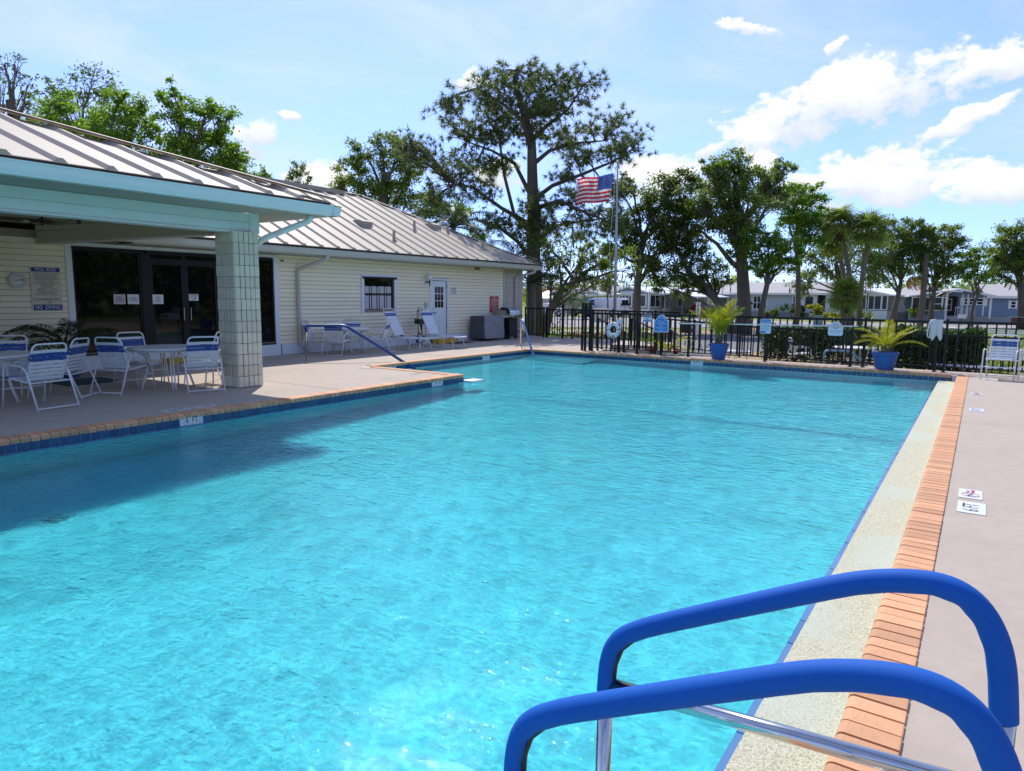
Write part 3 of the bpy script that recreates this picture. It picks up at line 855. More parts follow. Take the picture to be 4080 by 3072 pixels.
# eave: fascia, soffit, gutter
GUT = [(-.02, 0), (-.02, -.155), (.075, -.155), (.10, -.10), (.112, -.03), (.125, -.012), (.125, 0)]
def gutter(x, z, y0, y1, m, name='gutter'):
    return C(MB().prism([(x + a, z + b) for a, b in GUT], 'y', y0, y1), name, m)
gutter(EX, EZ - .045, 7.3, EY1 + .05, m_gutter)
m_gap = M('eave_shadow_gap', (0.06, 0.048, 0.035), rough=1.0)  # dark strip stands in for the shade under the roof sheet ends
C(MB().box(EX - .02, 7.3, EZ - .05, EX + .012, EY1, EZ + .035), 'eave_shadow_strip', m_gap)
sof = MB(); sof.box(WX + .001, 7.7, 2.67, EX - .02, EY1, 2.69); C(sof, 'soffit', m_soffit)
fas = MB(); fas.box(EX - .05, 7.7, 2.69, EX - .021, EY1, 2.89); fas.box(-24.9, EY1 - .03, 2.69, EX - .051, EY1, 2.88); C(fas, 'fascia', m_gutter)
C(MB().box(WX + .001, 11.76, 2.60, WX + .04, 22.3, 2.668), 'frieze_board', m_siding)
# vents on the roof
def vent(x, y, hooded=False):
    z = rz(x)
    if hooded:
        C(MB().prism([(x + .22, z - .1), (x + .22, z + .10), (x + .05, z + .16), (x - .25, z + .14), (x - .25, z)], 'y', y - .22, y + .22), 'roof_vent', m_roof)
    else:
        C(MB().lathe([(.11, -.06), (.09, .03), (.05, .05), (.045, .34), (.0, .34)], 10, (x, y, z)), 'vent_pipe', m_roof)
vent(-17.0, 16.2, True); vent(-15.9, 16.5); vent(-17.07, 18.76); vent(-17.6, 20.4, True); vent(-17.3, 20.9); vent(-15.94, 21.34)
# downspouts
def downspout(pts, m, w=.085):
    C(MB().tube(rounded(pts, .06, 3), w * .62, 8), 'downspout', m, smooth=True)
downspout([(EX + .05, 12.9, 2.74), (EX + .05, 12.9, 2.60), (WX + .09, 12.35, 2.30), (WX + .09, 12.35, .30), (WX + .16, 12.5, .18), (WX + .17, 12.55, .01)], m_gutter)
downspout([(EX + .05, 23.55, 2.74), (EX + .05, 23.5, 2.60), (WX + .10, 22.98, 2.38), (WX + .10, 22.98, .36), (WX + .2, 23.4, .24), (WX + .22, 23.45, .01)], m_gutter)

# ---------------------------------------------------------------- porch in front of the glass doors
CX, CZ, CS, CY1, CY0 = -9.85, 3.25, 0.335, 8.58, -4.0
def cz(x): return CZ + .03 + CS * (CX - x)
CYM = (CY1 + CY0) / 2
cw = 0.62
y = CY1 - .06 - cw
while y > CY0 - .3:
    def ctop(yy): return CX - min(CY1 - yy, max(yy - CY0, 0.0))
    C(panel(y, y + cw - .001, ctop(y), ctop(min(y + cw - .001, CY1)), CX + .06, cz, ribh=.055), 'porch_roof_panel', m_roof)
    y -= cw
hw = (CY1 - CY0) / 2
side = MB(); rx = CX - hw
side.add([(CX, CY1, CZ), (-20, CY1, CZ), (-20, CYM, cz(rx)), (rx, CYM, cz(rx))], [(0, 1, 2, 3)])
side.add([(CX, CY0, CZ), (-20, CY0, CZ), (-20, CYM, cz(rx)), (rx, CYM, cz(rx))], [(3, 2, 1, 0)])
C(side, 'porch_side_roof', m_roof)
cap = MB()
strip((CX + .08, CY1 + .08, CZ + .02), (rx, CYM, cz(rx) + .02), .42, .10); strip((CX, CY0, CZ), (rx, CYM, cz(rx)), .42, .10)
C(cap, 'hip_cap', m_roof)
# flashing pieces closing the hip over the ribs
for k in range(9):
    t = .38 + k * .62
    C(MB().beam((CX - t - .28, CY1 - t + .02, cz(CX - t) + .045), (CX - t - .02, CY1 - t + .02, cz(CX - t) - .04), .34, .05), 'hip_closure', m_roof)
C(MB().prism([(CX + a * 1.2, CZ - .035 + b * 1.15) for a, b in GUT], 'y', CY0, CY1 + .15), 'porch_gutter', m_bounce_trim)
C(MB().box(CX - .02, CY0, CZ - .05, CX + .03, CY1, CZ + .03), 'eave_shadow_strip', m_gap)  # shade under the porch sheets drawn as a dark strip
C(MB().prism([(CY1 + a * 1.2, CZ - .035 + b * 1.15) for a, b in GUT], 'x', CX + .15, -14.9), 'porch_gutter', m_bounce_trim)
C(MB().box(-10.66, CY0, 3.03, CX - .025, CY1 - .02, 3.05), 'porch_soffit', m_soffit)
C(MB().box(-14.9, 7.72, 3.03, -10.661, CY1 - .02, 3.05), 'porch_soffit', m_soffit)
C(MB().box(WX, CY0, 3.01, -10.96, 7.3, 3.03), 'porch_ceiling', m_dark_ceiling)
# front beam, moulded: two lapped boards and a lip
bm_ = MB(); bm_.box(-10.95, CY0, 2.71, -10.70, 7.50, 3.03)
C(bm_, 'porch_beam', m_bounce_trim)
C(MB().box(-10.70, CY0, 2.73, -10.685, 7.50, 2.865), 'beam_board', m_bounce_trim); C(MB().box(-10.70, CY0, 2.875, -10.675, 7.50, 3.025), 'beam_board', m_bounce_trim)
C(MB().box(-10.96, CY0, 2.685, -10.665, 7.28, 2.709), 'beam_lip', m_bounce_trim); C(MB().box(-10.72, 7.50, 2.69, -10.655, 7.68, 3.03), 'beam_end', m_bounce_trim)
# side beam from the column back to the wall, clad like the wall
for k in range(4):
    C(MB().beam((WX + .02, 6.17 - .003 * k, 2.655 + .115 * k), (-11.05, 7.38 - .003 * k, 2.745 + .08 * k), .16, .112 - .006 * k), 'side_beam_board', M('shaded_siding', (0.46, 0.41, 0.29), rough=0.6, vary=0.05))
C(MB().beam((WX + .02, 6.17, 2.585), (-11.05, 7.38, 2.69), .20, .03), 'side_beam_lip', m_gutter)
downspout([(-10.02, 8.3, 3.06), (-10.0, 8.25, 2.94), (-10.55, 7.72, 2.62), (-10.8, 7.70, 2.52)], m_bounce_trim, .09)
# split-face column: blocks with vertical ribs, three faces modelled as real ribs
CXc, CYc, CH = -10.86, 7.36, 2.69
C(MB().box(CXc - .225, CYc - .205, 0, CXc + .225, CYc + .205, CH), 'column_core', m_blk_joint)
def column_block(seed):
    r = random.Random(seed); b = MB(); hx, hy, hz = .262, .242, .1855
    n = 5; wx = .49 / n
    for k in range(6):
        x0 = -.262 + k * .0873
        for sgn in (-1, 1):
            d = r.uniform(0, .012)
            b.add_rib = None
            y0, y1 = (sgn * .19, sgn * (hy + d))
            b.box(x0 + .0075, y0, .0, x0 + .0800, y1, hz)
    for k in range(5):
        y0 = -.242 + k * .0968
        for sgn in (-1, 1):
            d = r.uniform(0, .012)
            b.box(sgn * .21, y0 + .0075, .0015, sgn * (hx + d), y0 + .0895, hz - .0015)
    return b.mesh('block', m_blk)
cbl = [column_block(i) for i in range(5)]
for r in range(14):
    z = .012 + r * .1925
    put('block', cbl[r % 5], club, Vector((CXc, CYc, z)) - Vector((WX, 23.6, 0)))
# a second column off to the left carries the other end
C(MB().box(CXc - .25, -3.4, 0, CXc + .25, -2.95, CH), 'column', m_blk)

# ---------------------------------------------------------------- things on and along the wall
def wall_sign(name, label, cat, y0, y1, z0, z1, m, x=WX + .026, th=.006, group=None):
    o = thing(name, label, cat, (x, (y0 + y1) / 2, (z0 + z1) / 2), group=group)
    MB().box(x, y0, z0, x + th, y1, z1).build('panel', m, o, (x, (y0 + y1) / 2, (z0 + z1) / 2))
    return o
m_navy = M('navy_print', (0.02, 0.035, 0.22), rough=0.5)
m_paper = M('white_paper', (0.72, 0.72, 0.70), rough=0.7)
m_signcream = M('aged_white_sign', (0.66, 0.62, 0.47), rough=0.5)
s = wall_sign('pool_rules_sign', 'white and navy POOL RULES sign on the cream wall under the porch', 'sign', 5.94, 6.49, 1.26, 2.13, m_signcream)
xs = WX + .034
for (z0, z1, t, h) in ((2.035, 2.12, 'POOL  RULES', .088), (1.27, 1.385, 'NO  DIVING', .118)):
    MB().box(xs - .002, 5.96, z0, xs, 6.47, z1).build('band', m_navy, s, (xs, 6.2, z0))
    words('lettering', t, h, (xs + .001, 6.215, (z0 + z1) / 2), FACE_X, m_white, s, sx=.70)
small = ['1. NO FOOD OR BEVERAGES IN THE POOL OR', 'ON POOL WET DECK. COMMERCIALLY', 'BOTTLED WATER IN PLASTIC BOTTLES IS', 'ALLOWED ON THE POOL WET DECK FOR', 'POOL PATRON HYDRATION.', '2. NO GLASS OR ANIMALS IN THE FENCED POOL', 'AREA (OR 50 FEET FROM', 'UNFENCED POOL).', '3. BATHING LOAD ____ PERSONS.', '4. POOL HOURS ___ A.M. TO ___ P.M.', '5. SHOWER BEFORE ENTERING.', '6. DO NOT SWALLOW THE POOL WATER.']
words('lettering', '\n'.join(small), .030, (xs, 6.215, 1.79), FACE_X, m_navy, s, spacing=1.25, sx=.75)
words('lettering', 'POOL MAXIMUM DEPTH:\n___ FEET', .062, (xs, 6.215, 1.455), FACE_X, m_navy, s, spacing=.95, sx=.68)
ck = thing('wall_clock', 'round white dial thermometer hanging left of the POOL RULES sign', 'thermometer', (WX + .024, 5.715, 1.86))
o = (WX + .024, 5.715, 1.86)
def disc(b, r, x0, x1, n=28):
    vs = [(x, o[1] + r * math.cos(2 * math.pi * i / n), o[2] + r * math.sin(2 * math.pi * i / n)) for x in (x0, x1) for i in range(n)]
    return b.add(vs, [tuple(range(n)), tuple(range(2 * n - 1, n - 1, -1))] + [(i, (i + 1) % n, n + (i + 1) % n, n + i) for i in range(n)])
disc(MB(), .155, o[0], o[0] + .03).build('rim', m_gutter, ck, o); disc(MB(), .140, o[0] + .028, o[0] + .033).build('dial', m_paper, ck, o)
MB().beam((o[0] + .036, o[1] - .05, o[2] - .005), (o[0] + .036, o[1] + .11, o[2] + .01), .004, .012).build('pointer', m_black, ck, o)
tk = MB()
for i in range(24):
    a = i * math.pi / 12
    tk.beam((o[0] + .0345, o[1] + .105 * math.cos(a), o[2] + .105 * math.sin(a)), (o[0] + .0345, o[1] + .128 * math.cos(a), o[2] + .128 * math.sin(a)), .002, .007)
tk.build('scale', m_black, ck, o)
for t, a in (('20', 150), ('40', 105), ('60', 70), ('80', 25), ('100', -10), ('0', 190)):
    words('lettering', t, .035, (o[0] + .0345, o[1] + .078 * math.cos(R(a)), o[2] + .078 * math.sin(R(a))), FACE_X, m_black, ck)
m_pink = M('faded_notice', (0.58, 0.52, 0.48), rough=0.7)
for (yc, m, txt, lab) in ((7.635, m_pink, 'POOL USE\nIS LIMITED TO\nRESIDENTS\nAND GUESTS', 'buff paper notice on the large dark window pane, left one of its pair'),
                          (7.93, m_paper, 'NO GLASS\nIN POOL AREA\nWET FLOOR', 'white paper notice with green heading beside the dark mullion, right of the buff one'),
                          (8.485, m_paper, 'PLEASE\nDRY OFF\nBEFORE\nENTERING', 'white paper notice on the left glass door of the clubhouse')):
    s = wall_sign('paper_notice', lab, 'notice', yc - .125, yc + .125, 1.385, 1.60, m, x=WX - .004 if yc < 8.2 else WX + .0, th=.003, group='notices on the clubhouse glass')
    words('lettering', txt, .034, (WX + .001 if yc < 8.2 else WX + .0045, yc, 1.49), FACE_X, m_navy, s, sx=.8)
s = wall_sign('step_up_sign', 'white STEP UP sign stuck on the right glass door', 'sign', 9.235, 9.475, 1.46, 1.62, m_paper, x=WX - .004, th=.003)
words('lettering', 'STEP\nUP', .095, (WX + .0003, 9.355, 1.54), FACE_X, m_black, s, spacing=.85)
s = wall_sign('no_smoking_sign', 'small white NO SMOKING sign right of the white door', 'sign', 19.02, 19.30, 1.66, 1.94, m_paper)
words('lettering', 'NO', .10, (xs, 19.11, 1.87), FACE_X, m_navy, s); words('lettering', 'SMOKING', .060, (xs, 19.16, 1.775), FACE_X, m_navy, s, sx=.9); words('lettering', 'IN THIS AREA', .034, (xs, 19.16, 1.70), FACE_X, m_navy, s)
rg = MB().tube([(xs, 19.235 + .036 * math.cos(a), 1.87 + .036 * math.sin(a)) for a in [i * math.pi / 8 for i in range(16)]], .005, 4, closed=True); rg.beam((xs, 19.21, 1.895), (xs, 19.26, 1.845), .004, .008)
rg.build('ring', m_red, s, (xs, 19.16, 1.8))
m_redsign = M('red_sign', (0.50, 0.02, 0.02), rough=0.45)
s = wall_sign('lifeguard_sign', 'red NO LIFEGUARD ON DUTY sign above the covered grill', 'sign', 21.33, 21.90, 1.01, 1.63, m_redsign)
words('lettering', 'NO\nLIFEGUARD\nON DUTY', .108, (xs, 21.615, 1.48), FACE_X, m_white, s, spacing=.80, sx=.82)
words('lettering', 'IN CASE OF EMERGENCY\nCALL 911', .046, (xs, 21.615, 1.265), FACE_X, m_white, s, sx=.9)
words('lettering', 'THIS POOL IS NOT\nRESPONSIBLE FOR\nPERSONAL INJURY', .044, (xs, 21.615, 1.10), FACE_X, m_white, s, sx=.9)
for z in (1.325, 1.195): MB().box(xs - .001, 21.38, z, xs + .0005, 21.85, z + .009).build('rule', m_white, s, (xs, 21.6, z))
# globe lamp
lp = thing('globe_lamp', 'white globe wall lamp on a black bracket beside the white door', 'wall lamp', (WX + .03, 17.68, 2.1))
o = (WX + .03, 17.68, 2.1)
MB().box(WX + .02, 17.60, 1.99, WX + .035, 17.74, 2.16).build('back_plate', m_white, lp, o)
MB().tube([(WX + .035, 17.66, 2.08), (WX + .10, 17.68, 2.08), (WX + .16, 17.70, 2.09)], .022, 8).tube([(WX + .16, 17.70, 1.93), (WX + .16, 17.70, 2.15)], [.012, .028], 8).lathe([(.0, .0), (.05, .0), (.05, .02), (0, .03)], 10, (WX + .045, 17.66, 2.06)).build('bracket', m_black_frame, lp, o, smooth=40)
MB().lathe([(.0, .0)] + [(.11 * math.sin(a), .11 - .11 * math.cos(a)) for a in [math.pi * i / 10 for i in range(1, 10)]] + [(0, .22)], 16, (WX + .16, 17.70, 2.135)).build('globe', m_lamp, lp, o, smooth=True)
# flood light on the right of the glass doors
fl = thing('flood_light', 'beige flood light high on the cream wall right of the glass doors', 'flood light', (WX + .03, 11.9, 2.5)); o = (WX + .03, 11.9, 2.5)
MB().tube([(WX + .02, 11.86, 2.52), (WX + .10, 11.88, 2.52)], .02, 8).build('bracket', m_metal_dark, fl, o)
MB().lathe([(.05, 0), (.09, .02), (.10, .10), (.08, .16), (0, .17)], 12, (0, 0, 0)).build('head', m_gutter, fl, o, smooth=40)
fl.children[-1].location = (.12, .05, .06); fl.children[-1].rotation_euler = (R(20), R(100), 0)
sp = thing('eave_sensor', 'small brown sensor box under the eave above the red sign', 'sensor', (EX - .3, 20.2, 2.60)); MB().box(EX - .38, 20.1, 2.58, EX - .26, 20.3, 2.669).build('case', M('brown_plastic', (.2, .14, .09)), sp, (EX - .3, 20.2, 2.60))
# conduit and socket left of the door
cd = thing('outlet_conduit', 'grey socket box with conduit pipe left of the white door', 'outlet', (WX + .03, 17.62, .3)); o = (WX + .03, 17.62, .3)
MB().tube([(WX + .04, 17.64, .16), (WX + .04, 17.64, 1.22)], .016, 6).build('conduit', m_gutter, cd, o); MB().box(WX + .02, 17.58, 1.22, WX + .09, 17.70, 1.40).build('socket_box', m_gutter, cd, o)
# yellow step and mat
MB().box(-15.54, 17.92, .004, -15.22, 18.95, .145).build('step_block', m_yellow)
tag(bpy.data.objects['step_block'], 'yellow painted step block below the white back door', 'step')
MB().box(-15.54, 8.45, .004, -15.20, 10.3, .145).build('step_block', m_yellow)
tag(bpy.data.objects['step_block.001'], 'long yellow step block below the glass doors, behind the porch column', 'step')
tag(MB().box(-15.18, 18.25, .004, -14.75, 19.3, .016).build('door_mat', M('black_mat', (.015, .015, .016), rough=1)), 'black rubber mat on the deck at the yellow step', 'mat')
tag(MB().box(-14.0, 5.45, .004, -13.1, 6.4, .014).build('floor_mat', M('blue_mat', (.05, .075, .09), rough=1, vary=.4, vscale=9)), 'dark blue patterned mat on the shaded porch floor', 'mat')
# string lights under the porch ceiling
sl_ = thing('string_light', 'black string light cord with bulbs hung under the porch ceiling', 'string light', (-13.3, 5.9, 2.98)); o = (-13.3, 5.9, 2.98)
pts = []
for k in range(5):
    a = Vector((-15.2 + .9 * k, 5.5 + .22 * k, 2.99)); b = Vector((-14.3 + .9 * k, 5.72 + .22 * k, 2.99))
    pts += bez(a, (a + b) / 2 + Vector((0, 0, -.22)), b, 6)
MB().tube(pts, .008, 5).build('cord', m_black, sl_, o)
for k in range(1, 5): MB().lathe([(.0, -.16), (.03, -.13), (.035, -.09), (.018, -.05), (.018, 0), (0, 0)], 8, (-15.2 + .9 * k, 5.5 + .22 * k, 2.99)).build('bulb', m_glass, sl_, o)
# ================================================================ pool furniture
m_frame = M('white_powder_coat', (0.74, 0.75, 0.77), rough=0.4, vary=0.03, vscale=8)
m_strap = M('white_vinyl_strap', (0.72, 0.74, 0.77), rough=0.45, vary=0.05, vscale=10, rnd=0.03)
m_blue_strap = M('blue_vinyl_strap', (0.02, 0.085, 0.33), rough=0.4, vary=0.06, vscale=10, rnd=0.05)
m_ttop = M('white_table_top', (0.70, 0.71, 0.71), rough=0.35, vary=0.08, vscale=30, bump=0.2, bscale=90)
TUBE = 0.0135
def strap_mesh(width, a, b, m, wrap=True):
    """vinyl strap across the frame: a flat band between x=-a and a that wraps the side tubes; b is its width along local y"""
    mb = MB(); t = .0035; h = b / 2; e = .017
    pts = [(-a - e * .7, -.014), (-a - e, 0), (-a - e * .6, .016), (-a + .02, .0155), (0, .008), (a - .02, .0155), (a + e * .6, .016), (a + e, 0), (a + e * .7, -.014)]
    n = len(pts); vs = []
    for y in (-h, h):
        vs += [(x, y, z) for x, z in pts]
        vs += [(x * (1 - .004 / max(abs(x), .02)), y, z - t) for x, z in pts]
    fs = []
    for i in range(n - 1):
        fs += [(i, i + 1, 2 * n + i + 1, 2 * n + i), (n + i, 3 * n + i, 3 * n + i + 1, n + i + 1), (i, n + i, n + i + 1, i + 1), (2 * n + i, 2 * n + i + 1, 3 * n + i + 1, 3 * n + i)]
    fs += [(0, 2 * n, 3 * n, n), (n - 1, 2 * n - 1, 4 * n - 1, 3 * n - 1)]
    return mb.add(vs, fs).mesh('strap', m, smooth=30)
def chair_model():
    root = local_thing('strap_chair', 'x', 'chair')
    hw = .235
    seat0, seat1 = Vector((0, .24, .435)), Vector((0, -.22, .385)); top = Vector((0, -.40, .92))
    # back frame: inverted U with rounded top
    back = rounded([(hw, seat1.y, seat1.z), (hw, top.y, top.z), (-hw, top.y, top.z), (-hw, seat1.y, seat1.z)], .085, 6)
    MB().tube(back, TUBE, 8).build('back_frame', m_frame, root, smooth=True)
    seat = rounded([(hw, seat1.y, seat1.z), (hw, seat0.y, seat0.z), (-hw, seat0.y, seat0.z), (-hw, seat1.y, seat1.z)], .05, 4)
    MB().tube(seat, TUBE, 8).build('seat_frame', m_frame, root, smooth=True)
    for sx in (1, -1):
        x = sx * .285
        p = rounded([(x, .30, .0), (x, .20, .64), (x, -.27, .60), (x, -.50, 0)], .11, 5)
        MB().tube(p, TUBE * .95, 8).build('leg_frame', m_frame, root, smooth=True)
    rails = MB().tube([(.285, -.488, .035), (-.285, -.488, .035)], TUBE * .8, 8)
    rails.build('rear_crossbar', m_frame, root, smooth=True)
    MB().tube([(.285, -.352, .385), (-.285, -.352, .385)], TUBE * .8, 6).tube([(.285, .265, .27), (-.285, .265, .27)], TUBE * .8, 6).tube([(.285, -.352, .385), (.235, seat1.y, seat1.z)], TUBE * .7, 6).tube([(-.285, -.352, .385), (-.235, seat1.y, seat1.z)], TUBE * .7, 6).build('crossbar', m_frame, root, smooth=True)
    bw = strap_mesh(0, hw, .046, m_strap); bb = strap_mesh(0, hw, .048, m_blue_strap); sw = bw
    d = (top - Vector((0, seat1.y, seat1.z))); ln = d.length; tilt = math.atan2(-d.y, d.z)
    pitch = .0575
    for k in range(8):
        s = ln - .105 - k * pitch
        p = Vector((0, seat1.y, seat1.z)) + d.normalized() * s
        put('strap', bb if k in (1, 2) else bw, root, p, (R(90) + tilt, 0, 0))
    ds = seat0 - seat1; st = math.atan2(ds.z, ds.y)
    for k in range(8):
        p = seat1 + ds * ((k + .35) / 8.0)
        put('strap', bb if k == 7 else bw, root, p, (st, 0, 0))
    return root
CH0 = chair_model(); CH0['category'] = 'chair'
used = [False]
def chair(x, y, face, label, group='white strap chairs round the pool', z=0.0):
    rz = R(face)      # direction the seat faces, degrees ccw from +y
    if not used[0]:
        used[0] = True; CH0.location = (x, y, z); CH0.rotation_euler = (0, 0, rz); CH0['label'] = label; CH0['group'] = group
        return CH0
    return dup(CH0, (x, y, z), rz, label, group)
def round_table(x, y, label, r=.60, z=0.0, rz=0.0, h=.72):
    t = local_thing('patio_table', label, 'table', (x, y, z), rz, 'white round patio tables')
    MB().lathe([(0, h - .012), (r - .04, h - .012), (r - .02, h - .035), (r, h - .03), (r + .006, h - .008), (r, h + .004), (r - .03, h + .006), (0, h + .004)], 36).build('table_top', m_ttop, t, smooth=35)
    MB().tube([(r * .9 * math.cos(a), r * .9 * math.sin(a), h - .05) for a in [i * math.pi / 12 for i in range(24)]], .012, 6, closed=True).build('ring', m_frame, t, smooth=True)
    lm = MB()
    for dx in (-.022, .022):
        lm.tube(rounded([(.50, dx, h - .04), (.30, dx, .55), (.33, dx, .30), (.42, dx, 0)], .15, 5), .013, 6)
    me = lm.mesh('leg', m_frame, smooth=True)
    for k in range(4): put('leg', me, t, (0, 0, 0), (0, 0, R(45 + 90 * k)))
    return t
def fdir(ax, ay, bx, by):   # facing so that +y of the chair points from a to b
    return math.degrees(math.atan2(-(bx - ax), by - ay))

# table nearest the camera under the porch, cut by the left edge
round_table(-12.02, 3.86, 'round white patio table cut off by the left edge, under the porch', rz=.2)
chair(-11.12, 4.20, 100, 'big white strap chair nearest the pool edge, seen from behind at the left table')
chair(-11.93, 4.82, 128, 'white strap chair just behind the nearest one, beside the dark blue mat')
chair(-12.80, 4.42, -125, 'white strap chair cut by the left edge beyond the left table')
# middle table between the first table and the block column
round_table(-11.58, 6.40, 'round white patio table in front of the dark glass doors, left of the block column', rz=.5)
chair(-11.76, 5.80, 24, 'white strap chair left of the middle table, seen from behind')
chair(-12.42, 6.42, -88, 'white strap chair behind the middle table, facing the pool')
chair(-11.05, 6.66, 71, 'white strap chair with its back to the camera, close beside the block column')
chair(-11.68, 7.22, 186, 'white strap chair half hidden behind the block column')
# table by the wall
round_table(-14.62, 13.30, 'round white patio table against the cream wall left of the loungers', rz=.3)
chair(-14.36, 12.72, 25, 'white strap chair at the wall table, back to the camera behind the sloping blue rail')
chair(-15.12, 12.70, -56, 'white strap chair left of the wall table, seen from its side')
chair(-15.15, 13.92, -135, 'white strap chair behind the wall table, backed on the siding')
chair(-14.22, 13.98, 124, 'white strap chair right of the wall table, next to the first lounger')

# ---- loungers
def lounger_model():
    root = local_thing('sun_lounger', 'x', 'lounger')
    hw = .29; h = .36
    MB().tube(rounded([(hw, -.70, h), (hw, 1.02, h), (-hw, 1.02, h), (-hw, -.70, h)], .07, 4), .014, 8).tube([(hw, -.68, h), (-hw, -.68, h)], .012, 6).build('bed_frame', m_frame, root, smooth=True)
    lg = MB()
    def loop(y):
        return rounded([(0, y - .13, h - .01), (0, y - .22, .02), (0, y + .22, .02), (0, y + .13, h - .01)], .06, 4)
    lm = MB().tube(loop(0), .0125, 7).mesh('leg', m_frame, smooth=True)
    for sx in (-1, 1):
        for yy in (-.48, .70):
            put('leg', lm, root, (sx * (hw - .0), yy, 0))
    a = R(62); bl = .95; y0 = .0
    base = Vector((0, -.02, h + .02)); dv = Vector((0, -math.cos(a), math.sin(a)))
    P = lambda x, s: (x, base.y + dv.y * s, base.z + dv.z * s)
    MB().tube(rounded([P(hw - .02, 0), P(hw - .02, bl), P(-hw + .02, bl), P(-hw + .02, 0)], .08, 5), .013, 8).build('back_frame', m_frame, root, smooth=True)
    MB().tube([P(hw - .02, .45), (hw - .02, -.56, h)], .008, 6).tube([P(-hw + .02, .45), (-hw + .02, -.56, h)], .008, 6).build('back_prop', m_metal_dark, root)
    bw = strap_mesh(0, hw - .02, .048, m_strap); bb = strap_mesh(0, hw - .02, .048, m_blue_strap)
    bw2 = strap_mesh(0, hw, .048, m_strap); bb2 = strap_mesh(0, hw, .048, m_blue_strap)
    for k in range(15):
        s = bl - .11 - k * .0535
        put('strap', bb if k in (1, 2) else bw, root, P(0, s), (math.pi - a, 0, 0) if False else (R(90) + (R(90) - a), 0, 0))
    for k in range(18):
        put('strap', bb2 if k == 15 else bw2, root, (0, .03 + .0545 * k, h), (0, 0, 0))
    return root
LN0 = lounger_model(); lused = [False]
def lounger(x, y, face, label, z=0.0, group='white strap loungers'):
    if not lused[0]:
        lused[0] = True; LN0.location = (x, y, z); LN0.rotation_euler = (0, 0, R(face)); LN0['label'] = label; LN0['group'] = group; return LN0
    return dup(LN0, (x, y, z), R(face), label, group)
lounger(-14.55, 15.35, -82, 'white strap lounger under the window, back raised, nearer the wall table')
lounger(-14.35, 16.75, -88, 'white strap lounger left of the white door, back raised')

# ---- hose reel with scrolled top between the loungers and the door
hr = local_thing('hose_reel', 'black iron hose holder with scrolled oval top left of the white door', 'hose holder', (-15.30, 17.05, 0), R(0))
m_iron = M('black_iron', (0.012, 0.012, 0.014), rough=0.5)
ov = [(0, .14 * math.cos(a), 1.02 + .21 * math.sin(a)) for a in [i * math.pi / 12 for i in range(24)]]
ir = MB().tube(ov, .014, 6, closed=True)
for sy in (-1, 1):
    ir.tube([(0, sy * (.03 + .055 * (1 - t) * abs(math.cos(6 * t))), .90 + .26 * t) for t in [i / 14 for i in range(15)]], .009, 5)
    ir.tube([(0, sy * (.075 + .045 * math.cos(a)), 1.08 + .06 * math.sin(a)) for a in [i * math.pi / 6 for i in range(10)]], .009, 5)
ir.build('scroll_top', m_iron, hr)
MB().tube([(0, -.10, .0), (0, -.09, .85)], .014, 6).tube([(0, .10, 0), (0, .09, .85)], .014, 6).box(-.10, -.16, .70, .10, .12, .86).build('stand', m_iron, hr)
hz = MB()
for k in range(6):
    hz.tube([(.03 + .02 * k - .06, .0 + (.17 - .005 * k) * math.cos(a), .22 + (.17 - .005 * k) * math.sin(a) + .0) for a in [i * math.pi / 10 for i in range(20)]], .012, 5, closed=True)
for k in range(4):
    hz.tube(bez((.06 + .01 * k, -.10 + .02 * k, .74), (.14, -.02, .40), (.08, .08 - .02 * k, .10)), .013, 5)
hz.tube(rounded([(.05, -.1, .2), (.12, -.35, .05), (.1, -.6, .02), (.02, -.7, .25), (.0, -.72, .35)], .15, 5), .011, 5)
hz.build('hose', m_iron, hr, smooth=True)
fc = local_thing('garden_tap', 'small brass garden tap with black valve on the wall behind the loungers', 'tap', (-15.56, 16.35, .42))
MB().tube([(0, 0, 0), (.12, 0, 0), (.14, 0, -.06)], .014, 6).build('spout', M('brass', (.35, .22, .08), rough=.4, metal=.8), fc); MB().tube([(.06, -.06, .06), (.06, .06, .06)], .012, 6).lathe([(.0, 0), (.04, 0), (.04, .06), (0, .06)], 8, (.10, 0, -.12)).build('valve', m_iron, fc)

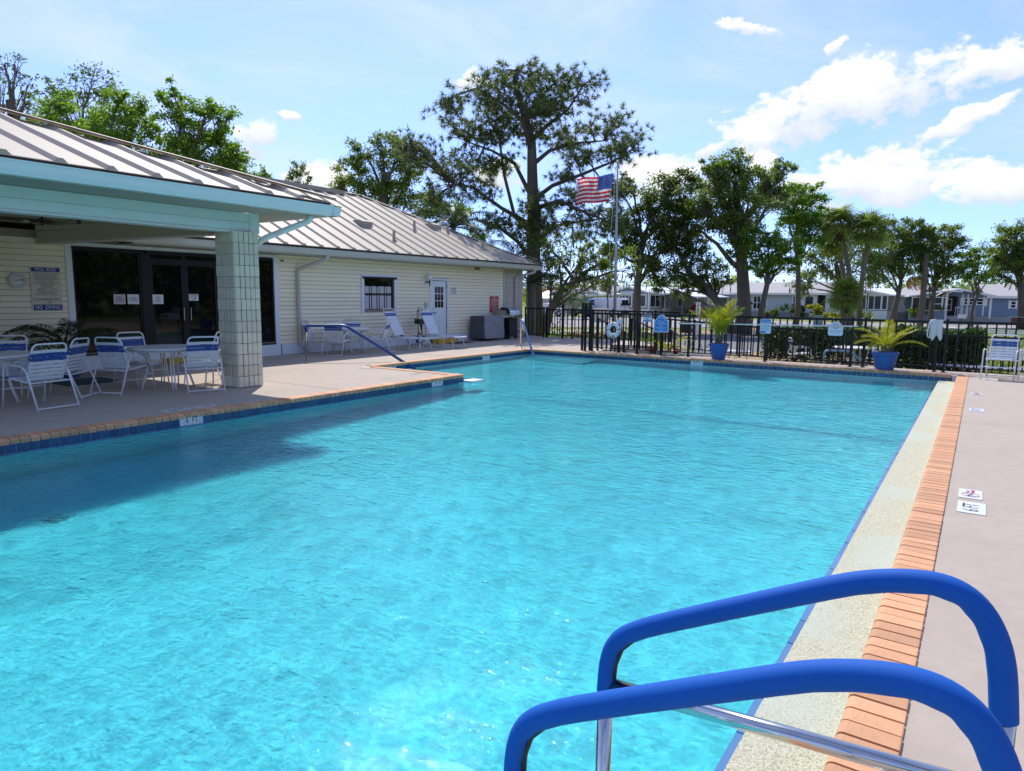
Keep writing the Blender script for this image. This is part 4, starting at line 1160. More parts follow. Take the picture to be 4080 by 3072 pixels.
# ---- covered grill and open gas grill
m_cover = M('grey_fabric_cover', (0.26, 0.26, 0.275), rough=0.85, vary=0.12, vscale=5, bump=0.4, bscale=14)
m_cover2 = M('dark_fabric_cover', (0.085, 0.085, 0.095), rough=0.85, vary=0.15, vscale=5, bump=0.4, bscale=14)
cg = local_thing('covered_grill', 'wide grill under a grey fabric cover, on castors by the wall', 'covered grill', (-15.12, 20.55, 0), 0)
def cloth_box(x0, x1, y0, y1, z0, z1, nx, ny, nz, amp, seed):
    """fabric box with sagging folds; returns builder"""
    b = MB(); rnd = random.Random(seed)
    ring = []
    for i in range(ny): ring.append((x1, y0 + (y1 - y0) * i / ny, 1, 0))
    for i in range(nx): ring.append((x1 - (x1 - x0) * i / nx, y1, 0, 1))
    for i in range(ny): ring.append((x0, y1 - (y1 - y0) * i / ny, -1, 0))
    for i in range(nx): ring.append((x0 + (x1 - x0) * i / nx, y0, 0, -1))
    vs = []; n = len(ring)
    for k in range(nz + 1):
        t = k / nz; z = z0 + (z1 - z0) * t
        for i, (x, y, ax, ay) in enumerate(ring):
            u = (y - y0) / (y1 - y0) * 2 - 1
            w_ = amp * ((1 - t) * 1.2 * math.sin(9 * u + seed) + .6 * math.sin(17 * u + 5 * t + seed) * (1 - t) + .9 * math.sin(6 * abs(u) + 9 * t))
            sag = -.02 * (1 - u * u) * (t ** 6) - (0.02 if t > .98 and False else 0)
            flare = .05 * (1 - t)
            vs.append((x + ax * (w_ + flare), y + ay * (w_ * .7 + flare), z + sag + (rnd.uniform(-.012, .012) if k == 0 else 0)))
    fs = [(k * n + i, k * n + (i + 1) % n, (k + 1) * n + (i + 1) % n, (k + 1) * n + i) for k in range(nz) for i in range(n)]
    c = len(vs); cx, cy = (x0 + x1) / 2, (y0 + y1) / 2
    vs.append((cx, cy, z1 + .02))
    fs += [(nz * n + i, nz * n + (i + 1) % n, c) for i in range(n)]
    return b.add(vs, fs)
cb = cloth_box(-.30, .32, -.62, .62, .10, .91, 12, 30, 20, .012, 2)
cb.m = [0] * len(cb.f)
me = cb.mesh('cover', [m_cover, m_cover2], smooth=True)
for p in me.polygons:
    if p.normal.y < -.6: p.material_index = 1
put('cover', me, cg)
MB().box(-.33, -.66, .50, .34, -.645, .54).build('strap', m_iron, cg)
words('lettering', 'Blackstone', .07, (.352, .05, .76), FACE_X, M('faded_print', (.5, .5, .5)), cg, sx=.9)
for (x, y) in ((-.25, -.52), (.25, -.55), (.27, -.1), (.27, .25), (.25, .52)):
    MB().lathe([(0, -.02), (.05, -.02), (.05, .02), (0, .02)], 12).build('castor', m_iron, cg); c_ = cg.children[-1]; c_.rotation_euler = (R(90), 0, 0); c_.location = (x, y, .052)
MB().box(-.26, -.56, .07, .26, .56, .11).build('base_shelf', m_iron, cg)
gg = local_thing('gas_grill', 'open gas grill with stainless lid and black cabinet beside the covered one', 'gas grill', (-15.05, 21.85, 0), 0)
MB().box(-.24, -.28, .10, .24, .26, .80).build('cabinet', m_iron, gg)
MB().prism([(.27, .80), (.40, .82), (.42, .90), (.30, .95), (.27, .95)], 'y', -.34, .36).build('control_panel', m_steel, gg)
for i in range(4): MB().tube([(.36, -.20 + .15 * i, .875), (.43, -.20 + .15 * i, .90)], .032, 10).build('knob', m_iron, gg)
MB().prism([(-.26, .95), (.28, .95), (.27, 1.09), (.16, 1.20), (-.08, 1.22), (-.24, 1.12)], 'y', -.32, .34).build('lid', m_steel, gg, smooth=25)
MB().tube([(.30, -.22, 1.02), (.34, -.22, 1.03), (.34, .26, 1.03), (.30, .26, 1.02)], .012, 6).build('lid_handle', m_steel, gg)
MB().prism([(-.25, .96), (.275, .96), (.262, 1.09), (.15, 1.195), (-.08, 1.215), (-.235, 1.12)], 'y', -.345, -.321).build('lid_end', m_iron, gg)
MB().box(-.22, -.75, .86, .24, -.33, .90).build('side_shelf', m_steel, gg)
for y in (-.26, .22):
    MB().box(.14, y - .02, 0, .22, y + .03, .10).build('foot', m_iron, gg)
for y in (-.30,): MB().lathe([(0, -.03), (.085, -.03), (.09, 0), (.085, .03), (0, .03)], 14).build('wheel', m_iron, gg); gg.children[-1].rotation_euler = (R(90), 0, 0); gg.children[-1].location = (.12, -.33, .09)
# rotisserie hood cover resting on the grill
tag(cloth_box(-.14, .14, -.26, .26, 0, .19, 6, 14, 6, .014, 5).build('lid_cover', M('tan_fabric', (.25, .20, .14), rough=.9, vary=.2, vscale=6), smooth=True), 'brown fabric hood bundled on the side shelf of the gas grill', 'grill hood')
bpy.data.objects['lid_cover'].location = (-15.05, 21.28, .91)

# ================================================================ hand rails
m_sleeve = M('blue_neoprene', (0.008, 0.105, 0.45), rough=0.7, spec=0.2, bump=0.06, bscale=300, vary=0.04, vscale=12)
m_blue_vinyl = M('blue_vinyl_wrap', (0.01, 0.05, 0.22), rough=0.35)
m_pale_rail = M('pale_blue_rail', (0.20, 0.30, 0.52), rough=0.35)
def ladder_rail(y, label):
    o = (0.11, y, 0)
    t = thing('ladder_rail', label, 'hand rail', o, group='padded hand rails of the pool ladder')
    post = -.872
    arch = rounded([(post, y, .43), (post + .005, y, .60), (-.745, y, .68), (-.16, y, .978), (.02, y, 1.008), (.10, y, .89), (.117, y, .71)], .10, 9)
    # smooth the bend near the deck a little wider
    arch = [Vector(p) for p in arch]
    for _ in range(3):
        arch = [arch[0]] + [(arch[i - 1] + arch[i] * 2 + arch[i + 1]) / 4 for i in range(1, len(arch) - 1)] + [arch[-1]]
    # resample
    rs = []
    for a, b in zip(arch[:-1], arch[1:]):
        k = max(1, int((b - a).length / .012)); rs += [a + (b - a) * i / k for i in range(k)]
    rs.append(arch[-1])
    rr = []
    for i in range(len(rs)):
        a = rs[max(0, i - 2)]; b = rs[min(len(rs) - 1, i + 2)]; c_ = rs[i]
        bend = ((a + b) / 2 - c_).length
        rr.append(.0288)
    for _ in range(14):
        rs = [rs[0]] + [(rs[i - 1] + rs[i] * 2 + rs[i + 1]) / 4 for i in range(1, len(rs) - 1)] + [rs[-1]]
    b = MB().tube(rs, rr, 24)
    # the foam puckers on the inside of the bends
    cen = Vector((-.35, y, .55))
    for i in range(len(rs)):
        a_, b_ = rs[max(0, i - 3)], rs[min(len(rs) - 1, i + 3)]
        cv = min(1.0, ((a_ + b_) / 2 - rs[i]).length / .006)
        inn = ((a_ + b_) / 2 - rs[i]); inn = inn.normalized() if inn.length > 1e-6 else Vector((0, 0, 0))
        for j in range(24):
            v = Vector(b.v[i * 24 + j]); f = max(0, (v - rs[i]).normalized().dot(inn))
            v -= (v - rs[i]) * (.10 * cv * f * (0.5 + .5 * math.sin(i * 1.25)))
            b.v[i * 24 + j] = tuple(v)
    b.build('sleeve', m_sleeve, t, o, smooth=50)
    sp_ = []
    for i in range(4, len(rs) - 60, 4):
        tg = (rs[i + 1] - rs[i - 1]).normalized(); dn = Vector((tg.z, 0, -tg.x)) if tg.x > 0 else Vector((-tg.z, 0, tg.x))
        if i < 40: dn = Vector((1, 0, 0)) * (1 - i / 40) + dn * (i / 40)
        dn.normalize(); sp_.append(rs[i] + dn * .0250 + Vector((0, -.007, 0)))
    MB().tube(sp_, [.0078 * (1 - k / len(sp_)) ** .7 + .0006 for k in range(len(sp_))], 6).build('seam', m_iron, t, o, smooth=True)
    MB().tube([(post, y, .47), (post - .01, y, -.9)], .0243, 14).build('post', m_steel, t, o, smooth=True); MB().tube([(.117, y, .75), (.122, y, 0)], .0243, 14).build('post', m_steel, t, o, smooth=True)
    MB().tube([(post + .012, y, .455), (.115, y, .53)], .022, 14).build('cross_bar', m_steel, t, o, smooth=True)
    MB().lathe([(.0, .0), (.06, .0), (.06, .012), (.03, .03), (.0, .03)], 16, (.122, y, .001)).build('foot_flange', m_steel, t, o, smooth=30)
    return t
ladder_rail(1.82, 'farther blue padded ladder rail with steel cross bar, arching over the coping')
ladder_rail(1.31, 'nearest blue padded ladder rail, cut by the bottom edge of the picture')
def grab(name, label, pts, r, m, sleeve=None, foot=True):
    o = tuple(pts[0])
    t = thing(name, label, 'hand rail', o)
    MB().tube(rounded(pts, .13, 6), r, 12).build('rail', m, t, o, smooth=True)
    if sleeve:
        MB().tube(rounded(sleeve[0], .13, 6), r * 1.55, 12).build('sleeve', sleeve[1], t, o, smooth=True)
    if foot:
        MB().lathe([(0, 0), (.075, 0), (.075, .012), (.03, .03), (0, .03)], 14, (o[0], o[1], .001)).build('foot_flange', m_steel, t, o)
    return t
grab('step_rail', 'steel step rail with dark blue wrap before the wall table', [(-13.79, 11.15, 0), (-13.72, 11.13, .87), (-13.05, 11.78, .88), (-11.25, 12.55, -.25)], .022, m_steel,
     ([(-13.735, 11.135, .72), (-13.72, 11.13, .87), (-13.05, 11.78, .88), (-11.35, 12.5, -.18)], m_blue_vinyl))
grab('step_rail', 'pale blue step rail in the far pool corner by the gas grill', [(-12.11, 18.27, 0), (-12.10, 18.25, .88), (-11.92, 18.08, .89), (-11.0, 17.40, -.35)], .022, m_steel,
     ([(-12.08, 18.23, .885), (-11.92, 18.08, .89), (-11.0, 17.40, -.30)], m_pale_rail))
# ================================================================ fences
m_fence = M('black_fence_paint', (0.006, 0.006, 0.008), rough=0.45, spec=0.3)
pk_cache = {}
def picket_mesh(h, w=.031):
    k = (round(h, 3), w)
    if k not in pk_cache:
        pk_cache[k] = MB().box(-w / 2, -w / 2, 0, w / 2, w / 2, h).mesh('picket', m_fence)
    return pk_cache[k]
def fence(label, a, b, za, zb, h, posts=(), spacing=.175, low=.12, group='black metal fences', rails=(), cat='fence', post_h=.04, post_z=None):
    """straight run from a to b; top rail rises from za+h to zb+h"""
    a = Vector((a[0], a[1], za)); b = Vector((b[0], b[1], zb))
    t = thing('metal_fence', label, cat, a, group=group)
    d = b - a; L2 = math.hypot(d.x, d.y); ang = math.atan2(d.y, d.x)
    def P(s, z): return a + d * (s / L2) + Vector((0, 0, z))
    MB().beam(P(0, h - .028), P(L2, h - .028), .05, .056).build('top_rail', m_fence, t, a)
    MB().beam(P(0, low), P(L2, low), .028, .026).build('bottom_rail', m_fence, t, a)
    for z in rails: MB().beam(P(0, z), P(L2, z), .028, .03).build('middle_rail', m_fence, t, a)
    n = int(L2 / spacing)
    for i in range(1, n):
        s = i * L2 / n
        if any(abs(s - q) < .07 for q in posts): continue
        o = put('picket', picket_mesh(h - .035 - low), t, P(s, low) - a, (0, 0, ang))
    pm = MB().box(-.026, -.026, 0, .026, .026, h + post_h).box(-.05, -.05, 0, .05, .05, .012).mesh('post', m_fence)
    for q in posts:
        put('post', pm, t, P(q, 0 if post_z is None else post_z) - a, (0, 0, ang))
    return t
# near fence along the far side of the pool
XA = -9.77
def s_(x): return x - XA
fence('long black picket fence along the far side of the pool, behind the blue pots', (XA, 18.64), (4.2, 18.64), 0, 0, 1.18,
      posts=[.03, s_(-8.26), s_(-6.71), s_(-4.62), s_(-2.58), s_(-2.30), s_(-.80), s_(-.62), s_(1.2), s_(3.0)])
# gate posts standing proud at the gap
gp = thing('gate_post', 'three tall black square posts where the fence meets the steps', 'gate posts', (-10.05, 18.7, 0))
for (x, y) in ((-10.11, 18.69), (-9.99, 18.66), (-9.90, 18.80)):
    MB().box(x - .03, y - .03, 0, x + .03, y + .03, 1.46).build('post', m_fence, gp, (-10.05, 18.7, 0))
for z in (.55, .95): MB().box(-10.11, 18.66, z, -9.9, 18.70, z + .03).build('hinge', m_fence, gp, (-10.05, 18.7, 0))
# back fence from the house corner, with the gate
fence('short black fence from the clubhouse corner to the cross-braced gate', (-15.42, 23.55), (-14.5, 23.62), 0, 0, 1.18, posts=[.03, .88])
gt = thing('metal_gate', 'black gate with an X brace between two thick posts beyond the grill', 'gate', (-14.42, 23.62, 0))
go = (-14.42, 23.62, 0)
for x in (-14.40, -13.66): MB().box(x - .04, 23.58, 0, x + .04, 23.66, 1.34 if x > -14 else 1.22).build('post', m_fence, gt, go)
MB().box(-14.36, 23.60, 1.10, -13.70, 23.64, 1.15).box(-14.36, 23.60, .10, -13.70, 23.64, .14).build('gate_rail', m_fence, gt, go)
for i in range(5): put('picket', picket_mesh(.97), gt, Vector((-14.27 + .12 * i, 23.62, .14)) - Vector(go))
MB().beam((-14.36, 23.65, .14), (-13.70, 23.65, .80), .02, .02).beam((-14.36, 23.65, .80), (-13.70, 23.65, .14), .02, .02).build('cross_brace', m_fence, gt, go)
fence('black fence running right from the gate behind the concrete steps', (-13.6, 23.6), (-8.6, 22.9), 0, 0, 1.16, posts=[.4, 2.3, 4.1])
# concrete landing and step with their sloping side rails
st = thing('concrete_steps', 'pale concrete landing with one step beside the life ring', 'steps', (-8.9, 19.4, 0)); so = (-8.9, 19.4, 0)
MB().prism([(-9.3, 19.05), (-7.95, 19.45), (-8.1, 21.3), (-9.9, 20.9)], 'z', 0.002, .20).build('landing', m_conc, st, so)
MB().prism([(-8.75, 18.86), (-7.55, 19.06), (-7.6, 19.9), (-8.6, 19.6)], 'z', 0.003, .105).build('step', m_conc, st, so)
def stair_rail(label, a, b, ztop_a, ztop_b, drop=.86):
    t = thing('stair_rail', label, 'stair rail', (a[0], a[1], 0), group='sloping black stair rails')
    A = Vector((a[0], a[1], 0)); B = Vector((b[0], b[1], 0)); o = A
    MB().beam((a[0], a[1], ztop_a), (b[0], b[1], ztop_b), .035, .032).build('top_rail', m_fence, t, o)
    MB().beam((a[0], a[1], ztop_a - drop), (b[0], b[1], ztop_b - drop), .025, .025).build('bottom_rail', m_fence, t, o)
    n = 6
    for i in range(1, n):
        f = i / n; p = A + (B - A) * f
        put('picket', picket_mesh(drop), t, p - o + Vector((0, 0, ztop_a + (ztop_b - ztop_a) * f - drop)))
    for p, z in ((a, ztop_a), (b, ztop_b)):
        MB().box(p[0] - .026, p[1] - .026, 0.0, p[0] + .026, p[1] + .026, z + .02).build('post', m_fence, t, o)
stair_rail('sloping stair rail left of the life ring', (-9.72, 18.98), (-8.75, 18.80), .98, .62)
stair_rail('sloping stair rail right of the life ring over the step', (-8.75, 19.3), (-7.85, 19.0), 1.0, .70)
stair_rail('sloping stair rail running down behind the blue POOL USE sign', (-8.3, 20.2), (-7.3, 19.1), 1.05, .62)
fence('black fence closing the yard behind the hedges, lower and farther than the pool fence', tuple(at_dist(2599, 1263, 25)[:2]), tuple(at_dist(3050, 1303, 22.7)[:2]), at_dist(2599, 1263, 25).z - 1.1, at_dist(3050, 1303, 22.7).z - 1.1, 1.1, posts=[1.6, 3.2])
fence('black fence beyond the round table and the right hand hedge', tuple(at_dist(3055, 1303, 22.6)[:2]), tuple(at_dist(4200, 1351, 17.6)[:2]), at_dist(3055, 1303, 22.6).z - 1.1, at_dist(4200, 1351, 17.6).z - 1.1, 1.1, posts=[.05, 2.4, 4.8, 7.2])

# ---- what hangs on the near fence and stands beside it
FY = 18.60
def fence_sign(name, label, x0, x1, z0, z1, m, y=FY - .02, group=None):
    o = thing(name, label, 'sign', ((x0 + x1) / 2, y, (z0 + z1) / 2), group=group)
    return o, ((x0 + x1) / 2, y, (z0 + z1) / 2)
def round_rect(x0, x1, z0, z1, r, n=4):
    out = []
    for (cx, cz, a0) in ((x1 - r, z0 + r, -90), (x1 - r, z1 - r, 0), (x0 + r, z1 - r, 90), (x0 + r, z0 + r, 180)):
        out += [(cx + r * math.cos(R(a0 + 90 * i / n)), cz + r * math.sin(R(a0 + 90 * i / n))) for i in range(n + 1)]
    return out
m_sblue = M('blue_sign', (0.035, 0.22, 0.58), rough=0.4); m_swhite = M('white_sign', (0.70, 0.74, 0.80), rough=0.4)
o, c = fence_sign('warning_sign', 'small white red-banded sign wired to the fence left of the POOL USE sign', -8.08, -7.80, .95, 1.15, m_swhite)
MB().prism(round_rect(-8.08, -7.80, .95, 1.15, .015), 'y', FY - .03, FY - .026).build('panel', m_swhite, o, c)
MB().box(-8.07, FY - .032, 1.085, -7.81, FY - .0305, 1.14).build('band', M('dark_red', (.22, .03, .04)), o, c); MB().box(-8.07, FY - .032, .955, -7.81, FY - .0305, .995).build('band', m_sblue, o, c)
words('lettering', 'WARNING', .045, (-7.94, FY - .0325, 1.113), FACE_Y, m_swhite, o)
MB().beam((-7.99, FY - .0318, 1.03), (-7.90, FY - .0318, 1.045), .002, .016).beam((-7.95, FY - .0318, 1.05), (-7.93, FY - .0318, 1.01), .002, .014).build('emblem', m_navy, o, c)
# POOL USE sign on its post
sx0, sx1, sz0, sz1, sy = -7.72, -7.28, .66, 1.16, 18.545
o = thing('pool_use_sign', 'blue arched POOL USE FOR RESIDENTS sign on a black post', 'sign', (-7.52, 18.8, 0)); c = (-7.52, 18.8, 0)
MB().box(-7.53, 18.58, 0, -7.47, 18.61, .9).build('post', m_fence, o, c)
def arch_sign(g):
    x0, x1, z0, z1 = sx0 + g, sx1 - g, sz0 + g, sz1 - g
    zs = sz1 - .16 - g * .3; xm = (x0 + x1) / 2; rr = (x1 - x0) / 2 - .075
    pts = [(x0 + .02, z0), (x1 - .02, z0), (x1, z0 + .02), (x1, zs - .02), (x1 - .02, zs)]
    pts += [(xm + rr * math.cos(R(a)), zs + (z1 - zs) * math.sin(R(a))) for a in range(8, 173, 12)]
    return pts + [(x0 + .02, zs), (x0, zs - .02), (x0, z0 + .02)]
MB().prism(arch_sign(0), 'y', sy - .004, sy + .03).build('panel', m_swhite, o, c); MB().prism(arch_sign(.018), 'y', sy - .006, sy - .003).build('field', m_sblue, o, c)
MB().prism(arch_sign(.032), 'y', sy - .0068, sy - .0055).build('line', m_swhite, o, c); MB().prism(arch_sign(.039), 'y', sy - .0082, sy - .0065).build('field', m_sblue, o, c)
words('lettering', 'POOL USE\nFOR RESIDENTS\nAND\nTHEIR GUESTS\nONLY', .062, (-7.50, sy - .0085, .845), FACE_Y, m_swhite, o, spacing=1.0, sx=.74)
sw = MB()
for k in (-1, 1):
    sw.tube([(-7.50 + k * (.02 + .035 * t), sy - .0085, 1.06 + .012 * math.sin(8 * t)) for t in [i / 8 for i in range(9)]], .006, 4)
    sw.tube([(-7.50 + k * (.03 + .016 * math.cos(a)), sy - .0085, 1.085 + .012 * math.sin(a)) for a in [i * math.pi / 5 for i in range(8)]], .004, 4)
sw.build('ornament', m_swhite, o, c)
o, c = fence_sign('pool_rules_board', 'narrow pale blue POOL RULES board on the fence left of the hedge', -4.77, -4.49, .74, 1.12, m_swhite)
MB().prism(round_rect(-4.77, -4.49, .74, 1.12, .03), 'y', FY - .03, FY - .024).build('panel', m_swhite, o, c); MB().box(-4.757, FY - .032, 1.03, -4.503, FY - .0305, 1.105).box(-4.757, FY - .032, .755, -4.62, FY - .0305, .80).build('band', m_sblue, o, c)
words('lettering', 'POOL RULES', .046, (-4.63, FY - .0325, 1.066), FACE_Y, m_swhite, o, sx=.85)
words('lettering', 'NO RUNNING OR HORSEPLAY\nNO GLASS CONTAINERS\nNO PETS IN POOL AREA\nSHOWER BEFORE ENTERING\nNO DIVING\nCHILDREN UNDER 14 WITH ADULT\nPOOL CLOSES AT DUSK', .022, (-4.63, FY - .0308, .92), FACE_Y, m_sblue, o, spacing=1.3, sx=.8)
o, c = fence_sign('no_smoking_board', 'white arched NO SMOKING board hung on the fence, lettering seen reversed', -3.12, -2.78, .75, 1.10, m_swhite)
pts = [(-3.12, .78), (-3.09, .75), (-2.81, .75), (-2.78, .78), (-2.78, 1.0), (-2.80, 1.02)] + [(-2.95 + .12 * math.cos(R(a)), 1.02 + .08 * math.sin(R(a))) for a in range(5, 180, 17)] + [(-3.10, 1.02), (-3.12, 1.0)]
MB().prism(pts, 'y', FY - .03, FY - .024).build('panel', m_swhite, o, c)
rg = MB().tube([(-2.95 + .06 * math.cos(a), FY - .031, .985 + .06 * math.sin(a)) for a in [i * math.pi / 10 for i in range(20)]], .007, 4, closed=True).beam((-2.99, FY - .031, 1.025), (-2.91, FY - .031, .945), .003, .012)
rg.build('ring', M('faded_red', (.45, .12, .12)), o, c); MB().box(-2.99, FY - .0318, .98, -2.91, FY - .0305, .992).build('cigarette', m_navy, o, c)
wd = words('lettering', 'NO SMOKING', .047, (-2.95, FY - .031, .865), FACE_Y, M('grey_blue_print', (.20, .25, .38)), o); wd.scale = (-.9, 1, 1)
wd = words('lettering', 'IN THE POOL AREA', .026, (-2.95, FY - .031, .815), FACE_Y, MATS['grey_blue_print'], o); wd.scale = (-.9, 1, 1)
# skimmer pole
pl = thing('skimmer_pole', 'long white pool pole hooked along the outside of the fence', 'pool pole', (-7.0, FY - .06, .93))
MB().tube([(-7.0, FY - .06, .93), (-2.44, FY - .06, 1.0)], .017, 8).build('pole', m_frame, pl, (-7.0, FY - .06, .93), smooth=True)
for x in (-6.8, -5.95, -5.1, -3.6, -2.6): MB().box(x - .012, FY - .08, .95 + (x + 7) * .0153 - .05, x + .012, FY + .05, .95 + (x + 7) * .0153 - .025).build('hook', m_steel, pl, (-7.0, FY - .06, .93))
# skimmer net over the rail
nt_ = thing('skimmer_net', 'white skimmer net in its hoop hung over the fence rail near the right end', 'pool net', (-.82, 18.5, 1.2)); o = (-.82, 18.5, 1.2)
m_net = M('white_net', (0.62, 0.63, 0.62), rough=0.9, vary=0.08, vscale=10)
MB().tube(rounded([(-.79, 18.46, 1.17), (-.86, 18.40, 1.22), (-.96, 18.39, 1.16), (-.99, 18.40, .85), (-.95, 18.40, .78), (-.90, 18.41, .84)], .06, 5), .012, 7).build('hoop', m_frame, nt_, o, smooth=True)
fab = MB(); n, k_ = 26, 14
vs = []
for j in range(k_ + 1):
    t = j / k_
    for i in range(n + 1):
        u = i / n
        x = -.96 + u * (.27 - .10 * t * (1 - t)) + .02 * math.sin(3 * t)
        fold = .020 * math.sin(u * 15 + 1.5 * t) * (.3 + t)
        z = 1.21 - t * (.36 + .12 * math.sin(u * 5.5) ** 2)
        vs.append((x, 18.41 - .03 * math.sin(math.pi * t) + fold, z))
fab.add(vs, [(j * (n + 1) + i, j * (n + 1) + i + 1, (j + 1) * (n + 1) + i + 1, (j + 1) * (n + 1) + i) for j in range(k_) for i in range(n)])
fab.build('netting', m_net, nt_, o, smooth=True)
# life ring on its post
lr = thing('life_ring', 'white life ring with grey bands hung on a black post', 'life ring', (-8.93, 18.42, .68)); o = (-8.93, 18.42, .68)
cx_, cz_, ry = -8.93, .69, 18.42
tor = MB(); NR, NS = 32, 12
vs = []
for i in range(NR):
    a = 2 * math.pi * i / NR
    for j in range(NS):
        b_ = 2 * math.pi * j / NS; rr = .165 + .058 * math.cos(b_)
        vs.append((cx_ + rr * math.cos(a), ry + .052 * math.sin(b_), cz_ + rr * 1.02 * math.sin(a)))
tor.add(vs, [(i * NS + j, i * NS + (j + 1) % NS, ((i + 1) % NR) * NS + (j + 1) % NS, ((i + 1) % NR) * NS + j) for i in range(NR) for j in range(NS)])
tor.build('ring', M('ring_vinyl', (0.78, 0.78, 0.80), rough=0.4), lr, o, smooth=True)
m_band = M('grey_band', (0.20, 0.20, 0.30), rough=0.6)
for a0 in (0, 90, 180, 270):
    bd = MB(); vs = []
    for i in range(4):
        a = R(a0 + 4 - 6 + 4 * i)
        for j in range(NS):
            b_ = 2 * math.pi * j / NS; rr = .165 + .0605 * math.cos(b_)
            vs.append((cx_ + rr * math.cos(a), ry + .0545 * math.sin(b_), cz_ + rr * 1.02 * math.sin(a)))
    bd.add(vs, [(i * NS + j, i * NS + (j + 1) % NS, (i + 1) * NS + (j + 1) % NS, (i + 1) * NS + j) for i in range(3) for j in range(NS)])
    bd.build('band', m_band, lr, o, smooth=True)
MB().tube([(cx_ + .25 * math.cos(R(a)), ry - .03, cz_ + .02 + .27 * math.sin(R(a)) * (1 if a > 180 else .8)) for a in range(150, 395, 12)], .007, 5).build('grab_line', m_frame, lr, o)
lp2 = thing('ring_post', 'black post holding the life ring, white hook box at its top', 'post', (-8.82, 18.58, 0)); o = (-8.82, 18.58, 0)
MB().box(-8.85, 18.55, 0, -8.79, 18.61, .95).build('post', m_fence, lp2, o); MB().box(-8.90, 18.52, .86, -8.72, 18.64, 1.0).build('hook_box', m_frame, lp2, o); MB().lathe([(0, 0), (.08, 0), (.08, .015), (0, .015)], 12, (-8.82, 18.58, .001)).build('foot_flange', m_steel, lp2, o)

# blue pool rail and round table, chairs behind the fence on the low patio
PZ = ZG
tb = on_z(3395, 1470, 0)
pt = at_dist(3398, 1382, 22.4)
m_pvc = M('white_pvc', (0.72, 0.73, 0.74), rough=0.4)
t = thing('pedestal_table', 'white round table on curved legs behind the fence, in front of the hedge', 'table', (pt.x, pt.y, ZG)); o = (pt.x, pt.y, ZG)
MB().lathe([(0, pt.z - .04 - ZG), (.58, pt.z - .04 - ZG), (.6, pt.z - .02 - ZG), (.58, pt.z - ZG), (0, pt.z - ZG)], 30, o).build('table_top', m_pvc, t, o)
for k in range(4):
    a = R(20 + 90 * k); c_, s_2 = math.cos(a), math.sin(a)
    MB().tube([(pt.x + r_ * c_, pt.y + r_ * s_2, ZG + z_) for r_, z_ in rounded([(.22, 0, pt.z - ZG - .05), (.22, 0, .25), (.48, 0, .02)], .3, 5) and [(.22, pt.z - ZG - .05), (.22, .5), (.24, .25), (.33, .10), (.48, .03)]], .032, 8).build('leg', m_pvc, t, o, smooth=True)
bp_ = at_dist(3285, 1392, 20.6); bp2 = at_dist(3480, 1466, 20.3)
a_ = Vector((bp_.x, bp_.y, ZG)); b_ = Vector((bp2.x, bp2.y, ZG)); dv = (b_ - a_).normalized()
hb = .05
grab('spa_rail', 'blue padded hoop rail in front of the round table behind the fence', [a_, Vector((a_.x, a_.y, at_dist(3300, 1396, 20.6).z)), Vector((*(a_ + dv * .75)[:2], at_dist(3360, 1398, 20.6).z)), Vector((b_.x, b_.y, ZG + .02))], .032, m_pale_rail, None, False)
cpos = at_dist(3190, 1448, 22.6); c2 = at_dist(3500, 1448, 22.4)
chair(cpos.x, cpos.y, math.degrees(math.atan2(-(pt.x - cpos.x), pt.y - cpos.y)), 'white strap chair behind the fence, left of the pedestal table', z=ZG)
chair(c2.x, c2.y, math.degrees(math.atan2(-(pt.x - c2.x), pt.y - c2.y)), 'white strap chair behind the fence, right of the pedestal table by the blue pot', z=ZG)
lp_ = at_dist(2800, 1440, 24.6)
lounger(lp_.x, lp_.y, -70, 'white strap lounger beyond the fence, left of the two behind the first blue pot', z=ZG)
lp_ = at_dist(2868, 1440, 24.0)
lounger(lp_.x, lp_.y, -70, 'white strap lounger beyond the fence, right of the two behind the first blue pot', z=ZG)
fl_ = at_dist(2960, 1425, 22.6)
# chairs and loungers at the right end of the pool
chair(.42, 17.72, 172, 'white strap chair facing the camera at the right end, on the deck before the fence')
chair(1.05, 18.15, 178, 'white strap chair at the right picture edge, partly behind the front one')
def flat_lounger(x, y, face, label, z=ZG):
    l = dup(LN0, (x, y, z), R(face), label, 'white strap loungers')
    for ch in list(l.children):
        if ch.name.startswith('back_prop'):
            bpy.data.objects.remove(ch)
        elif ch.name.startswith('back_frame') or (ch.name.startswith('strap') and ch.location.z > .375):
            # fold the back down flat about its hinge
            h0 = Vector((0, -.02, .38)); p = ch.location - h0 if ch.name.startswith('strap') else None
            if p is None:
                ch.rotation_euler = (R(62), 0, 0); ch.location = h0 - Matrix.Rotation(R(62), 3, 'X') @ h0
            else:
                ch.location = h0 + Matrix.Rotation(R(62), 3, 'X') @ p; ch.rotation_euler.x += R(62)
    return l
q = on_z(3860, 1470, ZG + .0)
p = at_dist(3870, 1466, 19.2); flat_lounger(p.x, p.y, 70, 'flat white strap lounger on the grass right of the big hedge')
p = at_dist(4000, 1478, 18.6); flat_lounger(p.x, p.y, 75, 'flat white strap lounger on the grass behind the right hand chairs')
